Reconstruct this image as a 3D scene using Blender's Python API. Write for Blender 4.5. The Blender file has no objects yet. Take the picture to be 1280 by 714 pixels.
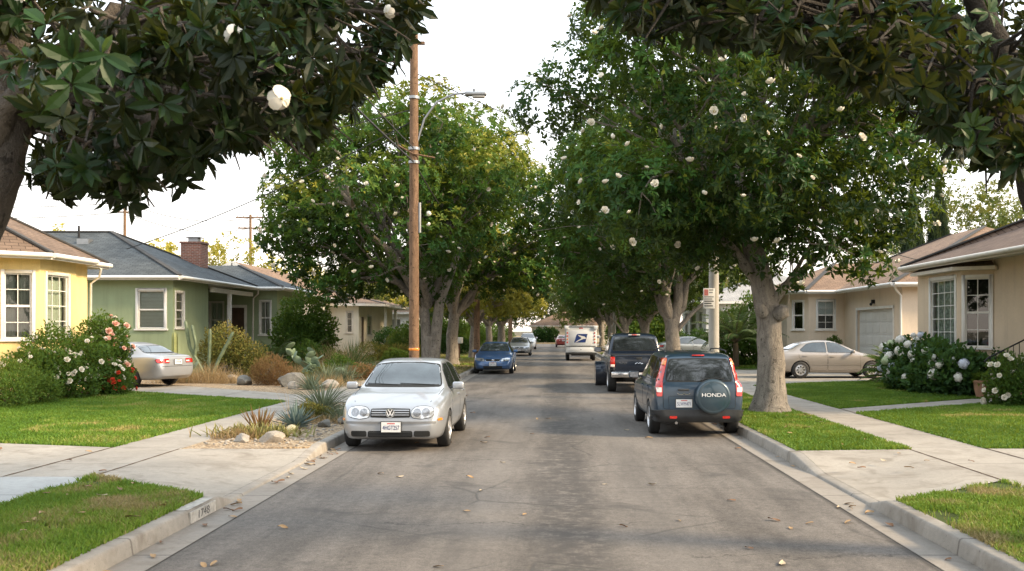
import bpy, bmesh, math, random
import numpy as np
from mathutils import Vector, Matrix
from mathutils.bvhtree import BVHTree

R = math.radians
random.seed(7)
SC = bpy.context.scene
COL = SC.collection
V3 = Vector

# ------------------------------------------------------------------ materials
def _new(name):
    m = bpy.data.materials.new(name)
    m.use_nodes = True
    nt = m.node_tree
    b = nt.nodes['Principled BSDF']
    return m, nt, b

def ramp(nt, fac, stops):
    r = nt.nodes.new('ShaderNodeValToRGB')
    e = r.color_ramp.elements
    while len(e) < len(stops): e.new(0.5)
    for i, (p, c) in enumerate(stops):
        e[i].position = p
        e[i].color = (c[0], c[1], c[2], 1) if not isinstance(c, (int, float)) else (c, c, c, 1)
    nt.links.new(fac, r.inputs[0])
    return r.outputs[0]

def noise(nt, vec, scale, detail=4, rough=0.55, dist=0.0):
    n = nt.nodes.new('ShaderNodeTexNoise')
    n.inputs['Scale'].default_value = scale
    n.inputs['Detail'].default_value = detail
    n.inputs['Roughness'].default_value = rough
    n.inputs['Distortion'].default_value = dist
    if vec is not None: nt.links.new(vec, n.inputs['Vector'])
    return n.outputs['Fac']

def mixc(nt, fac, a, b, blend='MIX'):
    n = nt.nodes.new('ShaderNodeMix'); n.data_type = 'RGBA'; n.blend_type = blend
    for s, v in ((0, fac), (6, a), (7, b)):
        if isinstance(v, (int, float)): n.inputs[s].default_value = v
        elif isinstance(v, tuple): n.inputs[s].default_value = (v[0], v[1], v[2], 1)
        else: nt.links.new(v, n.inputs[s])
    return n.outputs[2]

def mth(nt, op, a, b=None):
    n = nt.nodes.new('ShaderNodeMath'); n.operation = op
    for i, v in enumerate((a, b)):
        if v is None: continue
        if isinstance(v, (int, float)): n.inputs[i].default_value = v
        else: nt.links.new(v, n.inputs[i])
    return n.outputs[0]

def bump(nt, b, h, strength=0.3, dist=0.02):
    n = nt.nodes.new('ShaderNodeBump')
    n.inputs['Strength'].default_value = strength
    n.inputs['Distance'].default_value = dist
    nt.links.new(h, n.inputs['Height'])
    nt.links.new(n.outputs[0], b.inputs['Normal'])

def coord(nt, out='Object'):
    return nt.nodes.new('ShaderNodeTexCoord').outputs[out]

def pmat(name, c, rough=0.6, metal=0.0, var=0.25, vs=3.0, bs=0.0, bstr=0.3, bd=0.01, coat=0.0, spec=0.5, c2=None, fine=0.0):
    m, nt, b = _new(name)
    o = coord(nt)
    n = noise(nt, o, vs, 5, 0.6)
    dark = tuple(x * (1 - var) for x in c); light = tuple(min(1, x * (1 + var * 0.6)) for x in (c2 or c))
    col = ramp(nt, n, [(0.3, dark), (0.7, light)])
    if fine:
        f = noise(nt, o, vs * 25, 3, 0.7)
        col = mixc(nt, fine, col, ramp(nt, f, [(0.3, 0.35), (0.7, 1.0)]), 'MULTIPLY')
    nt.links.new(col, b.inputs['Base Color'])
    b.inputs['Roughness'].default_value = rough
    b.inputs['Metallic'].default_value = metal
    b.inputs['Coat Weight'].default_value = coat
    b.inputs['Coat Roughness'].default_value = 0.06
    b.inputs['Specular IOR Level'].default_value = spec
    if bs: bump(nt, b, noise(nt, o, bs, 4, 0.7), bstr, bd)
    return m

def paint(name, c, metal=0.35, rough=0.38, dust=0.10):
    m, nt, b = _new(name)
    o = coord(nt)
    n = noise(nt, o, 2.2, 5, 0.65)
    f = ramp(nt, n, [(0.35, 0.0), (0.75, dust)])
    col = mixc(nt, f, c, (0.24, 0.22, 0.19))
    # road film low on the body
    sep = nt.nodes.new('ShaderNodeSeparateXYZ'); nt.links.new(o, sep.inputs[0])
    low = ramp(nt, sep.outputs[2], [(0.15, 0.45), (0.6, 0.0)])
    low = mth(nt, 'MULTIPLY', low, noise(nt, o, 7, 4))
    col = mixc(nt, low, col, (0.16, 0.14, 0.115))
    nt.links.new(col, b.inputs['Base Color'])
    b.inputs['Metallic'].default_value = metal
    rr = mth(nt, 'ADD', mth(nt, 'MULTIPLY', n, 0.2), rough - 0.1)
    nt.links.new(rr, b.inputs['Roughness'])
    b.inputs['Coat Weight'].default_value = 0.75
    b.inputs['Coat Roughness'].default_value = 0.07
    return m

def leafmat(name, stops, back=None, rough=0.42, trans=0.3, spec=0.5, tcol=None):
    """stops: colours spread over the per-leaf tint attribute"""
    m, nt, b = _new(name)
    a = nt.nodes.new('ShaderNodeAttribute'); a.attribute_name = 'tint'
    k = len(stops)
    col = ramp(nt, a.outputs['Fac'], [(i / max(1, k - 1), c) for i, c in enumerate(stops)])
    if back:
        g = nt.nodes.new('ShaderNodeNewGeometry')
        colb = mixc(nt, 0.75, col, back)
        col2 = mixc(nt, g.outputs['Backfacing'], col, colb)
    else:
        col2 = col
    nt.links.new(col2, b.inputs['Base Color'])
    b.inputs['Roughness'].default_value = rough
    b.inputs['Specular IOR Level'].default_value = spec
    if trans:
        t = nt.nodes.new('ShaderNodeBsdfTranslucent')
        tc = mixc(nt, 0.6, col, tcol or (0.22, 0.24, 0.03))
        nt.links.new(tc, t.inputs['Color'])
        mx = nt.nodes.new('ShaderNodeMixShader'); mx.inputs[0].default_value = trans
        nt.links.new(b.outputs[0], mx.inputs[1]); nt.links.new(t.outputs[0], mx.inputs[2])
        nt.links.new(mx.outputs[0], nt.nodes['Material Output'].inputs['Surface'])
    return m

# ------------------------------------------------------------------ objects
def tag(o, label=None, cat=None, group=None, kind=None):
    if label: o['label'] = label
    if cat: o['category'] = cat
    if group: o['group'] = group
    if kind: o['kind'] = kind
    return o

def empty(name, loc=(0, 0, 0), rz=0.0):
    o = bpy.data.objects.new(name, None)
    o.empty_display_size = 0.2
    o.location = loc
    o.rotation_euler = (0, 0, rz)
    COL.objects.link(o)
    return o

def adopt(c, root, world=False):
    c.parent = root
    if world:
        p = root; off = Vector((0, 0, 0))
        while p is not None:
            if p.type == 'EMPTY': off = off + Vector(p.location)
            p = p.parent
        if root.type == 'EMPTY':
            c.matrix_parent_inverse = Matrix.Translation(-off)
    return c

def copy_tree(o, parent=None):
    c = o.copy(); COL.objects.link(c)
    c.parent = parent
    if parent is not None: c.matrix_parent_inverse = o.matrix_parent_inverse.copy()
    for ch in list(o.children): copy_tree(ch, c)
    return c

def strip_props(o):
    return o

class MB:
    """collects geometry for ONE mesh object"""
    def __init__(s): s.v = []; s.f = []; s.m = []; s.sm = []
    def face(s, pts, mi=0, smooth=False):
        b = len(s.v); s.v += [tuple(p) for p in pts]
        s.f.append(tuple(range(b, b + len(pts)))); s.m.append(mi); s.sm.append(smooth)
    def grid(s, rows, mi=0, smooth=True, closed_u=False):
        b = len(s.v); n = len(rows[0])
        for r in rows: s.v += [tuple(p) for p in r]
        for i in range(len(rows) - 1):
            for j in range(n if closed_u else n - 1):
                k = (j + 1) % n
                s.f.append((b + i * n + j, b + i * n + k, b + (i + 1) * n + k, b + (i + 1) * n + j))
                s.m.append(mi); s.sm.append(smooth)
    def box(s, x0, x1, y0, y1, z0, z1, mi=0, M=None):
        p = [(x0, y0, z0), (x1, y0, z0), (x1, y1, z0), (x0, y1, z0), (x0, y0, z1), (x1, y0, z1), (x1, y1, z1), (x0, y1, z1)]
        if M is not None: p = [tuple(M @ Vector(q)) for q in p]
        b = len(s.v); s.v += p
        for f in ((3, 2, 1, 0), (4, 5, 6, 7), (0, 1, 5, 4), (1, 2, 6, 5), (2, 3, 7, 6), (3, 0, 4, 7)):
            s.f.append(tuple(b + i for i in f)); s.m.append(mi); s.sm.append(False)
    def beam(s, a, b_, w, h, mi=0, up=(0, 0, 1)):
        """box along a->b, width w sideways, height h along up, centred"""
        a = Vector(a); b_ = Vector(b_); d = b_ - a; L = d.length
        if L < 1e-6: return
        d /= L; u = Vector(up); sd = d.cross(u)
        if sd.length < 1e-4: sd = d.cross(Vector((1, 0, 0)))
        sd.normalize(); u = sd.cross(d)
        M = Matrix(((d.x, sd.x, u.x, a.x), (d.y, sd.y, u.y, a.y), (d.z, sd.z, u.z, a.z), (0, 0, 0, 1)))
        s.box(0, L, -w / 2, w / 2, -h / 2, h / 2, mi, M)
    def prism(s, poly, z0, z1, mi=0):
        n = len(poly)
        s.face([(p[0], p[1], z1) for p in poly], mi)
        s.face([(p[0], p[1], z0) for p in reversed(poly)], mi)
        for i in range(n):
            a = poly[i]; b = poly[(i + 1) % n]
            s.face([(a[0], a[1], z0), (b[0], b[1], z0), (b[0], b[1], z1), (a[0], a[1], z1)], mi)
    def tube(s, pts, rad, n=8, mi=0, caps=True, wob=0.0, smooth=True):
        pts = [Vector(p) for p in pts]
        if isinstance(rad, (int, float)): rad = [rad] * len(pts)
        rows = []; prev = None
        for i, p in enumerate(pts):
            d = (pts[min(i + 1, len(pts) - 1)] - pts[max(i - 1, 0)]).normalized()
            if prev is None:
                a = d.cross(Vector((0, 0, 1)))
                if a.length < 0.05: a = d.cross(Vector((0, 1, 0)))
            else:
                a = prev - d * prev.dot(d)
            a.normalize(); prev = a; c = d.cross(a)
            row = []
            for j in range(n):
                t = 2 * math.pi * j / n
                r = rad[i] * (1 + (random.uniform(-wob, wob) if wob else 0))
                row.append(p + a * (r * math.cos(t)) + c * (r * math.sin(t)))
            rows.append(row)
        s.grid(rows, mi, smooth, True)
        if caps:
            s.face(list(reversed(rows[0])), mi); s.face(rows[-1], mi)
    def lathe(s, prof, n=24, mi=0, M=None, smooth=True):
        """prof: (r, h) pairs around local z"""
        rows = []
        for r, h in prof:
            row = [Vector((r * math.cos(2 * math.pi * j / n), r * math.sin(2 * math.pi * j / n), h)) for j in range(n)]
            if M is not None: row = [M @ p for p in row]
            rows.append(row)
        s.grid(rows, mi, smooth, True)
    def ball(s, c, r, nu=10, nv=7, mi=0, sc=(1, 1, 1), wob=0.0, M=None):
        rows = []
        for i in range(nv + 1):
            th = math.pi * i / nv; row = []
            for j in range(nu):
                ph = 2 * math.pi * j / nu
                k = r * (1 + (random.uniform(-wob, wob) if 0 < i < nv else 0))
                p = Vector((k * math.sin(th) * math.cos(ph) * sc[0], k * math.sin(th) * math.sin(ph) * sc[1], -k * math.cos(th) * sc[2]))
                if M is not None: p = M @ p
                row.append(p + Vector(c))
            rows.append(row)
        s.grid(rows, mi, True, True)
    def build(s, name, mats, parent=None, bevel=0.0, world=False, smooth_all=None, uv=True, segs=2):
        me = bpy.data.meshes.new(name)
        me.from_pydata(s.v, [], s.f)
        if not isinstance(mats, (list, tuple)): mats = [mats]
        for m in mats: me.materials.append(m)
        me.polygons.foreach_set('material_index', s.m)
        me.polygons.foreach_set('use_smooth', [bool(x) if smooth_all is None else smooth_all for x in s.sm])
        me.update()
        if bevel:
            bm = bmesh.new(); bm.from_mesh(me)
            bmesh.ops.remove_doubles(bm, verts=bm.verts, dist=1e-5)
            es = [e for e in bm.edges if len(e.link_faces) == 2 and e.calc_face_angle(0) > R(25)]
            bmesh.ops.bevel(bm, geom=es, offset=bevel, segments=segs, profile=0.5, affect='EDGES', clamp_overlap=True)
            for f in bm.faces: f.smooth = True
            bm.to_mesh(me); bm.free()
            try: me.set_sharp_from_angle(angle=R(40))
            except Exception: pass
        elif s.sm and any(s.sm):
            try: me.set_sharp_from_angle(angle=R(50))
            except Exception: pass
        if uv: box_uv(me)
        o = bpy.data.objects.new(name, me)
        COL.objects.link(o)
        if parent is not None: adopt(o, parent, world)
        return o

def box_uv(me):
    """metric UVs: u runs level along each face, v up its slope"""
    nf = len(me.polygons)
    if not nf: return
    uvl = me.uv_layers.new(name='UVMap')
    nl = len(me.loops)
    vi = np.empty(nl, np.int32); me.loops.foreach_get('vertex_index', vi)
    co = np.empty(len(me.vertices) * 3, np.float32); me.vertices.foreach_get('co', co); co = co.reshape(-1, 3)
    nr = np.empty(nf * 3, np.float32); me.polygons.foreach_get('normal', nr); nr = nr.reshape(-1, 3)
    tot = np.empty(nf, np.int32); me.polygons.foreach_get('loop_total', tot)
    n = np.repeat(nr, tot, axis=0)
    u = np.stack([-n[:, 1], n[:, 0], np.zeros(len(n))], 1)
    l = np.linalg.norm(u, axis=1)
    flat = l < 0.05
    u[flat] = (1, 0, 0); l[flat] = 1
    u /= l[:, None]
    v = np.cross(n, u)
    p = co[vi]
    uv = np.stack([(p * u).sum(1), (p * v).sum(1)], 1).astype(np.float32)
    uvl.data.foreach_set('uv', uv.ravel())

def np_mesh(name, V, F, mats, tint=None, mi=None, smooth=False):
    me = bpy.data.meshes.new(name)
    V = np.asarray(V, np.float32); F = np.asarray(F, np.int32)
    k = F.shape[1]
    me.vertices.add(len(V)); me.vertices.foreach_set('co', V.ravel())
    me.loops.add(F.size); me.loops.foreach_set('vertex_index', F.ravel())
    me.polygons.add(len(F))
    me.polygons.foreach_set('loop_start', np.arange(0, F.size, k, dtype=np.int32))
    if not isinstance(mats, (list, tuple)): mats = [mats]
    for m in mats: me.materials.append(m)
    if mi is not None: me.polygons.foreach_set('material_index', np.asarray(mi, np.int32))
    me.polygons.foreach_set('use_smooth', np.full(len(F), smooth))
    me.update(calc_edges=True)
    if tint is not None:
        a = me.attributes.new('tint', 'FLOAT', 'POINT')
        a.data.foreach_set('value', np.asarray(tint, np.float32))
    return me

def link_mesh(name, me, parent=None, world=False):
    o = bpy.data.objects.new(name, me); COL.objects.link(o)
    if parent is not None: adopt(o, parent, world)
    return o

def unit(a):
    return a / np.maximum(np.linalg.norm(a, axis=-1, keepdims=True), 1e-9)

def leaf_arrays(P, D, N, L, W, detail=0, fold=0.16, droop=0.12, rng=None):
    """leaves with base P, direction D, approximate face normal N -> verts, tris, verts per leaf"""
    n = len(P)
    D = unit(D); S = unit(np.cross(D, N)); U = np.cross(S, D)
    L = np.broadcast_to(np.asarray(L, float), (n,))[:, None]; W = np.broadcast_to(np.asarray(W, float), (n,))[:, None]
    if detail == 0:
        b = P; t = P + D * L - U * L * droop
        r = P + D * L * 0.48 + S * W * 0.5 + U * W * fold
        l = P + D * L * 0.48 - S * W * 0.5 + U * W * fold
        V = np.stack([b, r, t, l], 1); T = [(0, 1, 2), (0, 2, 3)]
    elif detail == 1:
        b = P; t = P + D * L - U * L * droop; m = P + D * L * 0.5
        r = P + D * L * 0.5 + S * W * 0.5 + U * W * fold
        l = P + D * L * 0.5 - S * W * 0.5 + U * W * fold
        V = np.stack([b, r, t, l, m], 1); T = [(0, 1, 4), (4, 1, 2), (0, 4, 3), (4, 2, 3)]
    else:
        b = P; t = P + D * L - U * L * droop
        m1 = P + D * L * 0.3; m2 = P + D * L * 0.68 - U * L * droop * 0.35
        r1 = m1 + S * W * 0.42 + U * W * fold; l1 = m1 - S * W * 0.42 + U * W * fold
        r2 = m2 + S * W * 0.48 + U * W * fold; l2 = m2 - S * W * 0.48 + U * W * fold
        V = np.stack([b, r1, r2, t, l2, l1, m1, m2], 1)
        T = [(0, 1, 6), (6, 1, 2), (6, 2, 7), (7, 2, 3), (0, 6, 5), (6, 7, 4), (6, 4, 5), (7, 3, 4)]
    k = V.shape[1]
    F = (np.arange(n)[:, None, None] * k + np.array(T)[None]).reshape(-1, 3)
    return V.reshape(-1, 3), F, k

def pchip(keys):
    keys = sorted(keys)
    x = np.array([k[0] for k in keys], float); y = np.array([k[1] for k in keys], float)
    h = np.diff(x); d = np.diff(y) / h
    m = np.zeros_like(y); m[0] = d[0]; m[-1] = d[-1]
    for i in range(1, len(x) - 1):
        if d[i - 1] * d[i] > 0:
            w1 = 2 * h[i] + h[i - 1]; w2 = h[i] + 2 * h[i - 1]
            m[i] = (w1 + w2) / (w1 / d[i - 1] + w2 / d[i])
    def f(t):
        t = min(max(t, x[0]), x[-1])
        i = int(min(max(np.searchsorted(x, t) - 1, 0), len(h) - 1))
        s = (t - x[i]) / h[i]
        return float((1 + 2 * s) * (1 - s) ** 2 * y[i] + s * (1 - s) ** 2 * h[i] * m[i] + s * s * (3 - 2 * s) * y[i + 1] + s * s * (s - 1) * h[i] * m[i + 1])
    return f

def text_mesh(name, body, size, mat, extrude=0.002, align='CENTER'):
    c = bpy.data.curves.new(name, 'FONT')
    c.body = body; c.size = size; c.extrude = extrude
    c.align_x = align; c.align_y = 'CENTER'
    o = bpy.data.objects.new(name, c); COL.objects.link(o)
    dg = bpy.context.evaluated_depsgraph_get()
    me = bpy.data.meshes.new_from_object(o.evaluated_get(dg))
    bpy.data.objects.remove(o); bpy.data.curves.remove(c)
    me.name = name; me.materials.clear(); me.materials.append(mat)
    return me
# ------------------------------------------------------------------ camera, sky, sun
H = 1.95
def setup():
    cam = bpy.data.cameras.new('camera'); co = bpy.data.objects.new('camera', cam); COL.objects.link(co)
    co.location = (0, 0, H); co.rotation_euler = (R(90), 0, 0)
    cam.lens = 33.75; cam.sensor_width = 36
    cam.shift_x = -50 / 1280; cam.shift_y = 56 / 1280
    cam.clip_start = 0.1; cam.clip_end = 3000
    cam.dof.use_dof = True; cam.dof.focus_distance = 18.0; cam.dof.aperture_fstop = 5.0
    SC.camera = co
    w = bpy.data.worlds.new('World'); SC.world = w; w.use_nodes = True
    nt = w.node_tree; nt.nodes.clear()
    out = nt.nodes.new('ShaderNodeOutputWorld')
    sky = nt.nodes.new('ShaderNodeTexSky'); sky.sky_type = 'NISHITA'; sky.sun_disc = False
    sky.sun_elevation = R(SUN_EL); sky.sun_rotation = R(SUN_ROT)
    sky.air_density = 1.0; sky.dust_density = 4.0; sky.ozone_density = 1.0; sky.altitude = 50
    b1 = nt.nodes.new('ShaderNodeBackground'); b1.inputs[1].default_value = 0.10
    nt.links.new(sky.outputs[0], b1.inputs[0])
    # bright thin haze over the whole sky, warmer toward the horizon
    tc = nt.nodes.new('ShaderNodeTexCoord'); sp = nt.nodes.new('ShaderNodeSeparateXYZ')
    nt.links.new(tc.outputs['Generated'], sp.inputs[0])
    col = ramp(nt, sp.outputs[2], [(0.0, (1.0, 0.86, 0.74)), (0.10, (1.0, 0.93, 0.86)), (0.3, (0.92, 0.96, 0.98)), (1.0, (0.82, 0.92, 1.0))])
    b2 = nt.nodes.new('ShaderNodeBackground'); b2.inputs[1].default_value = HAZE
    nt.links.new(col, b2.inputs[0])
    ad = nt.nodes.new('ShaderNodeAddShader')
    nt.links.new(b1.outputs[0], ad.inputs[0]); nt.links.new(b2.outputs[0], ad.inputs[1])
    nt.links.new(ad.outputs[0], out.inputs[0])
    s = bpy.data.lights.new('sun', 'SUN'); s.energy = SUN_E; s.angle = R(SUN_ANG); s.color = (1.0, 0.77, 0.49)
    so = bpy.data.objects.new('sun', s); COL.objects.link(so)
    d = Vector((math.sin(R(SUN_ROT)) * math.cos(R(SUN_EL)), math.cos(R(SUN_ROT)) * math.cos(R(SUN_EL)), math.sin(R(SUN_EL))))
    so.rotation_euler = d.to_track_quat('Z', 'Y').to_euler()
    so.location = d * 60
    SC.view_settings.view_transform = 'Standard'; SC.view_settings.look = 'None'
    SC.view_settings.exposure = 0; SC.view_settings.gamma = 1
    SC.cycles.max_bounces = 6; SC.cycles.transparent_max_bounces = 8
    SC.cycles.use_denoising = True
    SC.cycles.caustics_reflective = False; SC.cycles.caustics_refractive = False

SUN_EL, SUN_ROT, SUN_E, SUN_ANG, HAZE = 30, 106, 7.0, 9.0, 1.8
setup()

# ------------------------------------------------------------------ ground materials
def asphalt():
    m, nt, b = _new('asphalt')
    o = coord(nt)
    sp = nt.nodes.new('ShaderNodeSeparateXYZ'); nt.links.new(o, sp.inputs[0])
    big = noise(nt, o, 0.35, 4, 0.6)
    mp = nt.nodes.new('ShaderNodeMapping'); mp.inputs['Scale'].default_value = (1.3, 0.16, 1); nt.links.new(o, mp.inputs[0])
    streak = noise(nt, mp.outputs[0], 1.6, 5, 0.65)
    fine = noise(nt, o, 90, 3, 0.8)
    grit = nt.nodes.new('ShaderNodeTexVoronoi'); grit.inputs['Scale'].default_value = 70; nt.links.new(o, grit.inputs['Vector'])
    base = ramp(nt, big, [(0.25, (0.122, 0.108, 0.095)), (0.75, (0.184, 0.166, 0.148))])
    base = mixc(nt, 0.75, base, ramp(nt, streak, [(0.32, 0.5), (0.52, 0.95), (0.72, 1.28)]), 'MULTIPLY')
    base = mixc(nt, 0.8, base, ramp(nt, fine, [(0.3, 0.5), (0.5, 0.95), (0.72, 1.55)]), 'MULTIPLY')
    base = mixc(nt, 0.35, base, ramp(nt, grit.outputs['Distance'], [(0.0, 1.5), (0.4, 0.8)]), 'MULTIPLY')
    base = mixc(nt, 0.9, base, ramp(nt, noise(nt, o, 9, 6, 0.75), [(0.32, 0.68), (0.5, 1.0), (0.7, 1.28)]), 'MULTIPLY')
    base = mixc(nt, 0.8, base, ramp(nt, noise(nt, o, 32, 4, 0.8), [(0.34, 0.66), (0.5, 1.0), (0.68, 1.4)]), 'MULTIPLY')
    # worn seam along the middle of the road
    xw = mth(nt, 'ADD', sp.outputs[0], mth(nt, 'MULTIPLY', noise(nt, o, 0.5, 3), 0.5))
    band = ramp(nt, mth(nt, 'ABSOLUTE', mth(nt, 'SUBTRACT', xw, 0.42)), [(0.0, 1.0), (0.22, 0.85), (0.5, 0.0)])
    brk = ramp(nt, noise(nt, o, 5, 6, 0.75), [(0.38, 0.0), (0.54, 1.0)])
    base = mixc(nt, mth(nt, 'MULTIPLY', mth(nt, 'MULTIPLY', band, brk), 0.85), base, (0.058, 0.054, 0.05))
    # smooth wheel tracks, a little lighter
    tr = ramp(nt, mth(nt, 'ABSOLUTE', mth(nt, 'SUBTRACT', mth(nt, 'ABSOLUTE', mth(nt, 'SUBTRACT', sp.outputs[0], 0.2)), 0.95)), [(0.1, 1.0), (0.55, 0.0)])
    base = mixc(nt, mth(nt, 'MULTIPLY', tr, 0.22), base, (0.205, 0.19, 0.174))
    # thin cracks
    wv = nt.nodes.new('ShaderNodeMix'); wv.data_type = 'VECTOR'; wv.inputs[0].default_value = 0.12
    nz = nt.nodes.new('ShaderNodeTexNoise'); nz.inputs['Scale'].default_value = 1.6; nz.inputs['Detail'].default_value = 6; nt.links.new(o, nz.inputs['Vector'])
    nt.links.new(o, wv.inputs[4]); nt.links.new(nz.outputs['Color'], wv.inputs[5])
    vo = nt.nodes.new('ShaderNodeTexVoronoi'); vo.feature = 'DISTANCE_TO_EDGE'; vo.inputs['Scale'].default_value = 0.42
    nt.links.new(wv.outputs[1], vo.inputs['Vector'])
    ck = ramp(nt, vo.outputs['Distance'], [(0.0, 1.0), (0.004, 0.6), (0.009, 0.0)])
    ck = mth(nt, 'MULTIPLY', ck, ramp(nt, noise(nt, o, 0.6, 3), [(0.45, 0.0), (0.58, 1.0)]))
    base = mixc(nt, mth(nt, 'MULTIPLY', ck, 0.5), base, (0.04, 0.037, 0.034))
    for xe in (-3.285, 3.165):
        ed = ramp(nt, mth(nt, 'ABSOLUTE', mth(nt, 'SUBTRACT', mth(nt, 'ADD', sp.outputs[0], mth(nt, 'MULTIPLY', noise(nt, o, 3, 4), 0.05)), xe)), [(0.0, 1.0), (0.02, 0.7), (0.05, 0.0)])
        base = mixc(nt, mth(nt, 'MULTIPLY', ed, 0.7), base, (0.035, 0.03, 0.026))
    for yc, x0, x1 in ((9.7, -1.7, 1.0), (14.4, -1.5, -.1), (11.9, .6, 2.4), (8.3, 1.2, 3.1)):
        wig = mth(nt, 'MULTIPLY', mth(nt, 'SUBTRACT', noise(nt, o, 1.6, 6, 0.7), 0.5), 0.9)
        dy = mth(nt, 'ABSOLUTE', mth(nt, 'SUBTRACT', mth(nt, 'ADD', sp.outputs[1], wig), yc))
        ln = ramp(nt, dy, [(0.0, 1.0), (0.010, 0.7), (0.022, 0.0)])
        xm = mth(nt, 'ABSOLUTE', mth(nt, 'SUBTRACT', sp.outputs[0], (x0 + x1) / 2))
        xm = mth(nt, 'LESS_THAN', xm, (x1 - x0) / 2)
        base = mixc(nt, mth(nt, 'MULTIPLY', mth(nt, 'MULTIPLY', ln, xm), 0.7), base, (0.03, 0.027, 0.024))
    # oil drips and damp patches
    st = ramp(nt, noise(nt, o, 1.1, 3, 0.5, 0.6), [(0.60, 0.0), (0.70, 1.0)])
    base = mixc(nt, mth(nt, 'MULTIPLY', st, 0.55), base, (0.05, 0.047, 0.045))
    nt.links.new(base, b.inputs['Base Color'])
    b.inputs['Roughness'].default_value = 0.82; b.inputs['Specular IOR Level'].default_value = 0.35
    hh = mth(nt, 'SUBTRACT', mth(nt, 'ADD', fine, mth(nt, 'MULTIPLY', big, 0.5)), mth(nt, 'MULTIPLY', ck, 1.5))
    bump(nt, b, hh, 0.5, 0.006)
    return m

def concrete(name, c=(0.42, 0.39, 0.35), joint_y=0.0, joint_x=0.0, var=0.14, off=0.0, dirt=0.35):
    m, nt, b = _new(name)
    o = coord(nt)
    sp = nt.nodes.new('ShaderNodeSeparateXYZ'); nt.links.new(o, sp.inputs[0])
    n1 = noise(nt, o, 0.7, 5, 0.6); n2 = noise(nt, o, 14, 5, 0.7); n3 = noise(nt, o, 120, 2, 0.7)
    col = ramp(nt, n1, [(0.3, tuple(x * (1 - var) for x in c)), (0.7, tuple(x * (1 + var * .5) for x in c))])
    col = mixc(nt, 0.45, col, ramp(nt, n2, [(0.3, 0.72), (0.6, 1.08)]), 'MULTIPLY')
    col = mixc(nt, 0.35, col, ramp(nt, n3, [(0.3, 0.7), (0.7, 1.15)]), 'MULTIPLY')
    st = ramp(nt, noise(nt, o, 2.2, 4, 0.6, 0.8), [(0.50, 0.0), (0.70, dirt)])
    col = mixc(nt, st, col, (0.17, 0.145, 0.115))
    sk = ramp(nt, noise(nt, o, 34, 2, 0.5), [(0.70, 0.0), (0.74, 0.7)])
    col = mixc(nt, sk, col, (0.10, 0.085, 0.07))
    for ax, per in ((1, joint_y), (0, joint_x)):
        if per:
            t = mth(nt, 'FRACT', mth(nt, 'DIVIDE', mth(nt, 'ADD', sp.outputs[ax], off), per))
            a = mth(nt, 'ABSOLUTE', mth(nt, 'SUBTRACT', t, 0.5))
            j = ramp(nt, a, [(0.5 - 0.016 / per, 0.0), (0.5 - 0.006 / per, 0.8)])
            col = mixc(nt, j, col, (0.07, 0.06, 0.05))
    nt.links.new(col, b.inputs['Base Color'])
    b.inputs['Roughness'].default_value = 0.85; b.inputs['Specular IOR Level'].default_value = 0.3
    bump(nt, b, mth(nt, 'ADD', n2, n3), 0.25, 0.004)
    return m

def soilmat(name, stops, scale=3.0, fine=0.5, bs=40, bd=0.02):
    m, nt, b = _new(name)
    o = coord(nt)
    col = ramp(nt, noise(nt, o, scale, 6, 0.65), [(0.25 + 0.5 * i / (len(stops) - 1), c) for i, c in enumerate(stops)])
    f = noise(nt, o, bs, 4, 0.75)
    col = mixc(nt, fine, col, ramp(nt, f, [(0.3, 0.45), (0.7, 1.35)]), 'MULTIPLY')
    nt.links.new(col, b.inputs['Base Color']); b.inputs['Roughness'].default_value = 0.95
    b.inputs['Specular IOR Level'].default_value = 0.15
    bump(nt, b, f, 0.8, bd)
    return m

def gravelmat():
    m, nt, b = _new('gravel')
    o = coord(nt)
    v = nt.nodes.new('ShaderNodeTexVoronoi'); v.inputs['Scale'].default_value = 26; nt.links.new(o, v.inputs['Vector'])
    sp = nt.nodes.new('ShaderNodeSeparateColor'); nt.links.new(v.outputs['Color'], sp.inputs[0])
    col = ramp(nt, sp.outputs[0], [(0.0, (0.19, 0.135, 0.08)), (0.35, (0.34, 0.25, 0.155)), (0.7, (0.44, 0.34, 0.22)), (1.0, (0.52, 0.45, 0.35))])
    col = mixc(nt, 0.7, col, ramp(nt, v.outputs['Distance'], [(0.2, 1.15), (0.75, 0.35)]), 'MULTIPLY')
    col = mixc(nt, 0.6, col, ramp(nt, noise(nt, o, 0.8, 5, 0.6), [(0.3, (0.75, 0.66, 0.55)), (0.7, (1.15, 1.08, 0.98))]), 'MULTIPLY')
    nt.links.new(col, b.inputs['Base Color']); b.inputs['Roughness'].default_value = 0.9
    bump(nt, b, mth(nt, 'SUBTRACT', 1.0, v.outputs['Distance']), 0.9, 0.02)
    return m

M_ASPH = asphalt()
M_WALK = concrete('sidewalk_concrete', (0.33, 0.30, 0.258), joint_y=1.83, off=-0.14, var=0.2, dirt=0.5)
M_WALKB = concrete('pale_concrete', (0.37, 0.375, 0.365), joint_y=1.5, dirt=0.2)
M_DRIVE = concrete('driveway_concrete', (0.335, 0.305, 0.262), dirt=0.7, var=0.2, joint_x=2.9, off=.35)
M_KERB = concrete('kerb_concrete', (0.31, 0.285, 0.25), joint_y=3.0, off=0.7, var=0.25, dirt=0.7)
M_GUT = concrete('gutter_concrete', (0.27, 0.245, 0.215), joint_y=3.0, off=0.7, dirt=0.6)
M_SOIL = soilmat('lawn_soil', [(0.055, 0.06, 0.022), (0.06, 0.085, 0.022), (0.10, 0.085, 0.045)], 1.2, 0.5, 60, 0.01)
M_DRY = soilmat('dry_ground', [(0.17, 0.13, 0.07), (0.25, 0.19, 0.11), (0.15, 0.145, 0.06)], 0.6, 0.5, 30, 0.03)
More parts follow.
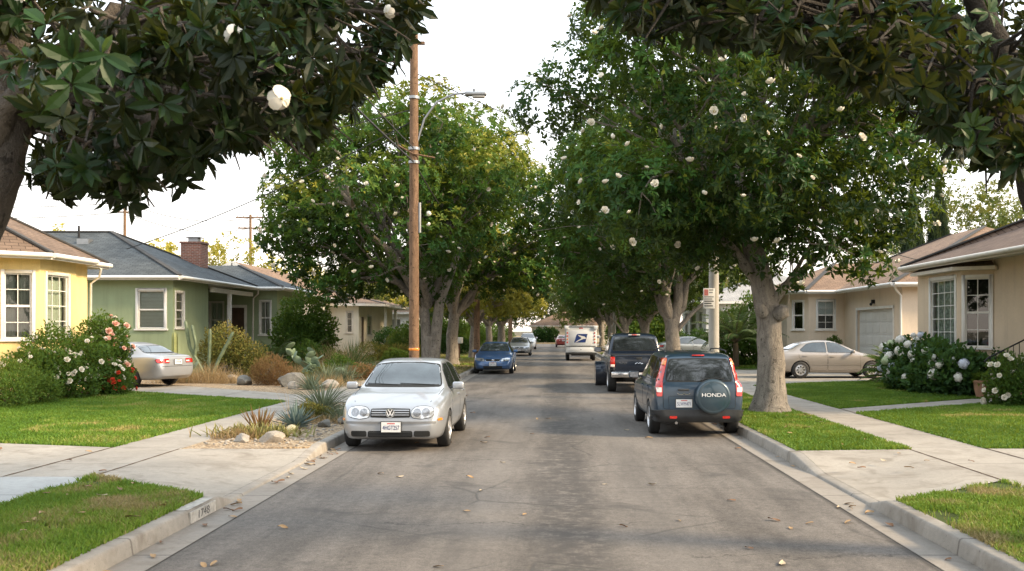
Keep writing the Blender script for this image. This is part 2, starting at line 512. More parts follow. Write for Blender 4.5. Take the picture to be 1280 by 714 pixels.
M_GRAVEL = gravelmat()
M_FAR = soilmat('far_ground', [(0.09, 0.085, 0.05), (0.12, 0.10, 0.065), (0.07, 0.08, 0.035)], 0.05, 0.4, 2, 0.05)
M_MULCH = soilmat('mulch', [(0.07, 0.042, 0.026), (0.12, 0.075, 0.045)], 6, 0.6, 45, 0.03)

# ------------------------------------------------------------------ ground geometry
def slab(name, poly, z0, z1, mat, label):
    m = MB(); m.prism(poly, z0, z1)
    return tag(m.build(name, mat), label, kind='structure')

g = MB(); g.face([(-900, -300, -0.06), (900, -300, -0.06), (900, 1500, -0.06), (-900, 1500, -0.06)])
tag(g.build('ground', M_FAR), 'flat ground reaching the horizon', kind='structure')

KL, KR = -3.62, 3.50           # kerb faces
LS0, LS1 = -5.65, -6.75        # left sidewalk
RS0, RS1 = 5.40, 6.60          # right sidewalk
r = MB()
r.face([(KL, -14, 0), (KR, -14, 0), (KR, 128, 0), (KL, 128, 0)])
r.face([(-90, 128, 0), (90, 128, 0), (90, 138, 0), (-90, 138, 0)])
tag(r.build('road', M_ASPH), 'worn grey asphalt residential street', kind='structure')

def kh_left(y):
    pts = [(-14, .15), (10.45, .15), (10.95, .03), (14.1, .03), (15.2, .15), (23.6, .15), (24.2, .03), (27.6, .03), (28.2, .15), (128, .15)]
    return float(np.interp(y, [p[0] for p in pts], [p[1] for p in pts]))
def kh_right(y):
    pts = [(-14, .15), (10.15, .15), (10.7, .03), (12.9, .03), (14.0, .15), (30.6, .15), (31.2, .03), (43, .03), (43.6, .15), (128, .15)]
    return float(np.interp(y, [p[0] for p in pts], [p[1] for p in pts]))

def kerb(name, x, s, hf, label):
    ys = sorted(set([-14, 128] + [10.15, 10.3, 10.45, 10.55, 10.7, 10.8, 10.95, 12.9, 13.2, 13.6, 14.0, 14.1, 14.4, 14.8, 15.2, 23.6, 23.9, 24.2, 27.6, 27.9, 28.2, 30.6, 31.2, 43, 43.6] + [y * 2.0 for y in range(-6, 64)]))
    rows = []
    for y in ys:
        h = hf(y); jig = 0.004 * math.sin(y * 1.7)
        rows.append([Vector((x + s * a, y, z)) for a, z in ((0 + jig, -0.05), (0.0 + jig, 0.005), (0.018 + jig, h - 0.028), (0.026 + jig, h - 0.01), (0.045 + jig, h), (0.17, h), (0.17, -0.05))])
    if s > 0: rows = [list(reversed(q)) for q in rows]
    m = MB(); m.grid(rows, 0, True)
    return tag(m.build(name, M_KERB), label, kind='structure')
kerb('kerb', KL, -1, kh_left, 'concrete kerb along the left side of the street')
kerb('kerb', KR, 1, kh_right, 'concrete kerb along the right side of the street')
for x0, x1, lb in ((KL + .001, KL + .33, 'left'), (KR - .33, KR - .001, 'right')):
    g = MB(); ys = list(range(-14, 129, 2))
    g.grid([[Vector((x0, y, .006)), Vector((x1, y, .006))] if True else 0 for y in ys], 0, False)
    tag(g.build('gutter', M_GUT), 'concrete gutter strip along the %s kerb' % lb, kind='structure')

def apron(poly_k, poly_s, hf, xk, xs, label, n=24):
    """driveway apron: kerb side runs poly_k[0]..poly_k[1] in y, sidewalk side poly_s[0]..poly_s[1]"""
    rows = []
    for i in range(n + 1):
        t = i / n; yk = poly_k[0] + (poly_k[1] - poly_k[0]) * t; ys = poly_s[0] + (poly_s[1] - poly_s[0]) * t
        row = []
        for j in range(9):
            u = j / 8; zk = hf(yk) + 0.002; e = u * u * (3 - 2 * u)
            row.append(Vector((xk + (xs - xk) * u, yk + (ys - yk) * u, zk + (0.152 - zk) * e)))
        rows.append(row)
    if xs < xk: rows = [list(reversed(q)) for q in rows]
    m = MB(); m.grid(rows, 0, True)
    tag(m.build('driveway_apron', M_DRIVE), label, kind='structure')

BL, BR = KL - .17, KR + .17
# left side
slab('verge', [(BL, -14), (BL, 10.45), (LS0, 11.85), (LS0, -14)][::-1], -.05, .142, M_SOIL, 'near left verge strip between kerb and sidewalk')
apron((10.45, 14.9), (11.85, 14.55), kh_left, BL, LS0, 'concrete driveway apron on the left crossing to the first lawn')
slab('verge', [(BL, 14.9), (BL, 23.6), (LS0, 24.1), (LS0, 14.55)][::-1], -.05, .142, M_GRAVEL, 'gravel verge strip planted with succulents beside the hatchback')
apron((23.6, 27.9), (24.1, 26.6), kh_left, BL, LS0, 'second driveway apron on the left behind the hatchback')
slab('verge', [(BL, 27.9), (BL, 127), (LS0, 127), (LS0, 26.6)][::-1], -.05, .142, M_DRY, 'dry left verge under the street trees')
slab('sidewalk', [(LS0, -14), (LS0, 11.8), (LS1, 11.8), (LS1, -14)][::-1], -.05, .15, M_WALKB, 'pale bluish left sidewalk nearest the camera')
slab('sidewalk', [(LS0, 11.8), (LS0, 127), (LS1, 127), (LS1, 11.8)][::-1], -.05, .15, M_WALK, 'left concrete sidewalk')
slab('yard', [(LS1, -14), (LS1, 127), (-90, 127), (-90, -14)][::-1], -.05, .12, M_DRY, 'left front yards base ground')
slab('driveway', [(LS1, 11.8), (LS1, 14.75), (-9.0, 15.35), (-30, 15.6), (-30, 11.8)][::-1], .10, .152, M_DRIVE, 'first left driveway south of the lawn')
slab('lawn', [(LS1, 14.78), (LS1, 24.3), (-13.0, 28.6), (-13.2, 20), (-13.2, 15.45), (-9.0, 15.38)][::-1], .10, .145, M_SOIL, 'green lawn in front of the yellow house')
slab('flower_bed', [(-13.0, 28.75), (-14.2, 29.4), (-16, 29.4), (-16, 18), (-13.2, 18)], .10, .147, M_MULCH, 'mulched flower bed along the yellow house')
slab('driveway', [(LS1, 24.35), (LS1, 26.6), (-12.0, 31.2), (-28, 38.2), (-28, 34.0), (-14.5, 29.7)][::-1], .10, .152, M_DRIVE, 'second left driveway beside the green house')
slab('gravel_yard', [(LS1, 26.65), (LS1, 56), (-15, 56), (-15, 33.0), (-12.0, 31.3)][::-1], .10, .147, M_GRAVEL, 'dry gravel yard planted with cacti before the green house')
slab('lawn', [(LS1, 56.3), (LS1, 127), (-13, 127), (-13, 56.3)][::-1], .10, .145, M_SOIL, 'far left lawns under the trees')
# right side
slab('verge', [(BR, -14), (BR, 10.2), (RS0, 11.5), (RS0, -14)], -.05, .142, M_SOIL, 'near right verge of patchy grass')
apron((10.15, 14.35), (11.5, 14.55), kh_right, BR, RS0, 'concrete driveway apron on the right in the foreground')
slab('verge', [(BR, 14.35), (BR, 30.6), (RS0, 31.0), (RS0, 14.55)], -.05, .142, M_SOIL, 'right grass verge around the large magnolia')
apron((30.6, 43.6), (31.0, 43.2), kh_right, BR, RS0, 'wide driveway apron behind the dark blue car')
slab('verge', [(BR, 43.6), (BR, 127), (RS0, 127), (RS0, 43.2)], -.05, .142, M_DRY, 'far right verge under the street trees')
slab('sidewalk', [(RS0, -14), (RS0, 127), (RS1, 127), (RS1, -14)], -.05, .15, M_WALK, 'right concrete sidewalk')
slab('yard', [(RS1, -14), (RS1, 127), (90, 127), (90, -14)][::1][::-1], -.05, .12, M_DRY, 'right front yards base ground')
slab('driveway', [(RS1, 11.5), (RS1, 14.6), (30, 14.6), (30, 11.5)][::-1], .10, .152, M_DRIVE, 'first right driveway in the foreground')
slab('lawn', [(RS1, 14.63), (RS1, 20.75), (11.2, 24.0), (12.3, 24.0), (14, 24), (14, 14.63)][::-1], .10, .145, M_SOIL, 'near right lawn between driveway and garden path')
slab('path', [(RS1, 20.8), (RS1, 22.0), (11.0, 25.15), (12.4, 25.2), (12.4, 24.05), (11.2, 24.05)][::-1], .10, .152, M_WALK, 'garden path leading to the brick steps')
slab('lawn', [(RS1, 22.05), (RS1, 31.3), (12.6, 35.0), (12.6, 25.25), (11.0, 25.2)][::-1], .10, .145, M_SOIL, 'right lawn between garden path and tan car')
slab('driveway', [(RS1, 31.35), (RS1, 43.2), (14.0, 44.4), (14.0, 36.0), (12.6, 35.1)][::-1], .10, .152, M_DRIVE, 'wide driveway in front of the garage')
slab('lawn', [(RS1, 43.4), (RS1, 127), (13, 127), (13, 44.6)][::-1], .10, .145, M_SOIL, 'far right lawns')
slab('field', [(-200, 138), (200, 138), (200, 320), (-200, 320)], -.05, .10, M_DRY, 'ground beyond the cross street')

for x, y0, y1, lb in ((LS0, 11.85, 14.55, 'left driveway, road side'), (LS1, 11.8, 14.78, 'left driveway, house side'), (RS0, 11.5, 14.55, 'right driveway, road side'), (RS1, 11.5, 14.63, 'right driveway, house side'), (LS0, 24.1, 26.6, 'second left driveway'), (RS1, 20.8, 22.0, 'garden path end')):
    m = MB(); rows = []
    for i in range(25):
        y = y0 + (y1 - y0) * i / 24; w = .008 + .008 * abs(math.sin(i * 2.3)) ; rows.append([Vector((x - w, y, .1555)), Vector((x + w, y, .1555))])
    m.grid(rows, 0, False); tag(m.build('sidewalk_joint', M_MULCH), 'dark dirt-filled joint at the ' + lb, kind='structure')
slab('driveway', [(RS1, 57.5), (RS1, 63), (14, 63), (14, 57.5)][::-1], .10, .153, M_DRIVE, 'driveway with the dark car behind the second right tree')
# ------------------------------------------------------------------ grass
M_GRASS = leafmat('grass_blades', [(0.058, 0.135, 0.014), (0.092, 0.19, 0.020), (0.15, 0.24, 0.032), (0.33, 0.28, 0.10)], None, 0.55, 0.35, 0.25, (0.30, 0.36, 0.04))
M_GRASSD = leafmat('patchy_grass_blades', [(0.085, 0.185, 0.014), (0.15, 0.26, 0.026), (0.28, 0.235, 0.10), (0.36, 0.28, 0.15)], None, 0.6, 0.3, 0.25, (0.30, 0.30, 0.06))

def in_poly(p, poly):
    x, y = p[:, 0], p[:, 1]; ins = np.zeros(len(p), bool); n = len(poly)
    for i in range(n):
        x0, y0 = poly[i]; x1, y1 = poly[(i + 1) % n]
        c = ((y0 > y) != (y1 > y)) & (x < (x1 - x0) * (y - y0) / (y1 - y0 + 1e-12) + x0)
        ins ^= c
    return ins

def vnoise(p, s, seed):
    """smooth value noise on 2-D points"""
    rng = np.random.default_rng(seed); T = rng.random((64, 64))
    q = p * s; i = np.floor(q).astype(int); f = q - i; f = f * f * (3 - 2 * f)
    a = T[i[:, 0] % 64, i[:, 1] % 64]; b = T[(i[:, 0] + 1) % 64, i[:, 1] % 64]
    c = T[i[:, 0] % 64, (i[:, 1] + 1) % 64]; d = T[(i[:, 0] + 1) % 64, (i[:, 1] + 1) % 64]
    return (a * (1 - f[:, 0]) + b * f[:, 0]) * (1 - f[:, 1]) + (c * (1 - f[:, 0]) + d * f[:, 0]) * f[:, 1]

def grass(poly, dens, h, mat, label, seed, patch=0.25, wide=0.008, tbias=0.35):
    rng = np.random.default_rng(seed)
    xs = [p[0] for p in poly]; ys = [p[1] for p in poly]
    n = int((max(xs) - min(xs)) * (max(ys) - min(ys)) * dens)
    P = np.stack([rng.uniform(min(xs), max(xs), n), rng.uniform(min(ys), max(ys), n)], 1)
    P = P[in_poly(P, poly)]
    d = 0.6 * vnoise(P, 0.9, seed + 1) + 0.4 * vnoise(P, 3.1, seed + 2)
    P = P[rng.random(len(P)) < np.clip((d - patch) / 0.15, 0.05, 1)]
    d = 0.55 * vnoise(P, 0.7, seed + 3) + 0.45 * vnoise(P, 2.7, seed + 4)
    n = len(P)
    a = rng.uniform(0, 2 * math.pi, n); hh = h * rng.uniform(0.5, 1.25, n) * (0.7 + 0.6 * d); w = wide * rng.uniform(0.7, 1.4, n)
    dx, dy = np.cos(a), np.sin(a); lean = rng.uniform(0.15, 0.9, n) * hh; b = rng.uniform(0, 2 * math.pi, n)
    z0 = np.full(n, 0.140)
    A = np.stack([P[:, 0] - dx * w, P[:, 1] - dy * w, z0], 1); B = np.stack([P[:, 0] + dx * w, P[:, 1] + dy * w, z0], 1)
    mx = np.stack([P[:, 0] + lean * .35 * np.cos(b), P[:, 1] + lean * .35 * np.sin(b), z0 + hh * .62], 1)
    Cc = np.stack([P[:, 0] + lean * np.cos(b), P[:, 1] + lean * np.sin(b), z0 + hh], 1)
    off = np.stack([dx * w * .8, dy * w * .8, 0 * w], 1)
    V = np.stack([A, B, mx + off, mx - off, Cc], 1).reshape(-1, 3)
    F = (np.arange(n)[:, None, None] * 5 + np.array([(0, 1, 2), (0, 2, 3), (3, 2, 4)])[None]).reshape(-1, 3)
    d2 = vnoise(P, 1.7, seed + 9); t = np.clip(tbias + (d - 0.5) * 1.3 + np.clip(d2 - .72, 0, 1) * 2.4 + rng.normal(0, 0.13, n), 0, 1)
    me = np_mesh('grass', V, F, mat, np.repeat(t, 5))
    return tag(link_mesh('grass', me), label, kind='stuff')

grass([(BL + .025, 5), (BL + .025, 10.42), (LS0 - .03, 11.88), (LS0 - .03, 5)], 5200, .062, M_GRASSD, 'patchy green grass of the near left verge', 11, 0.22, .006, .22)
grass([(LS1 + .03, 14.74), (LS1 + .03, 24.28), (-12.9, 28.4), (-13.0, 15.42), (-9.0, 15.35)], 1300, .06, M_GRASS, 'mown green grass before the yellow house', 12, 0.12, .012, .36)
grass([(BR - .025, 5), (BR - .025, 10.18), (RS0 + .03, 11.52), (RS0 + .03, 5)], 4600, .058, M_GRASSD, 'patchy yellowing grass of the near right verge', 13, 0.36, .006, .46)
grass([(BR - .02, 14.32), (BR - .02, 30.4), (RS0 + .03, 30.8), (RS0 + .03, 14.5)], 2400, .06, M_GRASS, 'grass on the verge around the large magnolia', 14, 0.2, .010, .36)
grass([(RS1 - .03, 14.58), (RS1 - .03, 20.78), (11.2, 23.9), (14, 23.9), (14, 14.7)], 1900, .06, M_GRASS, 'mown grass of the near right lawn', 15, 0.12, .010, .30)
grass([(RS1 - .03, 22.02), (RS1 - .03, 31.3), (12.5, 34.8), (12.5, 25.35), (11.0, 25.3)], 1300, .06, M_GRASS, 'mown grass between garden path and tan car', 16, 0.10, .013, .30)
grass([(BL - .1, 29), (BL - .1, 75), (-13, 75), (-13, 57), (LS0, 57), (LS0, 29)], 160, .09, M_GRASSD, 'thin dry grass along the far left verge', 17, 0.3, .022, .5)
grass([(BR + .1, 44.2), (BR + .1, 75), (13, 75), (13, 46)], 130, .08, M_GRASS, 'grass of the far right lawns', 18, 0.1, .022, .4)
# ------------------------------------------------------------------ vehicle materials
def glassmat(name, c, rough=0.03, spec=0.9):
    m, nt, b = _new(name)
    o = coord(nt)
    col = ramp(nt, noise(nt, o, 2.5, 4, 0.6), [(0.35, tuple(x * 0.55 for x in c)), (0.7, tuple(x * 1.5 for x in c))])
    nt.links.new(col, b.inputs['Base Color'])
    rr = mth(nt, 'ADD', mth(nt, 'MULTIPLY', noise(nt, o, 9, 4), 0.06), rough)
    nt.links.new(rr, b.inputs['Roughness'])
    b.inputs['Specular IOR Level'].default_value = spec
    b.inputs['Coat Weight'].default_value = 0.6; b.inputs['Coat Roughness'].default_value = 0.02
    return m
M_GLASS = glassmat('tinted_glass', (0.022, 0.027, 0.030))
M_WIND = glassmat('windscreen_glass', (0.032, 0.044, 0.052))
M_RUB = pmat('tyre_rubber', (0.018, 0.018, 0.018), 0.75, var=0.4, vs=6, bs=60, bstr=0.3, bd=0.003)
M_PLAS = pmat('dark_plastic', (0.028, 0.030, 0.032), 0.55, var=0.3, vs=5)
M_SEAM = pmat('panel_gap', (0.008, 0.008, 0.008), 0.8, var=0.1)
M_BLK = pmat('matt_black', (0.008, 0.009, 0.009), 0.8, var=0.2)
M_ALLOY = pmat('wheel_alloy', (0.55, 0.55, 0.56), 0.32, 0.75, var=0.18, vs=8)
M_CHROME = pmat('chrome', (0.62, 0.62, 0.63), 0.14, 1.0, var=0.1)
M_LAMP = pmat('lamp_reflector', (0.62, 0.64, 0.66), 0.10, 0.55, var=0.35, vs=22, coat=1.0)
M_LAMPG = pmat('lamp_inner', (0.30, 0.31, 0.33), 0.12, 0.6, var=0.5, vs=30, coat=1.0)
M_RED = pmat('tail_lamp_red', (0.55, 0.022, 0.015), 0.14, 0, var=0.35, vs=16, coat=1.0)
M_AMB = pmat('amber_lens', (0.75, 0.24, 0.03), 0.15, 0, var=0.2, vs=16, coat=1.0)
M_CLR = pmat('clear_lens', (0.75, 0.72, 0.66), 0.12, 0, var=0.2, vs=20, coat=1.0)
M_PLATE = pmat('plate_white', (0.72, 0.72, 0.71), 0.4, 0, var=0.08, vs=12)
M_PBLUE = pmat('plate_blue', (0.05, 0.06, 0.16), 0.5, var=0.1)
M_PRED = pmat('plate_red', (0.5, 0.05, 0.05), 0.5, var=0.1)
M_WHITE = pmat('white_marking', (0.80, 0.80, 0.80), 0.4, var=0.05)
P_SILVER = paint('silver_paint', (0.36, 0.385, 0.42), 0.5, 0.33)
P_BLUE = paint('bright_blue_paint', (0.030, 0.105, 0.27), 0.3, 0.35)
P_NAVY = paint('navy_paint', (0.005, 0.013, 0.030), 0.2, 0.30, 0.02)
P_SLATE = paint('dark_blue_grey_paint', (0.016, 0.040, 0.070), 0.3, 0.30, 0.04)
P_CHAMP = paint('champagne_paint', (0.345, 0.31, 0.28), 0.45, 0.36)
P_GREY = paint('grey_silver_paint', (0.36, 0.36, 0.36), 0.45, 0.36)
P_PEARL = paint('pale_silver_paint', (0.37, 0.385, 0.41), 0.45, 0.36)
P_DGREY = paint('charcoal_paint', (0.15, 0.175, 0.195), 0.4, 0.35)
P_WHITE = paint('white_paint', (0.76, 0.80, 0.86), 0.0, 0.4, 0.03)
P_RED = paint('red_paint', (0.32, 0.03, 0.025), 0.2, 0.36)

# ------------------------------------------------------------------ vehicle helpers
def rounded(poly, rad, n=4):
    out = []; k = len(poly)
    for i in range(k):
        a = Vector(poly[i - 1]); b = Vector(poly[i]); c = Vector(poly[(i + 1) % k])
        u = (a - b); v = (c - b)
        rr = min(rad, u.length * 0.48, v.length * 0.48)
        p = b + u.normalized() * rr; q = b + v.normalized() * rr
        for j in range(n + 1):
            t = j / n
            out.append(tuple(p * (1 - t) ** 2 + b * 2 * t * (1 - t) + q * t * t))
    return out

def grow(poly, d):
    k = len(poly); out = []
    area = sum(poly[i][0] * poly[(i + 1) % k][1] - poly[(i + 1) % k][0] * poly[i][1] for i in range(k))
    sg = 1 if area > 0 else -1
    for i in range(k):
        a = Vector(poly[i - 1]); b = Vector(poly[i]); c = Vector(poly[(i + 1) % k])
        n1 = Vector(((b - a).y, -(b - a).x)) * sg; n2 = Vector(((c - b).y, -(c - b).x)) * sg
        n = (n1.normalized() + n2.normalized())
        if n.length < 1e-4: n = n1
        out.append(tuple(b + n.normalized() * d))
    return out

class Shell:
    """car body skin lofted through cross sections; x runs forward"""
    def __init__(s, keys, clad=None):
        s.k = {a: pchip(b) for a, b in keys.items()}
        xs = set()
        for b in keys.values():
            for x, _ in b: xs.add(round(x, 4))
        xs = sorted(xs); out = [xs[0]]
        for a, b in zip(xs, xs[1:]):
            n = max(1, int(math.ceil((b - a) / 0.13)))
            out += [a + (b - a) * (i + 1) / n for i in range(n)]
        s.xs = [x for i, x in enumerate(out) if i == 0 or x - out[i - 1] > 0.008]
    def ring(s, x):
        k = {a: f(x) for a, f in s.k.items()}
        zt, zb, z0, wm, wr = k['zt'], k['zb'], k['z0'], k['wm'], k['wr']
        zb = min(zb, zt - 0.012); h = zt - zb; wb = wm - 0.035 ; ws = wm - 0.06
        wr = min(wr, wb - 0.02)
        q = z0 + 0.06; dz = zb - q
        half = [(0, z0), (ws * .6, z0), (ws - .05, z0), (ws, z0 + .05), (wm - .022, q + dz * .2), (wm, q + dz * .48), (wm - .004, q + dz * .72), (wb + .008, zb - .05), (wb - .02, zb - 0.004)]
        e = wb - .045
        half += [(e + (wr - e) * .12, zb + h * .10), (e + (wr - e) * .5, zb + h * .5), (wr + (e - wr) * .06, zb + h * .84), (wr - .05, zb + h * .95), (wr * .72, zb + h * .985), (wr * .36, zt), (0, zt)]
        r = [Vector((x, y, z)) for y, z in half]
        return r + [Vector((p.x, -p.y, p.z)) for p in reversed(r[1:-1])]
    def mesh(s, arches=(), clad=None):
        m = MB(); rows = [s.ring(x) for x in s.xs]
        m.grid(rows, 0, True, True)
        for r, rev in ((rows[0], False), (rows[-1], True)):
            c = sum(r, Vector()) / len(r); n = len(r)
            for i in range(n):
                a, b = r[i], r[(i + 1) % n]
                m.face((b, a, c) if not rev else (a, b, c), 0, True)
        me = bpy.data.meshes.new('shell'); me.from_pydata(m.v, [], m.f); me.update()
        bm = bmesh.new(); bm.from_mesh(me); bmesh.ops.remove_doubles(bm, verts=bm.verts, dist=1e-5)
        bmesh.ops.recalc_face_normals(bm, faces=bm.faces); bm.to_mesh(me); bm.free()
        o = bpy.data.objects.new('shell', me); COL.objects.link(o)
        ss = o.modifiers.new('s', 'SUBSURF'); ss.levels = 1; ss.render_levels = 1
        dg = bpy.context.evaluated_depsgraph_get()
        me1 = bpy.data.meshes.new_from_object(o.evaluated_get(dg))
        bm = bmesh.new(); bm.from_mesh(me1)
        s.bvh = BVHTree.FromBMesh(bm); bm.free()
        cuts = []
        if arches:
            c = MB()
            for ax, rad in arches:
                for sg in (1, -1):
                    M = Matrix.Translation((ax, sg * 0.5, rad - .04)) @ Matrix.Rotation(-sg * math.pi / 2, 4, 'X')
                    pr = []
                    n = 28
                    lo = [M @ Vector((rad * math.cos(2 * math.pi * j / n), rad * math.sin(2 * math.pi * j / n), 0)) for j in range(n)]
                    hi = [M @ Vector((rad * math.cos(2 * math.pi * j / n), rad * math.sin(2 * math.pi * j / n), 0.7)) for j in range(n)]
                    c.face(list(reversed(lo))); c.face(hi)
                    for j in range(n): c.face((lo[j], lo[(j + 1) % n], hi[(j + 1) % n], hi[j]))
            mc = bpy.data.meshes.new('cut'); mc.from_pydata(c.v, [], c.f); mc.update()
            bm = bmesh.new(); bm.from_mesh(mc); bmesh.ops.remove_doubles(bm, verts=bm.verts, dist=1e-5); bmesh.ops.recalc_face_normals(bm, faces=bm.faces)
            for f in bm.faces: f.material_index = 2
            bm.to_mesh(mc); bm.free()
            oc = bpy.data.objects.new('cut', mc); COL.objects.link(oc)
            o2 = bpy.data.objects.new('shell', me1); COL.objects.link(o2)
            for mm in (M_BLK, M_BLK, M_BLK): me1.materials.append(mm); mc.materials.append(mm)
            b = o2.modifiers.new('b', 'BOOLEAN'); b.operation = 'DIFFERENCE'; b.object = oc; b.solver = 'EXACT'
            dg = bpy.context.evaluated_depsgraph_get()
            me2 = bpy.data.meshes.new_from_object(o2.evaluated_get(dg))
            bpy.data.objects.remove(o2); bpy.data.objects.remove(oc)
        else:
            me2 = me1
        bpy.data.objects.remove(o)
        me2.polygons.foreach_set('use_smooth', [True] * len(me2.polygons))
        mi = [0] * len(me2.polygons); me2.polygons.foreach_get('material_index', mi)
        if clad is not None:
            for p in me2.polygons:
                if mi[p.index] != 2 and clad(p.center, p.normal): mi[p.index] = 1
        me2.polygons.foreach_set('material_index', mi)
        try: me2.set_sharp_from_angle(angle=R(38))
        except Exception: pass
        return me2
    def patch(s, m, outline, axis, sg, off=0.005, thick=0.02, res=0.06, mi=0):
        """add to MB m a panel that follows the skin: outline in the plane seen along axis from side sg"""
        bm = bmesh.new()
        f = bm.faces.new([bm.verts.new((p[0], p[1], 0)) for p in outline])
        for ax in (0, 1):
            lo = min(p[ax] for p in outline); hi = max(p[ax] for p in outline)
            n = int((hi - lo) / res)
            for i in range(1, n + 1):
                co = [0, 0, 0]; no = [0, 0, 0]; co[ax] = lo + (hi - lo) * i / (n + 1); no[ax] = 1
                bmesh.ops.bisect_plane(bm, geom=bm.verts[:] + bm.edges[:] + bm.faces[:], plane_co=co, plane_no=no)
        bmesh.ops.triangulate(bm, faces=[q for q in bm.faces if len(q.verts) > 4])
        bm.verts.index_update()
        pos = []; inn = []; last = None
        for v in bm.verts:
            u, w = v.co.x, v.co.y
            if axis == 'x': o = Vector((sg * 6, u, w)); d = Vector((-sg, 0, 0))
            elif axis == 'y': o = Vector((u, sg * 6, w)); d = Vector((0, -sg, 0))
            else: o = Vector((u, w, 6 * sg)); d = Vector((0, 0, -sg))
            hit, nr, _, _ = s.bvh.ray_cast(o, d)
            if hit is None:
                q = o.copy()
                i = {'x': 0, 'y': 1, 'z': 2}[axis]
                q[i] = last[i] if last is not None else sg * 1.0
                hit, nr, _, _ = s.bvh.find_nearest(q)
            last = hit
            if nr.dot(d) > 0: nr = -nr
            pos.append(hit + nr * off); inn.append(hit - nr * thick)
        b = len(m.v); nv = len(pos)
        m.v += [tuple(p) for p in pos]
        flip = None
        for q in bm.faces:
            idx = [v.index for v in q.verts]
            a, c, e = pos[idx[0]], pos[idx[1]], pos[idx[2]]
            nn = (c - a).cross(e - a)
            view = Vector((sg if axis == 'x' else 0, sg if axis == 'y' else 0, sg if axis == 'z' else 0))
            if nn.dot(view) < 0: idx.reverse()
            m.f.append(tuple(b + i for i in idx)); m.m.append(mi); m.sm.append(True)
        b2 = len(m.v); m.v += [tuple(p) for p in inn]
        for e in bm.edges:
            if len(e.link_faces) == 1:
                i, j = e.verts[0].index, e.verts[1].index
                m.f.append((b + i, b + j, b2 + j, b2 + i)); m.m.append(mi); m.sm.append(False)
        bm.free()

def mir(poly): return [(-p[0], p[1]) for p in poly]

def wheel(root, x, y, rad, width, sg, spokes=7, rim_mat=None, cover=False, hub=None):
    w = MB(); M = Matrix.Translation((x, y, rad)) @ Matrix.Rotation(-sg * math.pi / 2, 4, 'X')
    rr = rad * 0.66; h = width / 2
    w.lathe([(rr, -h), (rad * .93, -h), (rad * .985, -h * .8), (rad, -h * .5), (rad, h * .5), (rad * .985, h * .8), (rad * .93, h), (rr * 1.02, h), (rr * .98, h * .8)], 36, 0, M)
    t = w.build('wheel', M_RUB, root)
    q = MB()
    q.lathe([(rr * 1.0, h * .86), (rr * .94, h * 1.0), (rr * .88, h * .9), (rr * .84, h * .4)], 32, 0, M)
    if cover:
        q.lathe([(rr * .9, h * .8), (rr * .6, h * .98), (0.001, h * 1.0)], 32, 0, M)
        for i in range(8):
            a = 2 * math.pi * i / 8
            q.box(rr * .42, rr * .72, -rr * .11, rr * .11, h * .9, h * 1.012, 1, M @ Matrix.Rotation(a, 4, 'Z'))
    else:
        q.lathe([(rr * .86, h * .35), (0.001, h * .3)], 24, 1, M)
        for i in range(spokes):
            a = 2 * math.pi * i / spokes
            q.box(rr * .12, rr * .92, -rr * .13, rr * .13, h * .62, h * .86, 0, M @ Matrix.Rotation(a, 4, 'Z'))
        q.lathe([(rr * .26, h * .6), (rr * .24, h * .95), (0.001, h * .97)], 16, 0, M)
    q.build('rim', [rim_mat or M_ALLOY, M_BLK], t)
    return t

def plate(root, txt, cen, rot, w=0.31, h=0.155, label=None):
    """licence plate, local plane x right, z up, facing -y before rot (z angle)"""
    M = Matrix.Translation(cen) @ Matrix.Rotation(rot, 4, 'Z')
    m = MB()
    m.box(-w / 2, w / 2, -.004, .006, -h / 2, h / 2, 0, M)
    m.box(-w / 2 - .012, w / 2 + .012, .000, .010, -h / 2 - .012, h / 2 + .012, 1, M)
    m.box(-w * .2, w * .2, -.0055, -.003, h * .30, h * .40, 3, M)
    o = m.build('licence_plate', [M_PLATE, M_PLAS, M_PBLUE, M_PRED], root)
    me = text_mesh('plate_text', txt, h * .62, M_PBLUE, 0.001)
    me.transform(M @ Matrix.Translation((0, -.006, -.012)) @ Matrix.Rotation(math.pi / 2, 4, 'X') @ Matrix.Scale(0.66, 4, (1, 0, 0)))
    link_mesh('plate_text', me, o)
    return o

def mirror(root, x, y, z, sg, mat, back=M_PLAS, s=1.0):
    m = MB()
    m.box(x - .05 * s, x + .05 * s, min(y, y + sg * .20 * s), max(y, y + sg * .20 * s), z - .065 * s, z + .065 * s)
    o = m.build('door_mirror', mat, root, bevel=.035 * s, segs=3)
    q = MB(); ya = y + sg * .02 * s; yb = y + sg * .18 * s
    q.box(x - .056 * s, x - .045 * s, min(ya, yb), max(ya, yb), z - .05 * s, z + .05 * s)
    q.build('mirror_glass', M_LAMPG, o)
    a = MB(); a.beam((x, y + sg * .02, z - .03), (x - .02, y - sg * .12, z - .05), .05, .04)
    a.build('mirror_arm', back, o)
    return o

def doors(root, sh, outlines, pm, handles):
    """door panels, each with its panel gap and a handle"""
    for sg in (1, -1):
        for (poly, hp) in zip(outlines, handles):
            m = MB(); rp = rounded(poly, .06)
            sh.patch(m, grow(rp, .008), 'y', sg, .0012, .01, .1, 1)
            sh.patch(m, rp, 'y', sg, .0035, .006, .1, 0)
            d = m.build('door', [pm, M_SEAM], root)
            h = MB(); sh.patch(h, rounded([(hp[0] - .085, hp[1] - .014), (hp[0] + .085, hp[1] - .014), (hp[0] + .085, hp[1] + .014), (hp[0] - .085, hp[1] + .014)], .012), 'y', sg, .03, .0, .05)
            h.build('handle', pm, d)

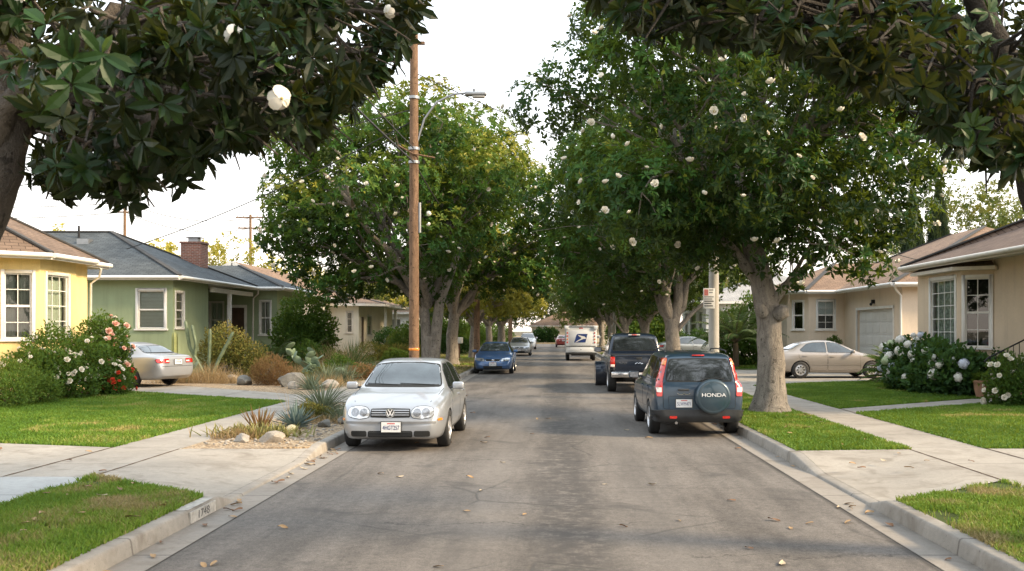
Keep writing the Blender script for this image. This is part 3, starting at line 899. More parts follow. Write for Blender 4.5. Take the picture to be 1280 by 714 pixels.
def side_glass(root, sh, outs, mat=None, trim=True):
    for sg in (1, -1):
        for poly in outs:
            m = MB(); rp = rounded(poly, .035)
            if trim: sh.patch(m, grow(rp, .016), 'y', sg, .002, .01, .08, 1)
            sh.patch(m, rp, 'y', sg, .005, .006, .08, 0)
            m.build('side_window', [mat or M_GLASS, M_PLAS], root)

def one(root, sh, name, outline, axis, sg, mats, off=.005, thick=.012, res=.06, rim=0.0, rr=.03, parent=None):
    m = MB(); rp = rounded(outline, rr) if rr else outline
    if rim: sh.patch(m, grow(rp, rim), axis, sg, off * .5, thick, res, 1)
    sh.patch(m, rp, axis, sg, off, thick, res, 0)
    return m.build(name, mats, parent or root)

def body(root, sh, arches, mats, clad=None):
    me = sh.mesh(arches, clad)
    me.materials.clear()
    for mm in mats: me.materials.append(mm)
    me.name = 'body'; box_uv(me)
    return link_mesh('body', me, root)

BOXP = lambda y0, y1, z0, z1: [(y0, z0), (y1, z0), (y1, z1), (y0, z1)]

# ------------------------------------------------------------------ silver hatchback (faces the camera)
def hatchback():
    root = empty('parked_car')
    tag(root, 'silver hatchback with round nose badge, nearest car on the left, facing the camera', 'car')
    sh = Shell({
        'zt': [(-2.08, .66), (-2.05, .92), (-1.93, 1.04), (-1.52, 1.36), (-1.40, 1.395), (-.9, 1.43), (-.35, 1.44), (.05, 1.40), (.30, 1.30), (.86, .985), (.95, .965), (1.4, .90), (1.8, .80), (1.97, .725), (2.04, .64), (2.08, .52)],
        'zb': [(-2.08, .62), (-2.0, .92), (-1.5, .955), (0, .925), (.86, .90), (1.4, .845), (1.8, .755), (1.97, .68), (2.08, .45)],
        'z0': [(-2.08, .36), (-1.9, .22), (1.75, .18), (1.98, .20), (2.08, .25)],
        'wm': [(-2.08, .66), (-2.0, .76), (-1.8, .835), (-1.2, .868), (1.1, .868), (1.65, .845), (1.86, .80), (1.98, .74), (2.05, .66), (2.08, .56)],
        'wr': [(-2.08, .58), (-1.9, .60), (-1.5, .565), (-.4, .585), (.2, .60), (.86, .70), (1.4, .70), (1.9, .62), (2.08, .46)]})
    AX = ((1.23, .345), (-1.28, .345))
    body(root, sh, AX, [P_SILVER, M_PLAS, M_BLK], lambda c, n: c.z < .225 and c.x > 1.5)
    for x, _ in AX:
        for sg in (1, -1): wheel(root, x, sg * .765, .31, .195, sg, 9)
    one(root, sh, 'windscreen', [(-.655, 1.0), (-.35, .995), (0, .995), (.35, .995), (.655, 1.0), (.545, 1.325), (.3, 1.355), (0, 1.36), (-.3, 1.355), (-.545, 1.325)], 'x', 1, [M_WIND, M_BLK], .005, .01, .07, .022, .03)
    one(root, sh, 'rear_window', [(-.60, 1.06), (.60, 1.06), (.50, 1.33), (-.50, 1.33)], 'x', -1, [M_GLASS, M_BLK], .005, .01, .07, .02)
    side_glass(root, sh, [[(.60, .955), (-.32, .965), (-.32, 1.345), (.02, 1.335), (.24, 1.245)], [(-.40, .97), (-1.10, .985), (-1.18, 1.30), (-.85, 1.345), (-.40, 1.35)], [(-1.24, 1.0), (-1.52, 1.03), (-1.42, 1.25), (-1.27, 1.285)]])
    doors(root, sh, [[(.80, .30), (-.34, .27), (-.34, .925), (.84, .885)], [(-.38, .27), (-.86, .30), (-1.02, .62), (-1.24, .74), (-1.24, .945), (-.38, .925)]], P_SILVER, [(-.20, .80), (-1.05, .82)])
    for sg in (1, -1):
        y = lambda p: [(sg * a, b) for a, b in p]
        lo = y([(.335, .555), (.50, .532), (.66, .56), (.695, .62), (.675, .695), (.56, .728), (.40, .715), (.335, .66)])
        h = one(root, sh, 'headlight', lo, 'x', 1, [M_LAMP, M_PLAS], .010, .02, .05, .010, .05)
        for cx, cz, rd in ((.43, .628, .062), (.565, .632, .066)):
            c = [(sg * cx + rd * math.cos(t * math.pi / 8), cz + rd * math.sin(t * math.pi / 8)) for t in range(16)]
            one(root, sh, 'lamp_bowl', c, 'x', 1, [M_LAMPG], .013, .0, .05, 0, 0, h)
        one(root, sh, 'side_marker', y(BOXP(.745, .80, .50, .535)), 'x', 1, [M_AMB], .012, .01, .05, 0, .01)
        one(root, sh, 'tail_light', y([(.52, .72), (.72, .74), (.70, .98), (.50, .96)]), 'x', -1, [M_RED, M_PLAS], .01, .01, .06, .008)
        one(root, sh, 'lower_grille', y(BOXP(.385, .625, .255, .335)), 'x', 1, [M_BLK, M_PLAS], .006, .01, .06, .008, .025)
    one(root, sh, 'bumper_strip', [(-.72, .455), (-.3, .455), (.3, .455), (.72, .455), (.72, .492), (.3, .492), (-.3, .492), (-.72, .492)], 'x', 1, [pmat('bumper_strip', (.16, .165, .17), .5)], .014, .01, .08, 0, .012)
    lg = one(root, sh, 'lower_grille', BOXP(-.35, .35, .245, .335), 'x', 1, [M_BLK, M_PLAS], .006, .01, .06, .008, .025)
    m = MB()
    for k in range(3):
        sh.patch(m, BOXP(-.335, .335, .262 + k * .026, .270 + k * .026), 'x', 1, .013, .004, .1, 0)
    m.build('grille_bar', M_PLAS, lg)
    gr = one(root, sh, 'grille', [(-.315, .56), (0, .552), (.315, .56), (.31, .685), (0, .692), (-.31, .685)], 'x', 1, [M_BLK, M_PLAS], .006, .01, .06, .006, .02)
    for k in range(3):
        m = MB(); z = .585 + k * .034
        sh.patch(m, BOXP(-.30, .30, z, z + .014), 'x', 1, .016, .01, .08, 0)
        m.build('grille_bar', P_SILVER, gr)
    # nose badge: ring with a V over a W
    hit = sh.bvh.ray_cast(Vector((6, 0, .625)), Vector((-1, 0, 0)))[0]
    bd = MB(); M = Matrix.Translation((hit.x + .018, 0, .625)) @ Matrix.Rotation(R(90), 4, 'Y') @ Matrix.Rotation(R(90), 4, 'Z')
    bd.lathe([(.070, .0), (.074, .012), (.062, .012), (.062, .002), (.001, .002)], 28, 0, M)
    bo = bd.build('badge', M_LAMP, root)
    d2 = MB(); X = hit.x + .026
    dk = MB(); dk.lathe([(.061, .003), (.061, .005), (.001, .005)], 24, 0, M); dk.build('badge_field', M_PLAS, bo)
    for a, b in (((-.030, .056), (0, .006)), ((.030, .056), (0, .006)), ((-.056, .026), (-.028, -.046)), ((-.028, -.046), (0, .004)), ((.056, .026), (.028, -.046)), ((.028, -.046), (0, .004))):
        d2.beam((X, a[0], .625 + a[1]), (X, b[0], .625 + b[1]), .004, .013, 0, (0, b[1] - a[1], -(b[0] - a[0])))
    d2.build('badge_emblem', M_WHITE, bo)
    hit = sh.bvh.ray_cast(Vector((6, 0, .41)), Vector((-1, 0, 0)))[0]
    plate(root, '4HGT257', (hit.x + .028, 0.02, .405), R(90), .31, .16)
    for sg in (1, -1): mirror(root, .56, sg * .83, .985, sg, P_SILVER)
    # hood gap and wipers
    for sg in (1, -1):
        hood = MB()
        pts = [(.9, sg * .715), (1.4, sg * .70), (1.8, sg * .62), (1.97, sg * .54)]
        for a, b in zip(pts, pts[1:]):
            pa = sh.bvh.ray_cast(Vector((a[0], a[1], 4)), Vector((0, 0, -1)))[0]; pb = sh.bvh.ray_cast(Vector((b[0], b[1], 4)), Vector((0, 0, -1)))[0]
            hood.beam(pa + Vector((0, 0, .001)), pb + Vector((0, 0, .001)), .008, .004)
        hood.build('bonnet_gap', M_SEAM, root)
    for y0, y1 in ((.55, -.05), (-.08, -.62)):
        w = MB()
        prev = None; ps = []
        for i in range(7):
            y = y0 + (y1 - y0) * i / 6; z = 1.0 + .004 * i
            h = sh.bvh.ray_cast(Vector((6, y, z)), Vector((-1, 0, 0)))[0]; ps.append(h + Vector((.012, 0, .012)))
        w.tube(ps, .006, 5); w.build('wiper', M_BLK, root)
    # cabin shapes behind the glass read through the mirror stalk
    return root

# ------------------------------------------------------------------ sport utility car (rear to the camera)
def suv():
    root = empty('parked_car')
    tag(root, 'dark blue sport utility car with a covered spare wheel, nearest on the right', 'car')
    sh = Shell({
        'zt': [(-2.16, .60), (-2.15, .98), (-2.12, 1.08), (-2.06, 1.36), (-1.99, 1.57), (-1.90, 1.615), (-1.5, 1.645), (-.6, 1.665), (-.1, 1.645), (.25, 1.56), (.98, 1.13), (1.08, 1.10), (1.6, 1.03), (2.0, .93), (2.14, .82), (2.2, .62)],
        'zb': [(-2.16, .56), (-2.13, 1.02), (-1.9, 1.04), (0, 1.015), (1.0, .99), (1.6, .96), (2.0, .87), (2.14, .76), (2.2, .56)],
        'z0': [(-2.16, .37), (-1.9, .27), (1.9, .26), (2.2, .34)],
        'wm': [(-2.16, .80), (-2.12, .845), (-2.0, .872), (-1.7, .89), (1.2, .89), (1.8, .86), (2.05, .78), (2.2, .66)],
        'wr': [(-2.16, .66), (-2.06, .66), (-1.9, .652), (0, .67), (.25, .67), (.98, .75), (1.8, .72), (2.2, .58)]})
    AX = ((1.33, .375), (-1.29, .375))
    body(root, sh, AX, [P_SLATE, M_PLAS, M_BLK], lambda c, n: c.z < .52)
    for x, _ in AX:
        for sg in (1, -1): wheel(root, x, sg * .78, .335, .205, sg, 5)
    one(root, sh, 'rear_window', [(-.635, 1.105), (0, 1.095), (.635, 1.105), (.61, 1.30), (.555, 1.50), (0, 1.515), (-.555, 1.50), (-.61, 1.30)], 'x', -1, [M_GLASS, M_BLK], .005, .01, .06, .02, .04)
    one(root, sh, 'windscreen', [(-.70, 1.15), (.70, 1.15), (.60, 1.54), (-.60, 1.54)], 'x', 1, [M_WIND, M_BLK], .005, .01, .07, .02, .04)
    side_glass(root, sh, [[(.70, 1.075), (-.20, 1.085), (-.20, 1.55), (.12, 1.535), (.30, 1.45)], [(-.28, 1.09), (-1.08, 1.10), (-1.14, 1.53), (-.28, 1.555)], [(-1.20, 1.105), (-1.83, 1.13), (-1.78, 1.49), (-1.24, 1.525)]])
    doors(root, sh, [[(.92, .52), (-.22, .52), (-.22, 1.03), (.92, .98)], [(-.26, .52), (-.86, .54), (-.98, .72), (-1.20, .80), (-1.20, 1.045), (-.26, 1.03)]], P_SLATE, [(-.08, .93), (-1.02, .95)])
    tg = MB()
    o = rounded([(-.69, .56), (.69, .56), (.705, 1.0), (.66, 1.075), (-.66, 1.075), (-.705, 1.0)], .05)
    sh.patch(tg, grow(o, .009), 'x', -1, .001, .01, .09, 1); sh.patch(tg, o, 'x', -1, .004, .008, .09, 0)
    tgo = tg.build('tailgate', [P_SLATE, M_SEAM], root)
    one(root, sh, 'plate_recess', [(-.02, .545), (.58, .545), (.60, .80), (-.02, .80)], 'x', -1, [P_SLATE, M_SEAM], .008, .01, .08, .006, .03, tgo)
    m = MB(); m.box(-2.178, -2.155, .20, .42, .905, .945); m.build('handle', M_PLAS, tgo, bevel=.012)
    for k, (a, b) in enumerate((((.20, .855), (.27, .828)), ((.27, .828), (.33, .850)), ((.33, .850), (.37, .835)), ((.37, .835), (.45, .858)))):
        pass
    em = MB(); em.tube([(-2.172, .18, .862), (-2.174, .21, .842), (-2.174, .27, .838), (-2.174, .30, .862), (-2.174, .33, .838), (-2.174, .40, .838), (-2.172, .43, .862)], .007, 5); em.build('badge', M_CHROME, tgo)
    for sg in (1, -1):
        y = lambda p: [(sg * a, b) for a, b in p]
        lamp = y([(.715, .80), (.822, .80), (.828, .98), (.795, 1.09), (.712, 1.36), (.662, 1.53), (.602, 1.53), (.640, 1.36), (.705, 1.09)])
        t = one(root, sh, 'tail_light', lamp, 'x', -1, [M_RED, M_PLAS], .016, .03, .05, .008, .025)
        one(root, sh, 'reverse_lens', y([(.728, .88), (.818, .88), (.820, .97), (.728, .97)]), 'x', -1, [M_CLR], .020, .01, .05, 0, .012, t)
        one(root, sh, 'indicator_lens', y([(.640, 1.40), (.694, 1.40), (.660, 1.51), (.612, 1.51)]), 'x', -1, [M_AMB], .020, .01, .05, 0, .01, t)
        one(root, sh, 'reflector', y(BOXP(.44, .58, .385, .425)), 'x', -1, [M_RED], .055, .06, .06, 0, .012)
        one(root, sh, 'headlight', y([(.40, .72), (.74, .74), (.74, .88), (.42, .86)]), 'x', 1, [M_LAMP, M_PLAS], .01, .02, .06, .01, .04)
    # bumper: stands proud of the tail
    bp = MB()
    sh.patch(bp, rounded([(-.84, .335), (.84, .335), (.87, .43), (.86, .535), (.5, .545), (-.5, .545), (-.86, .535), (-.87, .43)], .03), 'x', -1, .05, .0, .07, 0)
    bp.build('rear_bumper', M_PLAS, root)
    one(root, sh, 'grille', BOXP(-.36, .36, .74, .86), 'x', 1, [M_BLK, M_CHROME], .008, .01, .07, .012)
    # spare wheel in a hard cover, with lettering
    M = Matrix.Translation((-2.165, -.24, .80)) @ Matrix.Rotation(R(-90), 4, 'Y')
    s = MB(); s.lathe([(.30, -.02), (.332, .03), (.342, .09), (.336, .15), (.318, .178), (.29, .19), (.276, .186), (.262, .192), (.10, .20), (.001, .201)], 44, 0, M)
    so = s.build('spare_wheel_cover', paint('spare_cover_paint', (.020, .048, .068), .25, .36, .08), root)
    me = text_mesh('lettering', 'HONDA', .098, M_WHITE, .003)
    T = Matrix(((0, 0, -1, -2.165 - .202), (-1, 0, 0, -.24), (0, 1, 0, .80), (0, 0, 0, 1)))
    me.transform(T @ Matrix.Translation((0, .035, 0)) @ Matrix.Scale(1.28, 4, (1, 0, 0)))
    link_mesh('lettering', me, so)
    hit = sh.bvh.ray_cast(Vector((-6, .30, .67)), Vector((1, 0, 0)))[0]
    plate(root, '5LWM471', (hit.x - .022, .30, .665), R(-90), .31, .155)
    for sg in (1, -1): mirror(root, .62, sg * .87, 1.10, sg, P_SLATE, s=1.15)
    for sg in (1, -1):
        rr = MB()
        rr.tube([(-1.75, sg * .60, 1.635), (-1.65, sg * .60, 1.675), (-.7, sg * .61, 1.70), (-.1, sg * .60, 1.685), (0, sg * .60, 1.65)], .014, 6)
        rr.build('roof_rail', M_PLAS, root)
    w = MB(); ps = [sh.bvh.ray_cast(Vector((-6, y, z)), Vector((1, 0, 0)))[0] + Vector((-.014, 0, .0)) for y, z in ((.0, 1.09), (-.12, 1.13), (-.3, 1.145), (-.48, 1.135))]
    w.tube(ps, .009, 5); w.build('rear_wiper', M_BLK, root)
    br = MB(); br.box(-2.01, -1.985, -.12, .12, 1.575, 1.600); br.build('brake_light', M_RED, root, bevel=.006)
    ex = MB(); ex.tube([(-1.9, .45, .29), (-2.19, .45, .29)], .028, 10); ex.build('exhaust_pipe', M_CHROME, root)
    return root

# ------------------------------------------------------------------ sedans
def sedan(label, pm, txt='', low=0.0, cover=False, tail=True, clad=None, group=None, round_nose=False, h=1.0):
    root = empty('parked_car')
    tag(root, label, 'car', group)
    S = lambda L: [(x, z * h) for x, z in L]
    sh = Shell({
        'zt': S([(-2.38, .62), (-2.36, .90), (-2.30, .985), (-2.0, 1.025), (-1.76, 1.05), (-1.20, 1.305), (-1.0, 1.355), (-.45, 1.42), (-.1, 1.41), (.25, 1.33), (1.02, .985), (1.12, .96), (1.7, .87), (2.15, .745), (2.31, .66), (2.38, .50)]),
        'zb': S([(-2.38, .58), (-2.3, .93), (-1.76, .965), (0, .93), (1.0, .905), (1.7, .825), (2.15, .70), (2.38, .44)]),
        'z0': [(-2.38, .36), (-2.1, .24), (2.0, .19), (2.38, .26)],
        'wm': [(-2.38, .66), (-2.3, .76), (-2.0, .845), (-1.4, .89), (1.3, .89), (1.95, .84), (2.2, .76), (2.33, .65), (2.38, .54)],
        'wr': [(-2.38, .58), (-1.9, .66), (-1.2, .57), (-.4, .585), (.25, .60), (1.02, .71), (1.9, .66), (2.38, .46)]})
    AX = ((1.42, .36), (-1.28, .36))
    body(root, sh, AX, [pm, M_PLAS, M_BLK], clad)
    for x, _ in AX:
        for sg in (1, -1): wheel(root, x, sg * .785, .322, .20, sg, 8, None, cover)
    one(root, sh, 'windscreen', [(-.655, 1.015 * h), (.655, 1.015 * h), (.545, 1.315 * h), (0, 1.34 * h), (-.545, 1.315 * h)], 'x', 1, [M_WIND, M_BLK], .005, .01, .08, .02)
    one(root, sh, 'rear_window', [(-.61, 1.085 * h), (.61, 1.085 * h), (.50, 1.29 * h), (-.50, 1.29 * h)], 'x', -1, [M_WIND, M_BLK], .005, .01, .08, .02)
    side_glass(root, sh, [S([(.78, .965), (-.22, .975), (-.22, 1.345), (.05, 1.335), (.25, 1.265)]), S([(-.29, .98), (-1.18, 1.0), (-1.27, 1.06), (-.98, 1.275), (-.75, 1.325), (-.29, 1.345)])], M_WIND)
    doors(root, sh, [S([(.98, .33), (-.24, .30), (-.24, .935), (.98, .89)]), S([(-.28, .30), (-.86, .32), (-1.02, .66), (-1.34, .76), (-1.34, .955), (-.28, .935)])], pm, [(-.08, .82 * h), (-1.12, .84 * h)])
    for sg in (1, -1):
        y = lambda p: [(sg * a, b * h) for a, b in p]
        hl = one(root, sh, 'headlight', y([(.36, .575), (.70, .60), (.76, .70), (.62, .725), (.38, .685)]), 'x', 1, [M_LAMP, M_PLAS], .01, .02, .06, .008, .04)
        one(root, sh, 'lamp_bowl', [(sg * .50 + .05 * math.cos(t * math.pi / 6), .638 * h + .05 * math.sin(t * math.pi / 6)) for t in range(12)], 'x', 1, [M_LAMPG], .013, .0, .05, 0, 0, hl)
        tl = one(root, sh, 'tail_light', y([(.36, .765), (.765, .77), (.775, .885), (.36, .895)]), 'x', -1, [M_RED, M_PLAS], .012, .02, .06, .008, .03)
        one(root, sh, 'reverse_lens', y([(.37, .80), (.50, .80), (.50, .845), (.37, .845)]), 'x', -1, [M_CLR], .016, .01, .06, 0, .01, tl)
        mirror(root, .68, sg * .85, 1.0 * h, sg, pm, s=.95)
    one(root, sh, 'grille', [(-.30, .58 * h), (.30, .58 * h), (.33, .665 * h), (-.33, .665 * h)], 'x', 1, [M_BLK, M_CHROME], .008, .01, .06, .008, .02)
    one(root, sh, 'lower_grille', BOXP(-.42, .42, .27, .37), 'x', 1, [M_BLK, M_PLAS], .006, .01, .07, .006, .03)
    hit = sh.bvh.ray_cast(Vector((6, 0, .625 * h)), Vector((-1, 0, 0)))[0]
    b = MB(); b.ball((hit.x + .012, 0, .625 * h), .05, 12, 6, 0, (.3, 1.2, .8)); b.build('badge', M_CHROME, root)
    hit = sh.bvh.ray_cast(Vector((6, 0, .45)), Vector((-1, 0, 0)))[0]
    plate(root, txt or '3KDR902', (hit.x + .02, 0, .455), R(90))
    if tail:
        hit = sh.bvh.ray_cast(Vector((-6, 0, .70)), Vector((1, 0, 0)))[0]
        plate(root, txt or '3KDR902', (hit.x - .022, 0, .80 * h), R(-90))
        one(root, sh, 'bumper_gap', BOXP(-.80, .80, .655 * h, .668 * h), 'x', -1, [M_SEAM], .002, .004, .08, 0, 0)
    for sg in (1, -1):
        tr = MB()
        sh.patch(tr, BOXP(-.84, .96, .50, .535), 'y', sg, .010, .004, .12, 0)
        tr.build('side_moulding', pm, root)
    return root

# ------------------------------------------------------------------ pickup truck (rear to the camera)
def pickup():
    root = empty('pickup_truck')
    tag(root, 'navy pickup truck with chrome bumper parked behind the dark blue car', 'pickup')
    sh = Shell({   # cab and bonnet
        'zt': [(-.62, 1.22), (-.60, 1.30), (-.46, 1.80), (-.36, 1.87), (.2, 1.915), (.75, 1.90), (1.0, 1.82), (1.62, 1.30), (1.75, 1.27), (2.4, 1.21), (2.75, 1.12), (2.86, .95), (2.9, .6)],
        'zb': [(-.62, 1.20), (0, 1.215), (1.6, 1.19), (2.4, 1.13), (2.75, 1.05), (2.9, .56)],
        'z0': [(-.62, .48), (2.6, .46), (2.9, .5)],
        'wm': [(-.62, .985), (1.6, .985), (2.4, .97), (2.75, .90), (2.9, .80)],
        'wr': [(-.62, .83), (-.46, .78), (.2, .76), (1.0, .76), (1.62, .84), (2.4, .82), (2.9, .7)]})
    body(root, sh, ((2.05, .46),), [P_NAVY, M_PLAS, M_BLK])
    one(root, sh, 'rear_window', [(-.74, 1.33), (.74, 1.33), (.665, 1.78), (-.665, 1.78)], 'x', -1, [M_GLASS, M_BLK], .005, .01, .08, .02, .05)
    one(root, sh, 'windscreen', [(-.80, 1.33), (.80, 1.33), (.68, 1.80), (-.68, 1.80)], 'x', 1, [M_WIND, M_BLK], .005, .01, .08, .02, .05)
    side_glass(root, sh, [[(1.35, 1.27), (.28, 1.27), (.28, 1.80), (.85, 1.79)], [(.20, 1.27), (-.42, 1.27), (-.34, 1.78), (.20, 1.80)]])
    doors(root, sh, [[(1.5, .55), (.26, .55), (.26, 1.22), (1.5, 1.20)], [(.22, .55), (-.55, .55), (-.55, 1.21), (.22, 1.22)]], P_NAVY, [(.42, 1.08), (-.30, 1.08)])
    for sg in (1, -1):
        b = MB()
        rows = []
        for x in [-2.86 + i * .1 for i in range(23)]:
            x = min(x, -.64); d = abs(x + 1.72); zl = .52
            if d < .47: zl = .40 + math.sqrt(max(0, .47 ** 2 - d * d)) + .02
            rows.append([Vector((x, sg * .955, zl)), Vector((x, sg * .985, zl + .03)), Vector((x, sg * 1.0, .85 if zl < .8 else zl + .06)), Vector((x, sg * .985, 1.16)), Vector((x, sg * .95, 1.225)), Vector((x, sg * .90, 1.225)), Vector((x, sg * .89, .75))])
        if sg < 0: rows = [list(reversed(q)) for q in rows]
        b.grid(rows, 0, True)
        b.build('bed_side', P_NAVY, root)
    f = MB(); f.box(-2.84, -.64, -.89, .89, .66, .74); f.box(-.68, -.645, -.92, .92, .7, 1.21); f.build('bed_floor', M_PLAS, root, bevel=.01)
    ch = MB(); ch.box(-2.8, 2.4, -.5, .5, .42, .62); ch.box(-1.85, -1.6, -.8, .8, .32, .46); ch.ball((-1.72, 0, .40), .17, 12, 8); ch.build('chassis', M_BLK, root, bevel=.01)
    t = MB(); t.box(-2.90, -2.85, -.83, .83, .70, 1.225); tg = t.build('tailgate', P_NAVY, root, bevel=.018, segs=3)
    t = MB(); t.box(-2.907, -2.898, -.81, .81, 1.165, 1.215); t.box(-2.905, -2.899, -.76, .76, .80, .805, 1); t.build('tailgate_ridge', [P_NAVY, M_SEAM], tg, bevel=.003)
    t = MB(); t.box(-2.912, -2.898, -.02, .16, 1.085, 1.155); t.build('handle', M_PLAS, tg, bevel=.01)
    t = MB(); t.tube([(-2.905, .20, .945), (-2.907, .13, .985), (-2.907, .09, .955), (-2.907, .04, .99), (-2.907, 0, .95), (-2.907, -.03, .95), (-2.905, -.05, .97)], .012, 5); t.build('badge', M_CHROME, tg)
    me = text_mesh('lettering', 'SUPER', .075, M_CHROME, .004)
    me.transform(Matrix(((0, 0, -1, -2.905), (-1, 0, 0, .58), (0, 1, 0, .975), (0, 0, 0, 1))) @ Matrix.Scale(1.25, 4, (1, 0, 0)))
    link_mesh('lettering', me, tg)
    for sg in (1, -1):
        q = MB(); ya, yb = sorted((sg * .835, sg * .985)); q.box(-2.905, -2.80, ya, yb, .84, 1.17); o = q.build('tail_light', M_RED, root, bevel=.02)
        q = MB(); ya, yb = sorted((sg * .845, sg * .975)); q.box(-2.911, -2.85, ya, yb, .85, .93); q.build('reverse_lens', M_CLR, o, bevel=.01)
        mirror(root, 1.32, sg * 1.0, 1.32, sg, P_NAVY, s=1.35)
        for x in (2.05, -1.72): wheel(root, x, sg * .86, .40, .27, sg, 6)
        one(root, sh, 'headlight', [(sg * a, z) for a, z in ((.62, .80), (.88, .80), (.86, 1.05), (.62, 1.06))], 'x', 1, [M_LAMP, M_PLAS], .01, .02, .08, .01, .04)
    q = MB(); q.box(-3.05, -2.90, -.96, -.30, .52, .70); q.box(-3.05, -2.90, .30, .96, .52, .70); q.box(-3.02, -2.90, -.30, .30, .50, .66, 1); q.build('rear_bumper', [M_CHROME, M_PLAS], root, bevel=.03, segs=3)
    plate(root, '8F21943', (-3.04, -.06, .60), R(-90), .31, .155)
    q = MB(); q.tube([(-2.9, 0, .46), (-3.1, 0, .46)], .035, 8); q.ball((-3.12, 0, .52), .035, 8, 6); q.build('tow_hitch', M_BLK, root)
    q = MB(); q.box(-.50, -.42, -.20, .20, 1.835, 1.875); bl = q.build('brake_light', M_CLR, root, bevel=.01)
    q = MB(); q.box(-.512, -.45, -.09, .09, 1.84, 1.87); q.build('red_lens', M_RED, bl, bevel=.006)
    one(root, sh, 'grille', BOXP(-.55, .55, .78, 1.05), 'x', 1, [M_BLK, M_CHROME], .01, .01, .1, .03)
    q = MB(); q.box(2.82, 2.98, -.95, .95, .52, .72); q.build('front_bumper', M_CHROME, root, bevel=.04, segs=3)
    return root

# ------------------------------------------------------------------ mail truck (rear to the camera)
def mail_truck():
    root = empty('mail_truck')
    tag(root, 'boxy white mail truck with blue emblem driving away in the middle distance', 'truck')
    b = MB()
    b.box(-2.2, 1.0, -.99, .99, .50, 2.20); b.build('body', P_WHITE, root, bevel=.05, segs=3)
    c = MB(); rows = []
    for x, zt, w in ((.98, 2.19, .985), (1.25, 1.95, .975), (1.5, 1.45, .96), (1.62, 1.22, .95), (2.1, 1.10, .90), (2.22, .9, .86), (2.24, .5, .86)):
        rows.append([Vector((x, -w, .5)), Vector((x, -w, max(.55, zt - .08))), Vector((x, -w + .08, zt)), Vector((x, w - .08, zt)), Vector((x, w, max(.55, zt - .08))), Vector((x, w, .5))])
    c.grid(rows, 0, True); c.face(rows[-1]); c.build('cab', P_WHITE, root)
    w = MB(); w.face([(1.30, -.80, 1.90), (1.55, -.80, 1.42), (1.55, .80, 1.42), (1.30, .80, 1.90)][::-1]); w.build('windscreen', M_WIND, root)
    rf = MB(); rf.box(-2.26, 1.1, -1.03, 1.03, 2.20, 2.235); rf.box(-2.29, -2.2, -1.06, -.80, 2.02, 2.22); rf.box(-2.29, -2.2, .80, 1.06, 2.02, 2.22); rf.build('roof', P_WHITE, root, bevel=.015)
    d = MB(); d.box(-2.215, -2.195, -.74, .74, .98, 1.93); d.box(-2.225, -2.19, -.95, .95, .905, .965, 1); do = d.build('rear_door', [P_WHITE, M_PLAS], root, bevel=.008)
    d = MB(); d.box(-2.212, -2.195, -.74, .74, .56, .88); d.box(-2.222, -2.2, -.06, .06, .70, .74, 1); d.build('lower_panel', [P_WHITE, M_PLAS], root, bevel=.008)
    X = -2.219
    def yz(pts): return [(X, -p[0], p[1]) for p in pts]
    M_UB = pmat('emblem_blue', (.015, .045, .20), .4, var=.1)
    e = MB(); e.face(yz([(-.44, 1.17), (.28, 1.17), (.42, 1.72), (-.22, 1.72), (-.30, 1.62)])); eo = e.build('emblem', M_UB, do)
    X = -2.222
    e = MB(); e.face(yz([(-.20, 1.66), (.02, 1.60), (.22, 1.56), (.32, 1.46), (.30, 1.40), (.16, 1.40), (-.02, 1.33), (-.30, 1.20), (-.36, 1.20), (-.10, 1.36), (.02, 1.43), (.0, 1.50), (-.12, 1.56)])); e.build('eagle_mark', M_WHITE, eo)
    for sg in (1, -1):
        for k, z in enumerate((1.78, 1.58, 1.38, 1.18)):
            q = MB(); q.lathe([(.055, 0), (.05, .03), (.001, .035)], 14, 0, Matrix.Translation((-2.2, sg * .875, z)) @ Matrix.Rotation(R(-90), 4, 'Y'))
            q.build('tail_light', M_RED if k != 2 else M_AMB, root)
        for x in (1.35, -1.35): wheel(root, x, sg * .83, .34, .21, sg, 6, M_PLAS)
        mirror(root, 1.25, sg * 1.12, 1.5, sg, P_WHITE, s=1.4)
    q = MB(); q.box(-2.207, -2.19, -.12, .12, 2.05, 2.12); q.build('brake_light', M_RED, root, bevel=.008)
    q = MB(); q.box(-2.36, -2.15, -.99, .99, .40, .54); q.build('rear_bumper', M_PLAS, root, bevel=.02)
    q = MB(); q.box(-2.1, 2.1, -.6, .6, .33, .52); q.build('chassis', M_BLK, root)
    return root

def place(o, x, y, heading, z=0.0):
    """heading: direction the nose points, degrees from +x counter-clockwise"""
    o.location = (x, y, z); o.rotation_euler = (0, 0, R(heading)); return o

place(hatchback(), -2.57, 17.42, -90.5)
o = place(suv(), 2.64, 19.45, 91.0); o.scale = (.94, .94, .94)
o = place(pickup(), 2.72, 32.3, 90.5); o.scale = (.97, .97, .97)
place(mail_truck(), 1.85, 63.5, 90)
blue = sedan('bright blue compact sedan facing the camera behind the silver hatchback', P_BLUE, '5PLT316', tail=True)
place(blue, -2.62, 44.8, -90)
far1 = sedan('grey sedan facing the camera in line behind the bright blue car', P_GREY, '2XRN508', clad=lambda c, n: c.z < .42 and c.x > 1.2)
place(far1, -2.5, 75.5, -90)
far2 = sedan('pale car farthest along the left kerb behind the grey sedan', P_WHITE, '6CVB220', h=1.18)
place(far2, -2.55, 101, -90)
champ = sedan('champagne sedan seen side-on in the wide driveway before the garage', P_CHAMP, '4NBE755', cover=True)
place(champ, 10.5, 36.7, 3, .152)
silv = sedan('silver sedan half behind the rose bush, its tail toward the street', P_PEARL, '3TFA186')
place(silv, -14.15, 31.55, 158, .152)
far3 = sedan('dark car with pale roof side-on behind the second right tree trunk', P_DGREY, '7HJU641', clad=None)
place(far3, 8.75, 60.2, 16, .153)
far4 = sedan('small red car just left of the mail truck', P_RED, '1QWE834')
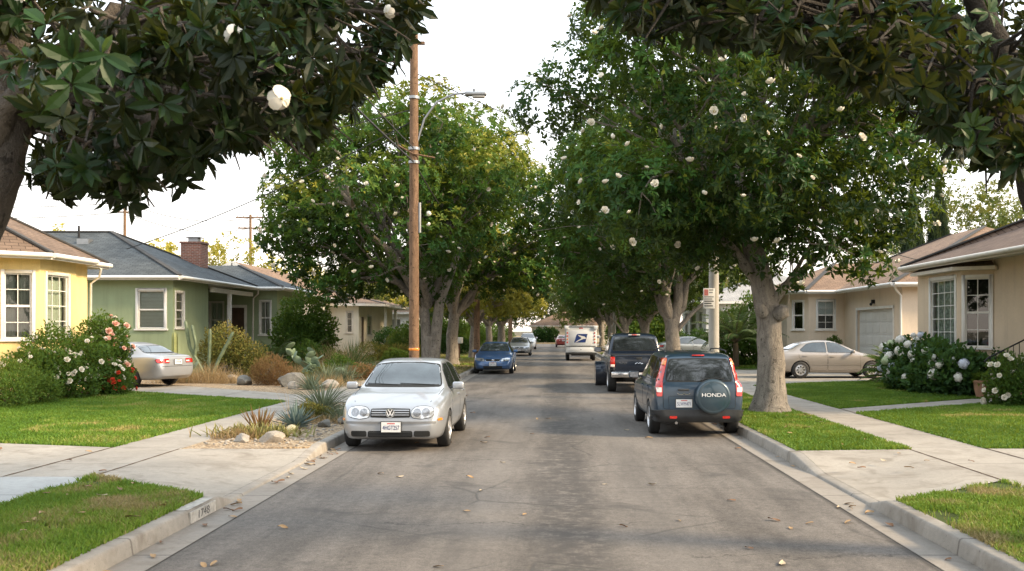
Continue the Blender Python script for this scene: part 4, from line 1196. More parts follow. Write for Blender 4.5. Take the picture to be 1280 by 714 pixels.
place(far4, 1.3, 112, 90)
# ------------------------------------------------------------------ house materials
def stucco(name, c, var=0.12):
    m, nt, b = _new(name)
    o = coord(nt)
    n = noise(nt, o, 0.6, 5, 0.6); f = noise(nt, o, 38, 4, 0.7)
    col = ramp(nt, n, [(0.3, tuple(x * (1 - var) for x in c)), (0.7, tuple(min(1, x * (1 + var * .5)) for x in c))])
    mp = nt.nodes.new('ShaderNodeMapping'); mp.inputs['Scale'].default_value = (3.0, 3.0, 0.25); nt.links.new(o, mp.inputs[0])
    stn = ramp(nt, noise(nt, mp.outputs[0], 1.2, 5, 0.7), [(0.5, 1.0), (0.75, 0.78)])
    col = mixc(nt, 0.6, col, stn, 'MULTIPLY')
    col = mixc(nt, 0.35, col, ramp(nt, f, [(0.3, 0.7), (0.7, 1.15)]), 'MULTIPLY')
    nt.links.new(col, b.inputs['Base Color']); b.inputs['Roughness'].default_value = 0.92; b.inputs['Specular IOR Level'].default_value = 0.2
    bump(nt, b, f, 0.5, 0.008)
    return m

def shingle(name, a, b_, bw=0.33, rh=0.145):
    m, nt, b = _new(name)
    uv = coord(nt, 'UV')
    br = nt.nodes.new('ShaderNodeTexBrick')
    br.inputs['Scale'].default_value = 1.0
    br.inputs['Color1'].default_value = (*a, 1); br.inputs['Color2'].default_value = (*b_, 1)
    br.inputs['Mortar'].default_value = tuple(x * 0.28 for x in a) + (1,)
    br.inputs['Mortar Size'].default_value = 0.010; br.inputs['Mortar Smooth'].default_value = 0.3
    br.inputs['Brick Width'].default_value = bw; br.inputs['Row Height'].default_value = rh
    br.offset = 0.43; br.inputs['Bias'].default_value = -0.1
    nt.links.new(uv, br.inputs['Vector'])
    o = coord(nt)
    col = mixc(nt, 0.8, br.outputs['Color'], ramp(nt, noise(nt, o, 0.8, 5, 0.65), [(0.3, 0.72), (0.7, 1.2)]), 'MULTIPLY')
    col = mixc(nt, 0.5, col, ramp(nt, noise(nt, o, 45, 3, 0.8), [(0.3, 0.6), (0.7, 1.3)]), 'MULTIPLY')
    nt.links.new(col, b.inputs['Base Color']); b.inputs['Roughness'].default_value = 0.93; b.inputs['Specular IOR Level'].default_value = 0.2
    # each course thickens toward its lower edge
    sp = nt.nodes.new('ShaderNodeSeparateXYZ'); nt.links.new(uv, sp.inputs[0])
    saw = mth(nt, 'SUBTRACT', 1.0, mth(nt, 'FRACT', mth(nt, 'DIVIDE', sp.outputs[1], rh)))
    bump(nt, b, saw, 0.6, 0.03)
    return m

def brickmat(name, a=(0.30, 0.105, 0.065), b_=(0.21, 0.075, 0.05)):
    m, nt, b = _new(name)
    uv = coord(nt, 'UV')
    br = nt.nodes.new('ShaderNodeTexBrick'); br.inputs['Scale'].default_value = 1.0
    br.inputs['Color1'].default_value = (*a, 1); br.inputs['Color2'].default_value = (*b_, 1); br.inputs['Mortar'].default_value = (0.34, 0.28, 0.23, 1)
    br.inputs['Mortar Size'].default_value = 0.010; br.inputs['Brick Width'].default_value = 0.21; br.inputs['Row Height'].default_value = 0.075
    nt.links.new(uv, br.inputs['Vector'])
    col = mixc(nt, 0.7, br.outputs['Color'], ramp(nt, noise(nt, coord(nt), 5, 4), [(0.3, 0.7), (0.7, 1.2)]), 'MULTIPLY')
    nt.links.new(col, b.inputs['Base Color']); b.inputs['Roughness'].default_value = 0.9
    bump(nt, b, br.outputs['Fac'], -0.5, 0.01)
    return m

def clearglass():
    m, nt, b = _new('window_glass')
    nt.nodes.remove(b)
    t = nt.nodes.new('ShaderNodeBsdfTransparent'); t.inputs[0].default_value = (0.80, 0.86, 0.83, 1)
    g = nt.nodes.new('ShaderNodeBsdfGlossy'); g.inputs['Roughness'].default_value = 0.02
    f = nt.nodes.new('ShaderNodeFresnel'); f.inputs[0].default_value = 1.6
    nz = nt.nodes.new('ShaderNodeBump'); nz.inputs['Strength'].default_value = 0.04; nz.inputs['Distance'].default_value = 0.05
    nt.links.new(noise(nt, coord(nt), 2.0, 2), nz.inputs['Height']); nt.links.new(nz.outputs[0], g.inputs['Normal'])
    mx = nt.nodes.new('ShaderNodeMixShader')
    nt.links.new(mth(nt, 'ADD', f.outputs[0], 0.05), mx.inputs[0]); nt.links.new(t.outputs[0], mx.inputs[1]); nt.links.new(g.outputs[0], mx.inputs[2])
    nt.links.new(mx.outputs[0], nt.nodes['Material Output'].inputs['Surface'])
    return m

M_TRIM = pmat('white_trim', (0.72, 0.70, 0.66), 0.5, var=0.10, vs=4, bs=20, bstr=0.1)
M_TRIM2 = pmat('cream_trim', (0.66, 0.60, 0.52), 0.5, var=0.12, vs=4)
M_PANE = clearglass()
M_CURT = pmat('pale_curtain', (0.66, 0.70, 0.60), 0.9, var=0.15, vs=2)
M_CURTD = pmat('grey_curtain', (0.48, 0.45, 0.38), 0.9, var=0.2, vs=2)
M_BLIND = pmat('white_blind', (0.75, 0.78, 0.78), 0.7, var=0.1, vs=2)
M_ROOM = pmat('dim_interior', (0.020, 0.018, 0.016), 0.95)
M_LACE = pmat('lace_curtain', (0.60, 0.66, 0.60), 0.9, var=0.55, vs=9)
M_DOOR = pmat('brown_door', (0.07, 0.035, 0.02), 0.5, var=0.3, vs=5)
M_YEL = stucco('yellow_stucco', (0.78, 0.61, 0.285))
M_GRN = stucco('sage_green_stucco', (0.29, 0.35, 0.215))
M_TAN = stucco('tan_stucco', (0.66, 0.53, 0.39))
M_PNK = stucco('pinkish_stucco', (0.70, 0.585, 0.46))
M_CRM = stucco('cream_stucco', (0.76, 0.69, 0.57))
M_WST = stucco('white_stucco', (0.66, 0.66, 0.64))
M_RBRN = shingle('brown_shingle', (0.19, 0.132, 0.095), (0.135, 0.094, 0.068))
M_RGRY = shingle('grey_shingle', (0.100, 0.112, 0.118), (0.066, 0.076, 0.082))
M_RTAN = shingle('tan_brown_shingle', (0.255, 0.17, 0.115), (0.19, 0.125, 0.088))
M_RDRK = shingle('dark_brown_shingle', (0.165, 0.115, 0.088), (0.12, 0.082, 0.065))
M_BRICK = brickmat('red_brick')
M_METAL = pmat('grey_metal', (0.30, 0.31, 0.32), 0.4, 0.7, var=0.2)
M_IRON = pmat('black_iron', (0.012, 0.012, 0.013), 0.5, 0.3)
M_GARD = pmat('garage_door_paint', (0.62, 0.61, 0.58), 0.5, var=0.08, vs=2)

def wall(m, a, b, z0, z1, openings=(), depth=0.12, mi=0):
    """wall from a to b (outside on the right), with openings (u0,u1,z0,z1) and their reveals"""
    a = Vector((a[0], a[1])); b = Vector((b[0], b[1])); L = (b - a).length; d = (b - a) / L; n = Vector((d.y, -d.x))
    P = lambda u, z, k=0: (a.x + d.x * u - n.x * k, a.y + d.y * u - n.y * k, z)
    us = sorted({0, L} | {o[0] for o in openings} | {o[1] for o in openings}); zs = sorted({z0, z1} | {o[2] for o in openings} | {o[3] for o in openings})
    for u0, u1 in zip(us, us[1:]):
        for q0, q1 in zip(zs, zs[1:]):
            if any(o[0] - 1e-6 <= u0 and u1 <= o[1] + 1e-6 and o[2] - 1e-6 <= q0 and q1 <= o[3] + 1e-6 for o in openings): continue
            m.face((P(u0, q0), P(u1, q0), P(u1, q1), P(u0, q1)), mi)
    for u0, u1, q0, q1 in openings:
        m.face((P(u0, q0), P(u0, q1), P(u0, q1, depth), P(u0, q0, depth)), mi)
        m.face((P(u1, q0, depth), P(u1, q1, depth), P(u1, q1), P(u1, q0)), mi)
        m.face((P(u0, q1), P(u1, q1), P(u1, q1, depth), P(u0, q1, depth)), mi)
        m.face((P(u0, q0, depth), P(u1, q0, depth), P(u1, q0), P(u0, q0)), mi)

def window(root, a, b, u0, u1, z0, z1, cols=2, rows=2, rail=True, curtain='pleat', cm=None, trim=None, tw=0.085, sill=True):
    trim = trim or M_TRIM; cm = cm or M_CURT
    a = Vector((a[0], a[1])); b = Vector((b[0], b[1])); d = (b - a).normalized(); n = Vector((d.y, -d.x))
    M = Matrix(((d.x, n.x, 0, a.x), (d.y, n.y, 0, a.y), (0, 0, 1, 0), (0, 0, 0, 1)))   # x along, y outward, z up
    B = lambda m, x0, x1, y0, y1, q0, q1, mi=0: m.box(x0, x1, y0, y1, q0, q1, mi, M)
    w = MB()
    B(w, u0 - tw, u0 + .004, -.02, .035, z0 - .01, z1 + tw); B(w, u1 - .004, u1 + tw, -.02, .035, z0 - .01, z1 + tw)
    B(w, u0 + .004, u1 - .004, -.02, .035, z1 - .004, z1 + tw)
    if sill: B(w, u0 - tw - .05, u1 + tw + .05, -.02, .075, z0 - .075, z0 - .01)
    else: B(w, u0 - tw, u1 + tw, -.02, .035, z0 - tw, z0 - .01)
    o = w.build('window', trim, root, bevel=.006, world=True, segs=1)
    f = MB(); s = .045
    B(f, u0, u0 + s, -.075, -.03, z0, z1); B(f, u1 - s, u1, -.075, -.03, z0, z1); B(f, u0 + s, u1 - s, -.075, -.03, z0, z0 + s); B(f, u0 + s, u1 - s, -.075, -.03, z1 - s, z1)
    zm = (z0 + z1) / 2
    if rail: B(f, u0 + s, u1 - s, -.072, -.025, zm - .03, zm + .03)
    for i in range(1, cols):
        x = u0 + (u1 - u0) * i / cols; B(f, x - .011, x + .011, -.068, -.045, z0 + s, z1 - s)
    for i in range(1, rows):
        z = z0 + (z1 - z0) * i / rows
        if rail and abs(z - zm) < .05: continue
        B(f, u0 + s, u1 - s, -.067, -.046, z - .011, z + .011)
    f.build('sash_frame', trim, o)
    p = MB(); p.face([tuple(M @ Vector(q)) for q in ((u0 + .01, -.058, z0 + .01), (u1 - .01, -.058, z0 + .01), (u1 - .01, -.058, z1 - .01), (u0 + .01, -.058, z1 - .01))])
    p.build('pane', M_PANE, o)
    c = MB()
    if curtain == 'pleat':
        gaps = [(u0 - .05, u0 + (u1 - u0) * .46), (u0 + (u1 - u0) * .54, u1 + .05)] if cm is M_CURTD else [(u0 - .05, u1 + .05)]
        for q0, q1 in gaps:
            k = max(8, int((q1 - q0) / .018)); row = []
            for i in range(k + 1):
                x = q0 + (q1 - q0) * i / k
                row.append((x, -.19 + .028 * math.sin(x * 46) + .012 * math.sin(x * 19 + 1)))
            c.grid([[M @ Vector((x, y, z0 - .05)) for x, y in row], [M @ Vector((x, y, z1 + .05)) for x, y in row]], 0, True)
        c.build('curtain', cm, o)
    elif curtain == 'blind':
        zb = z0 + (z1 - z0) * .02; k = int((z1 - zb) / .055)
        for i in range(k):
            z = zb + i * .055; B(c, u0 + .01, u1 - .01, -.150, -.142, z, z + .049)
        c.build('blind', cm, o)
    elif curtain == 'half':
        k = int((z1 - zm) / .055)
        for i in range(k):
            z = zm + i * .055; B(c, u0 + .01, u1 - .01, -.150, -.142, z, z + .049)
        c.build('blind', cm, o)
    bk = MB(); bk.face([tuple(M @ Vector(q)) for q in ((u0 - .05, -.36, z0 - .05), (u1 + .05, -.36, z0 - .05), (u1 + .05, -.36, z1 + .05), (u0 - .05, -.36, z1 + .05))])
    bk.build('dark_room_backing', M_ROOM, o)  # near-black sheet behind the pane, shade of the unlit room as colour
    return o

def eaves(root, pts, z, mat, closed=False, h=.17, gut=True, name='fascia'):
    """fascia board with a gutter along an eave line"""
    m = MB(); k = len(pts)
    for i in range(k if closed else k - 1):
        a = pts[i]; b = pts[(i + 1) % k]
        za = a[2] if len(a) > 2 else z; zb = b[2] if len(b) > 2 else z
        d = (Vector(b[:2]) - Vector(a[:2])).normalized()
        a2 = Vector(a[:2]) - d * .02 * 0; b2 = Vector(b[:2])
        m.beam((a2.x, a2.y, za - h / 2 - .012), (b2.x, b2.y, zb - h / 2 - .012), .045, h)
        if gut:
            n = Vector((d.y, -d.x)) * .075
            m.tube([(a2.x + n.x, a2.y + n.y, za - .075), (b2.x + n.x, b2.y + n.y, zb - .075)], .068, 8, 0, True, 0, True)
    return m.build(name, mat, root, world=True)

def roof_mesh(root, faces, mat, soffit=None, sz=None, strips=(), smat=None, name='roof'):
    m = MB()
    for f in faces: m.face(f, 0)
    if soffit: m.face([(p[0], p[1], sz) for p in reversed(soffit)], 1)
    for a, b in strips:      # ridge and hip caps
        a = Vector(a); b = Vector(b); m.beam(a + Vector((0, 0, .02)), b + Vector((0, 0, .02)), .20, .05, 2)
    cap = pmat('ridge_cap', (.052, .05, .048), .9)
    return m.build(name, [mat, smat or M_TRIM, cap], root, world=True)

def house(label, base, group=None, name='house', cat='house'):
    o = empty(name, base); return tag(o, label, cat, group)

# ------------------------------------------------------------------ yellow house, near left
h = house('yellow stucco bungalow with brown shingle roof and bay window at the left edge', (-19, 25, 0))
F = [(-26, 20), (-15.4, 20), (-15.4, 25.2), (-14, 26.25), (-14, 28.25), (-14.4, 28.6), (-14.4, 29.75), (-26, 29.75)]
w = MB(); EZ = 4.0
OP = {2: [(.89, 1.55, 1.72, 3.50)], 3: [(.34, 1.52, 1.78, 3.50)]}
# F[2]->F[3] is the canted face, F[3]->F[4] the street face
for i in range(len(F)): wall(w, F[i], F[(i + 1) % len(F)], .1, EZ, OP.get(i, ()))
w.build('wall', M_YEL, h, world=True)
window(h, F[2], F[3], .89, 1.55, 1.72, 3.50, 2, 4, True, 'pleat', M_CURTD)
window(h, F[3], F[4], .34, 1.52, 1.78, 3.50, 3, 4, False, 'pleat', M_CURT)
e1, e2, e3, e4, e5, e6, e7, e8 = (-14.9, 19.4), (-14.9, 24.85), (-13.55, 26.0), (-13.55, 28.45), (-13.95, 28.8), (-13.95, 30.2), (-26.5, 30.2), (-26.5, 19.4)
z = EZ + .05; Z = lambda p: (p[0], p[1], z)
r1 = (-19.5, 26.2, 7.2); r2 = (-20.7, 24.3, 7.2)
roof_mesh(h, [(Z(e3), Z(e4), r1), (Z(e4), Z(e5), r1), (Z(e5), Z(e6), r1), (Z(e6), Z(e7), r2, r1), (Z(e2), Z(e3), r1), (Z(e1), Z(e2), r1, r2), (Z(e8), Z(e1), r2), (Z(e7), Z(e8), r2)],
          M_RBRN, [e1, e2, e3, e4, e5, e6, e7, e8], EZ - .0, [(Z(e3), r1), (Z(e6), r1)])
eaves(h, [e8, e1, e2, e3, e4, e5, e6, e7], z, M_TRIM, True)
m = MB(); m.tube([(-13.9, 29.6, 3.85), (-14.0, 29.7, 3.6), (-14.3, 29.78, 3.4), (-14.33, 29.8, .2)], .035, 8); m.build('downspout', M_TRIM, h, world=True)

# ------------------------------------------------------------------ green house
h = house('sage green stucco house with grey hip roof and brick chimney on the left', (-19, 43, 0))
w = MB(); EZ = 4.05
S0, S1, S2, S3, S4, S5, S6 = (-27, 38), (-15, 38), (-15, 41.9), (-17.2, 41.9), (-17.2, 48), (-13.75, 48), (-13.75, 53)
wall(w, S0, S1, .1, EZ, [(10.62, 11.66, 2.02, 3.52)]); wall(w, S1, S2, .1, EZ, [(.26, 1.08, 2.06, 3.46)])
wall(w, S2, S3, .1, EZ); wall(w, S3, S4, .1, EZ)
wall(w, S4, S5, .1, EZ, [(.0 + .1, .75, 1.6, 3.35), (1.05, 1.85, .35, 3.1), (2.62, 3.12, 1.75, 3.4)]); wall(w, S5, S6, .1, EZ); wall(w, S6, (-27, 53), .1, EZ); wall(w, (-27, 53), S0, .1, EZ)
w.build('wall', M_GRN, h, world=True)
window(h, S0, S1, 10.62, 11.66, 2.02, 3.52, 1, 2, True, 'blind', M_BLIND, tw=.10)
window(h, S1, S2, .26, 1.08, 2.06, 3.46, 1, 4, True, 'blind', M_CURTD)
window(h, S4, S5, .1, .75, 1.6, 3.35, 2, 2, True, 'pleat', M_CURT, tw=.06)
window(h, S4, S5, 2.62, 3.12, 1.75, 3.4, 2, 2, True, 'pleat', M_CURTD, tw=.07)
m = MB(); m.box(-16.12, -15.38, 48.06, 48.11, .35, 3.08); d = m.build('door', M_DOOR, h, world=True)
m = MB(); m.box(-16.25, -16.12, 47.97, 48.06, .3, 3.2); m.box(-15.38, -15.25, 47.97, 48.06, .3, 3.2); m.box(-16.25, -15.25, 47.972, 48.058, 3.08, 3.22); m.build('door_frame', M_TRIM, d)
m = MB(); m.ball((-15.5, 48.03, 1.3), .05, 8, 6); m.build('handle', M_METAL, d)
m = MB(); m.box(-17.1, -14.4, 42.0, 47.9, .0, .32); m.build('porch_floor', M_DRIVE, h, world=True)
m = MB(); m.box(-14.92, -14.76, 44.1, 44.26, .3, 3.62); m.build('porch_post', M_TRIM, h, world=True, bevel=.01)
m = MB(); m.box(-14.95, -14.75, 41.95, 47.4, 3.62, 3.82); m.build('porch_beam', M_TRIM, h, world=True, bevel=.01)
z = 4.10
e = [(-28, 37.5), (-14.55, 37.5), (-14.55, 47.5), (-28, 47.5)]; Z = lambda p: (p[0], p[1], z)
p1 = (-19.5, 42.5, 6.3); p2 = (-24.5, 42.5, 6.3)
roof_mesh(h, [(Z(e[0]), Z(e[1]), p1, p2), (Z(e[1]), Z(e[2]), p1), (Z(e[2]), Z(e[3]), p2, p1), (Z(e[3]), Z(e[0]), p2)], M_RGRY, e, EZ + .0, [(Z(e[1]), p1), (Z(e[2]), p1), (p1, p2)])
eaves(h, [e[0], e[1], e[2]], z, M_TRIM)
q = [(-20, 47.3), (-13.3, 47.3), (-13.3, 53.5), (-20, 53.5)]; k1 = (-16.4, 50.4, 5.35); k2 = (-20, 50.4, 5.35)
roof_mesh(h, [(Z(q[0]), Z(q[1]), k1, k2), (Z(q[1]), Z(q[2]), k1), (Z(q[2]), Z(q[3]), k2, k1)], M_RGRY, q, EZ - .01, [(Z(q[1]), k1)], name='wing_roof')
eaves(h, [(-14.5, 47.3), q[1], q[2]], z, M_TRIM, name='wing_fascia')
m = MB(); m.box(-17.25, -16.3, 44.6, 45.5, 4.4, 6.0); m.box(-17.3, -16.25, 44.55, 45.55, 6.0, 6.08); c = m.build('chimney', M_BRICK, h, world=True)
m = MB(); m.box(-17.0, -16.55, 44.85, 45.25, 6.08, 6.26); m.box(-17.12, -16.43, 44.73, 45.37, 6.28, 6.31); m.build('chimney_cap', M_METAL, c)
m = MB(); m.prism([(-20.3, 41.0), (-19.8, 41.0), (-19.8, 41.4), (-20.3, 41.4)], 5.55, 5.86); m.build('roof_vent', M_METAL, h, world=True)
m = MB(); m.tube([(-20.6, 41.8, 5.7), (-20.6, 41.8, 6.5)], .05, 8); m.build('vent_pipe', M_IRON, h, world=True)
m = MB(); m.tube([(-14.5, 47.35, 3.95), (-14.55, 47.5, 3.75), (-14.9, 47.9, 3.55), (-14.95, 47.93, .2)], .04, 8); m.build('downspout', M_TRIM, h, world=True)

# ------------------------------------------------------------------ white gabled house behind the green one
h = house('white gabled house with brown roof showing behind the green house', (-18.5, 62, 0))
w = MB()
for a, b in (((-21.6, 56), (-15.5, 56)), ((-15.5, 56), (-15.5, 68)), ((-15.5, 68), (-21.6, 68)), ((-21.6, 68), (-21.6, 56))): wall(w, a, b, .1, 4.2)
w.face([(-21.6, 56, 4.2), (-15.5, 56, 4.2), (-18.5, 56, 5.75)]); w.build('wall', M_WST, h, world=True)
roof_mesh(h, [((-18.5, 55.5, 5.95), (-15.0, 55.5, 4.15), (-15.0, 68.5, 4.15), (-18.5, 68.5, 5.95)), ((-22.1, 55.5, 4.15), (-18.5, 55.5, 5.95), (-18.5, 68.5, 5.95), (-22.1, 68.5, 4.15))], M_RTAN)
m = MB(); m.beam((-18.5, 55.48, 5.86), (-14.98, 55.48, 4.05), .05, .22, 0, (0, 0, 1)); m.beam((-18.5, 55.48, 5.86), (-22.1, 55.48, 4.03), .05, .22, 0, (0, 0, 1)); m.build('bargeboard', M_TRIM, h, world=True)
eaves(h, [(-15.0, 55.5), (-15.0, 68.5)], 4.16, M_TRIM)

# ------------------------------------------------------------------ cream house
h = house('cream stucco house with brown roof and porch behind the utility pole', (-18, 73, 0))
w = MB(); A, B_, C_ = (-26, 66), (-13.3, 66), (-13.3, 80)
wall(w, A, B_, .1, 3.75, [(11.9, 12.25, 1.8, 3.2)]); wall(w, B_, C_, .1, 3.75, [(1.0, 2.0, .4, 2.9), (3.0, 4.6, 1.6, 3.0)]); wall(w, C_, (-26, 80), .1, 3.75); wall(w, (-26, 80), A, .1, 3.75)
w.build('wall', M_CRM, h, world=True)
window(h, A, B_, 11.9, 12.25, 1.8, 3.2, 1, 3, False, 'none', trim=M_TRIM2)
window(h, B_, C_, 3.0, 4.6, 1.6, 3.0, 3, 2, False, 'pleat', M_CURT)
m = MB(); m.box(-13.42, -13.36, 67.0, 68.0, .4, 2.9); d = m.build('door', M_DOOR, h, world=True)
m = MB(); m.ball((-13.33, 67.2, 1.4), .05, 8, 6); m.build('handle', M_METAL, d)
for y in (69.0, 73.5): m = MB(); m.box(-12.1, -11.9, y, y + .2, .2, 3.55); m.build('porch_post', M_TRIM, h, world=True, bevel=.01)
e = [(-26.6, 65.4), (-12.7, 65.4), (-11.6, 66.6), (-11.6, 80.6), (-26.6, 80.6)]; z = 3.8; p1 = (-19, 73, 5.5); p2 = (-21, 73, 5.5)
roof_mesh(h, [(Z(e[0]), Z(e[1]), p1, p2), (Z(e[1]), Z(e[2]), p1), (Z(e[2]), Z(e[3]), p1), (Z(e[3]), Z(e[4]), p2, p1), (Z(e[4]), Z(e[0]), p2)], M_RTAN, e, 3.72, [(Z(e[2]), p1)])
eaves(h, e, z, M_TRIM2, True, gut=False)

def plain_house(label, x0, x1, y0, y1, ez, rz, wm, rm, wins_s=(), wins_street=(), street=1, group=None, lx=None):
    """simple hip-roofed bungalow; street=+1 when its front faces +x"""
    h = house(label, ((x0 + x1) / 2, (y0 + y1) / 2, 0), group)
    w = MB()
    wall(w, (x0, y0), (x1, y0), .05, ez, [q for q in wins_s])
    wall(w, (x1, y0), (x1, y1), .05, ez, wins_street if street > 0 else ())
    wall(w, (x1, y1), (x0, y1), .05, ez)
    wall(w, (x0, y1), (x0, y0), .05, ez, wins_street if street < 0 else ())
    w.build('wall', wm, h, world=True)
    for u0, u1, q0, q1 in wins_s: window(h, (x0, y0), (x1, y0), u0, u1, q0, q1, 2, 2, True, 'pleat', M_CURTD)
    for u0, u1, q0, q1 in wins_street:
        a, b = ((x1, y0), (x1, y1)) if street > 0 else ((x0, y1), (x0, y0))
        window(h, a, b, u0, u1, q0, q1, 2, 2, True, 'pleat', M_CURTD)
    e = [(x0 - .5, y0 - .5), (x1 + .5, y0 - .5), (x1 + .5, y1 + .5), (x0 - .5, y1 + .5)]; z = ez + .05
    ZZ = lambda p: (p[0], p[1], z)
    dx, dy = (x1 - x0) / 2, (y1 - y0) / 2; cx, cy = (x0 + x1) / 2, (y0 + y1) / 2
    if dx > dy: p1 = (x1 - dy, cy, rz); p2 = (x0 + dy, cy, rz); fs = [(ZZ(e[0]), ZZ(e[1]), p1, p2), (ZZ(e[1]), ZZ(e[2]), p1), (ZZ(e[2]), ZZ(e[3]), p2, p1), (ZZ(e[3]), ZZ(e[0]), p2)]
    else: p1 = (cx, y0 + dx, rz); p2 = (cx, y1 - dx, rz); fs = [(ZZ(e[0]), ZZ(e[1]), p1), (ZZ(e[1]), ZZ(e[2]), p2, p1), (ZZ(e[2]), ZZ(e[3]), p2), (ZZ(e[3]), ZZ(e[0]), p1, p2)]
    roof_mesh(h, fs, rm, e, ez + .0)
    eaves(h, e, z, M_TRIM, True, gut=False)
    return h

plain_house('small white house far along the left behind the street trees', -25, -13.2, 90, 102, 3.6, 5.6, M_WST, M_RTAN, [(9.6, 10.8, 1.5, 3.0)], [(3, 4.6, 1.5, 3.0), (7, 8.6, 1.5, 3.0)])
plain_house('low beige house with a wide brown roof facing the end of the street', -3.2, 11, 150, 159, 2.65, 4.9, M_CRM, M_RTAN, [(1.0, 2.4, 1.1, 2.3), (6.0, 8.0, 1.1, 2.3)])
plain_house('white house with pale grey roof behind the concrete lamp pole', 10.6, 22, 66, 78, 3.9, 6.3, M_WST, shingle('pale_shingle', (.36, .35, .34), (.30, .295, .29)), [(.8, 1.6, 1.7, 3.3)], [(1.6, 3.2, 1.6, 3.3), (4.6, 7.4, 1.6, 3.3), (8.6, 10.4, 1.6, 3.3)], -1)

# ------------------------------------------------------------------ near tan house, right
h = house('tan stucco house with box bay window behind the hydrangeas at the right edge', (17, 26, 0))
EZ = 4.0
T = [(12, 31.5), (12, 28.2), (12.75, 27.7), (12.75, 25.75), (14.0, 25.75), (14.0, 19.5), (24, 19.5), (24, 31.5)]
w = MB(); OP = {0: [(1.10, 2.93, 1.50, 3.50)], 1: [(.12, .80, 1.46, 3.48)], 4: [(1.2, 2.2, .75, 3.05), (3.2, 4.8, 1.7, 3.3)]}
for i in range(len(T)): wall(w, T[i], T[(i + 1) % len(T)], .1, EZ, OP.get(i, ()))
w.build('wall', M_TAN, h, world=True)
window(h, T[0], T[1], 1.10, 2.93, 1.50, 3.50, 4, 5, False, 'pleat', M_LACE, tw=.11)
window(h, T[1], T[2], .12, .80, 1.46, 3.48, 2, 4, True, 'none', tw=.09)
window(h, T[4], T[5], 3.2, 4.8, 1.7, 3.3, 2, 2, True, 'pleat', M_CURT)
m = MB(); m.box(14.06, 14.12, 23.55, 24.55, .75, 3.05); d = m.build('door', M_DOOR, h, world=True)
m = MB(); m.ball((14.02, 23.7, 1.7), .05, 8, 6); m.build('handle', M_METAL, d)
# small roof over the bay
m = MB(); b0 = [(12, 31.3), (11.68, 31.3), (11.68, 28.05), (12.62, 27.35), (12.75, 27.45), (12.75, 27.7), (12.0, 28.2)]
m.prism(b0, 3.70, 3.80, 0); m.build('bay_cornice', M_TRIM2, h, world=True)
m = MB(); t = 3.802; m.face([(11.68, 28.05, t), (11.68, 31.3, t), (12.02, 31.0, 3.98), (12.02, 28.3, 3.98)][::-1]); m.face([(12.62, 27.35, t), (11.68, 28.05, t), (12.02, 28.3, 3.98), (12.7, 27.75, 3.98)][::-1]); m.build('bay_roof', M_RDRK, h, world=True)
e = [(11.65, 32.0), (11.65, 19.0), (24.5, 19.0), (24.5, 32.0)]; z = 4.06; a1 = (17.6, 26.2, 6.75); a2 = (18.6, 24.8, 6.75)
roof_mesh(h, [(Z(e[0]), Z(e[1]), a2, a1), (Z(e[1]), Z(e[2]), a2), (Z(e[2]), Z(e[3]), a1, a2), (Z(e[3]), Z(e[0]), a1)], M_RDRK, e[:], EZ + .0, [(Z(e[0]), a1)])
eaves(h, [e[3], e[0], e[1]], z, M_TRIM2)
m = MB(); m.tube([(13.9, 40.5, 0), (13.9, 40.5, .01)], .01, 4)
# brick steps, porch and railing
s = tag(empty('brick_steps', (12.2, 24.6, .15)), 'red brick front steps beside the white rose bush at the right edge', 'steps')
for k in range(4):
    m = MB(); m.box(11.55 + k * .33, 14.0, 23.35, 25.35, .1 if k == 0 else .13 + k * .16, .13 + (k + 1) * .16); m.build('step', M_BRICK, s, bevel=.008, world=True)
q = tag(empty('hand_railing', (12.2, 25.45, .15)), 'black iron stair railing beside the tan house wall', 'railing')
P0 = (11.55, 25.42, 1.22); P1 = (12.75, 25.42, 1.82); P2 = (14.0, 25.42, 1.82)
m = MB(); m.tube([(11.45, 25.42, 1.12), P0, P1, P2], .022, 8); m.build('handrail', M_IRON, q, world=True)
m = MB(); m.tube([(11.6, 25.42, .52), (12.75, 25.42, 1.05), (14.0, 25.42, 1.05)], .014, 6); m.build('lower_rail', M_IRON, q, world=True)
for k in range(16):
    x = 11.6 + k * .155; zt = 1.24 + min(1, (x - 11.55) / 1.2) * .58; zb = .50 + min(1, (x - 11.6) / 1.15) * .53
    m = MB(); m.tube([(x, 25.42, zb if k else .15), (x, 25.42, zt)], .011 if k else .02, 6); m.build('baluster', M_IRON, q, world=True)

# ------------------------------------------------------------------ house with the garage
h = house('pinkish stucco house with white garage door behind the champagne sedan', (19, 46, 0))
EZ = 3.80
w = MB()
G = [(11.5, 54), (11.5, 47.0), (12.3, 46.0), (14.0, 46.0), (14.0, 38.4), (26, 38.4), (26, 54)]
OP = {1: [(.38, .95, 2.0, 3.35)], 2: [(.42, 1.22, 2.0, 3.36)], 3: [(1.98, 6.62, .15, 2.86)]}
for i in range(len(G)): wall(w, G[i], G[(i + 1) % len(G)], .1, EZ, OP.get(i, ()), .12 if i != 3 else .22)
w.build('wall', M_PNK, h, world=True)
window(h, G[1], G[2], .38, .95, 2.0, 3.35, 1, 2, True, 'none', tw=.07)
window(h, G[2], G[3], .42, 1.22, 2.0, 3.36, 2, 4, True, 'half', M_BLIND, tw=.08)
m = MB()
for k in range(5):
    z0 = .16 + k * .54; m.box(14.10, 14.16, 39.40, 44.0, z0, z0 + .532)
    for j in range(5): m.box(14.086, 14.102, 39.5 + j * .9, 40.25 + j * .9, z0 + .08, z0 + .45)
gd = m.build('garage_door', M_GARD, h, world=True, bevel=.008, segs=1)
m = MB(); m.box(14.07, 14.10, 41.5, 41.75, .9, .96); m.build('handle', M_METAL, gd)
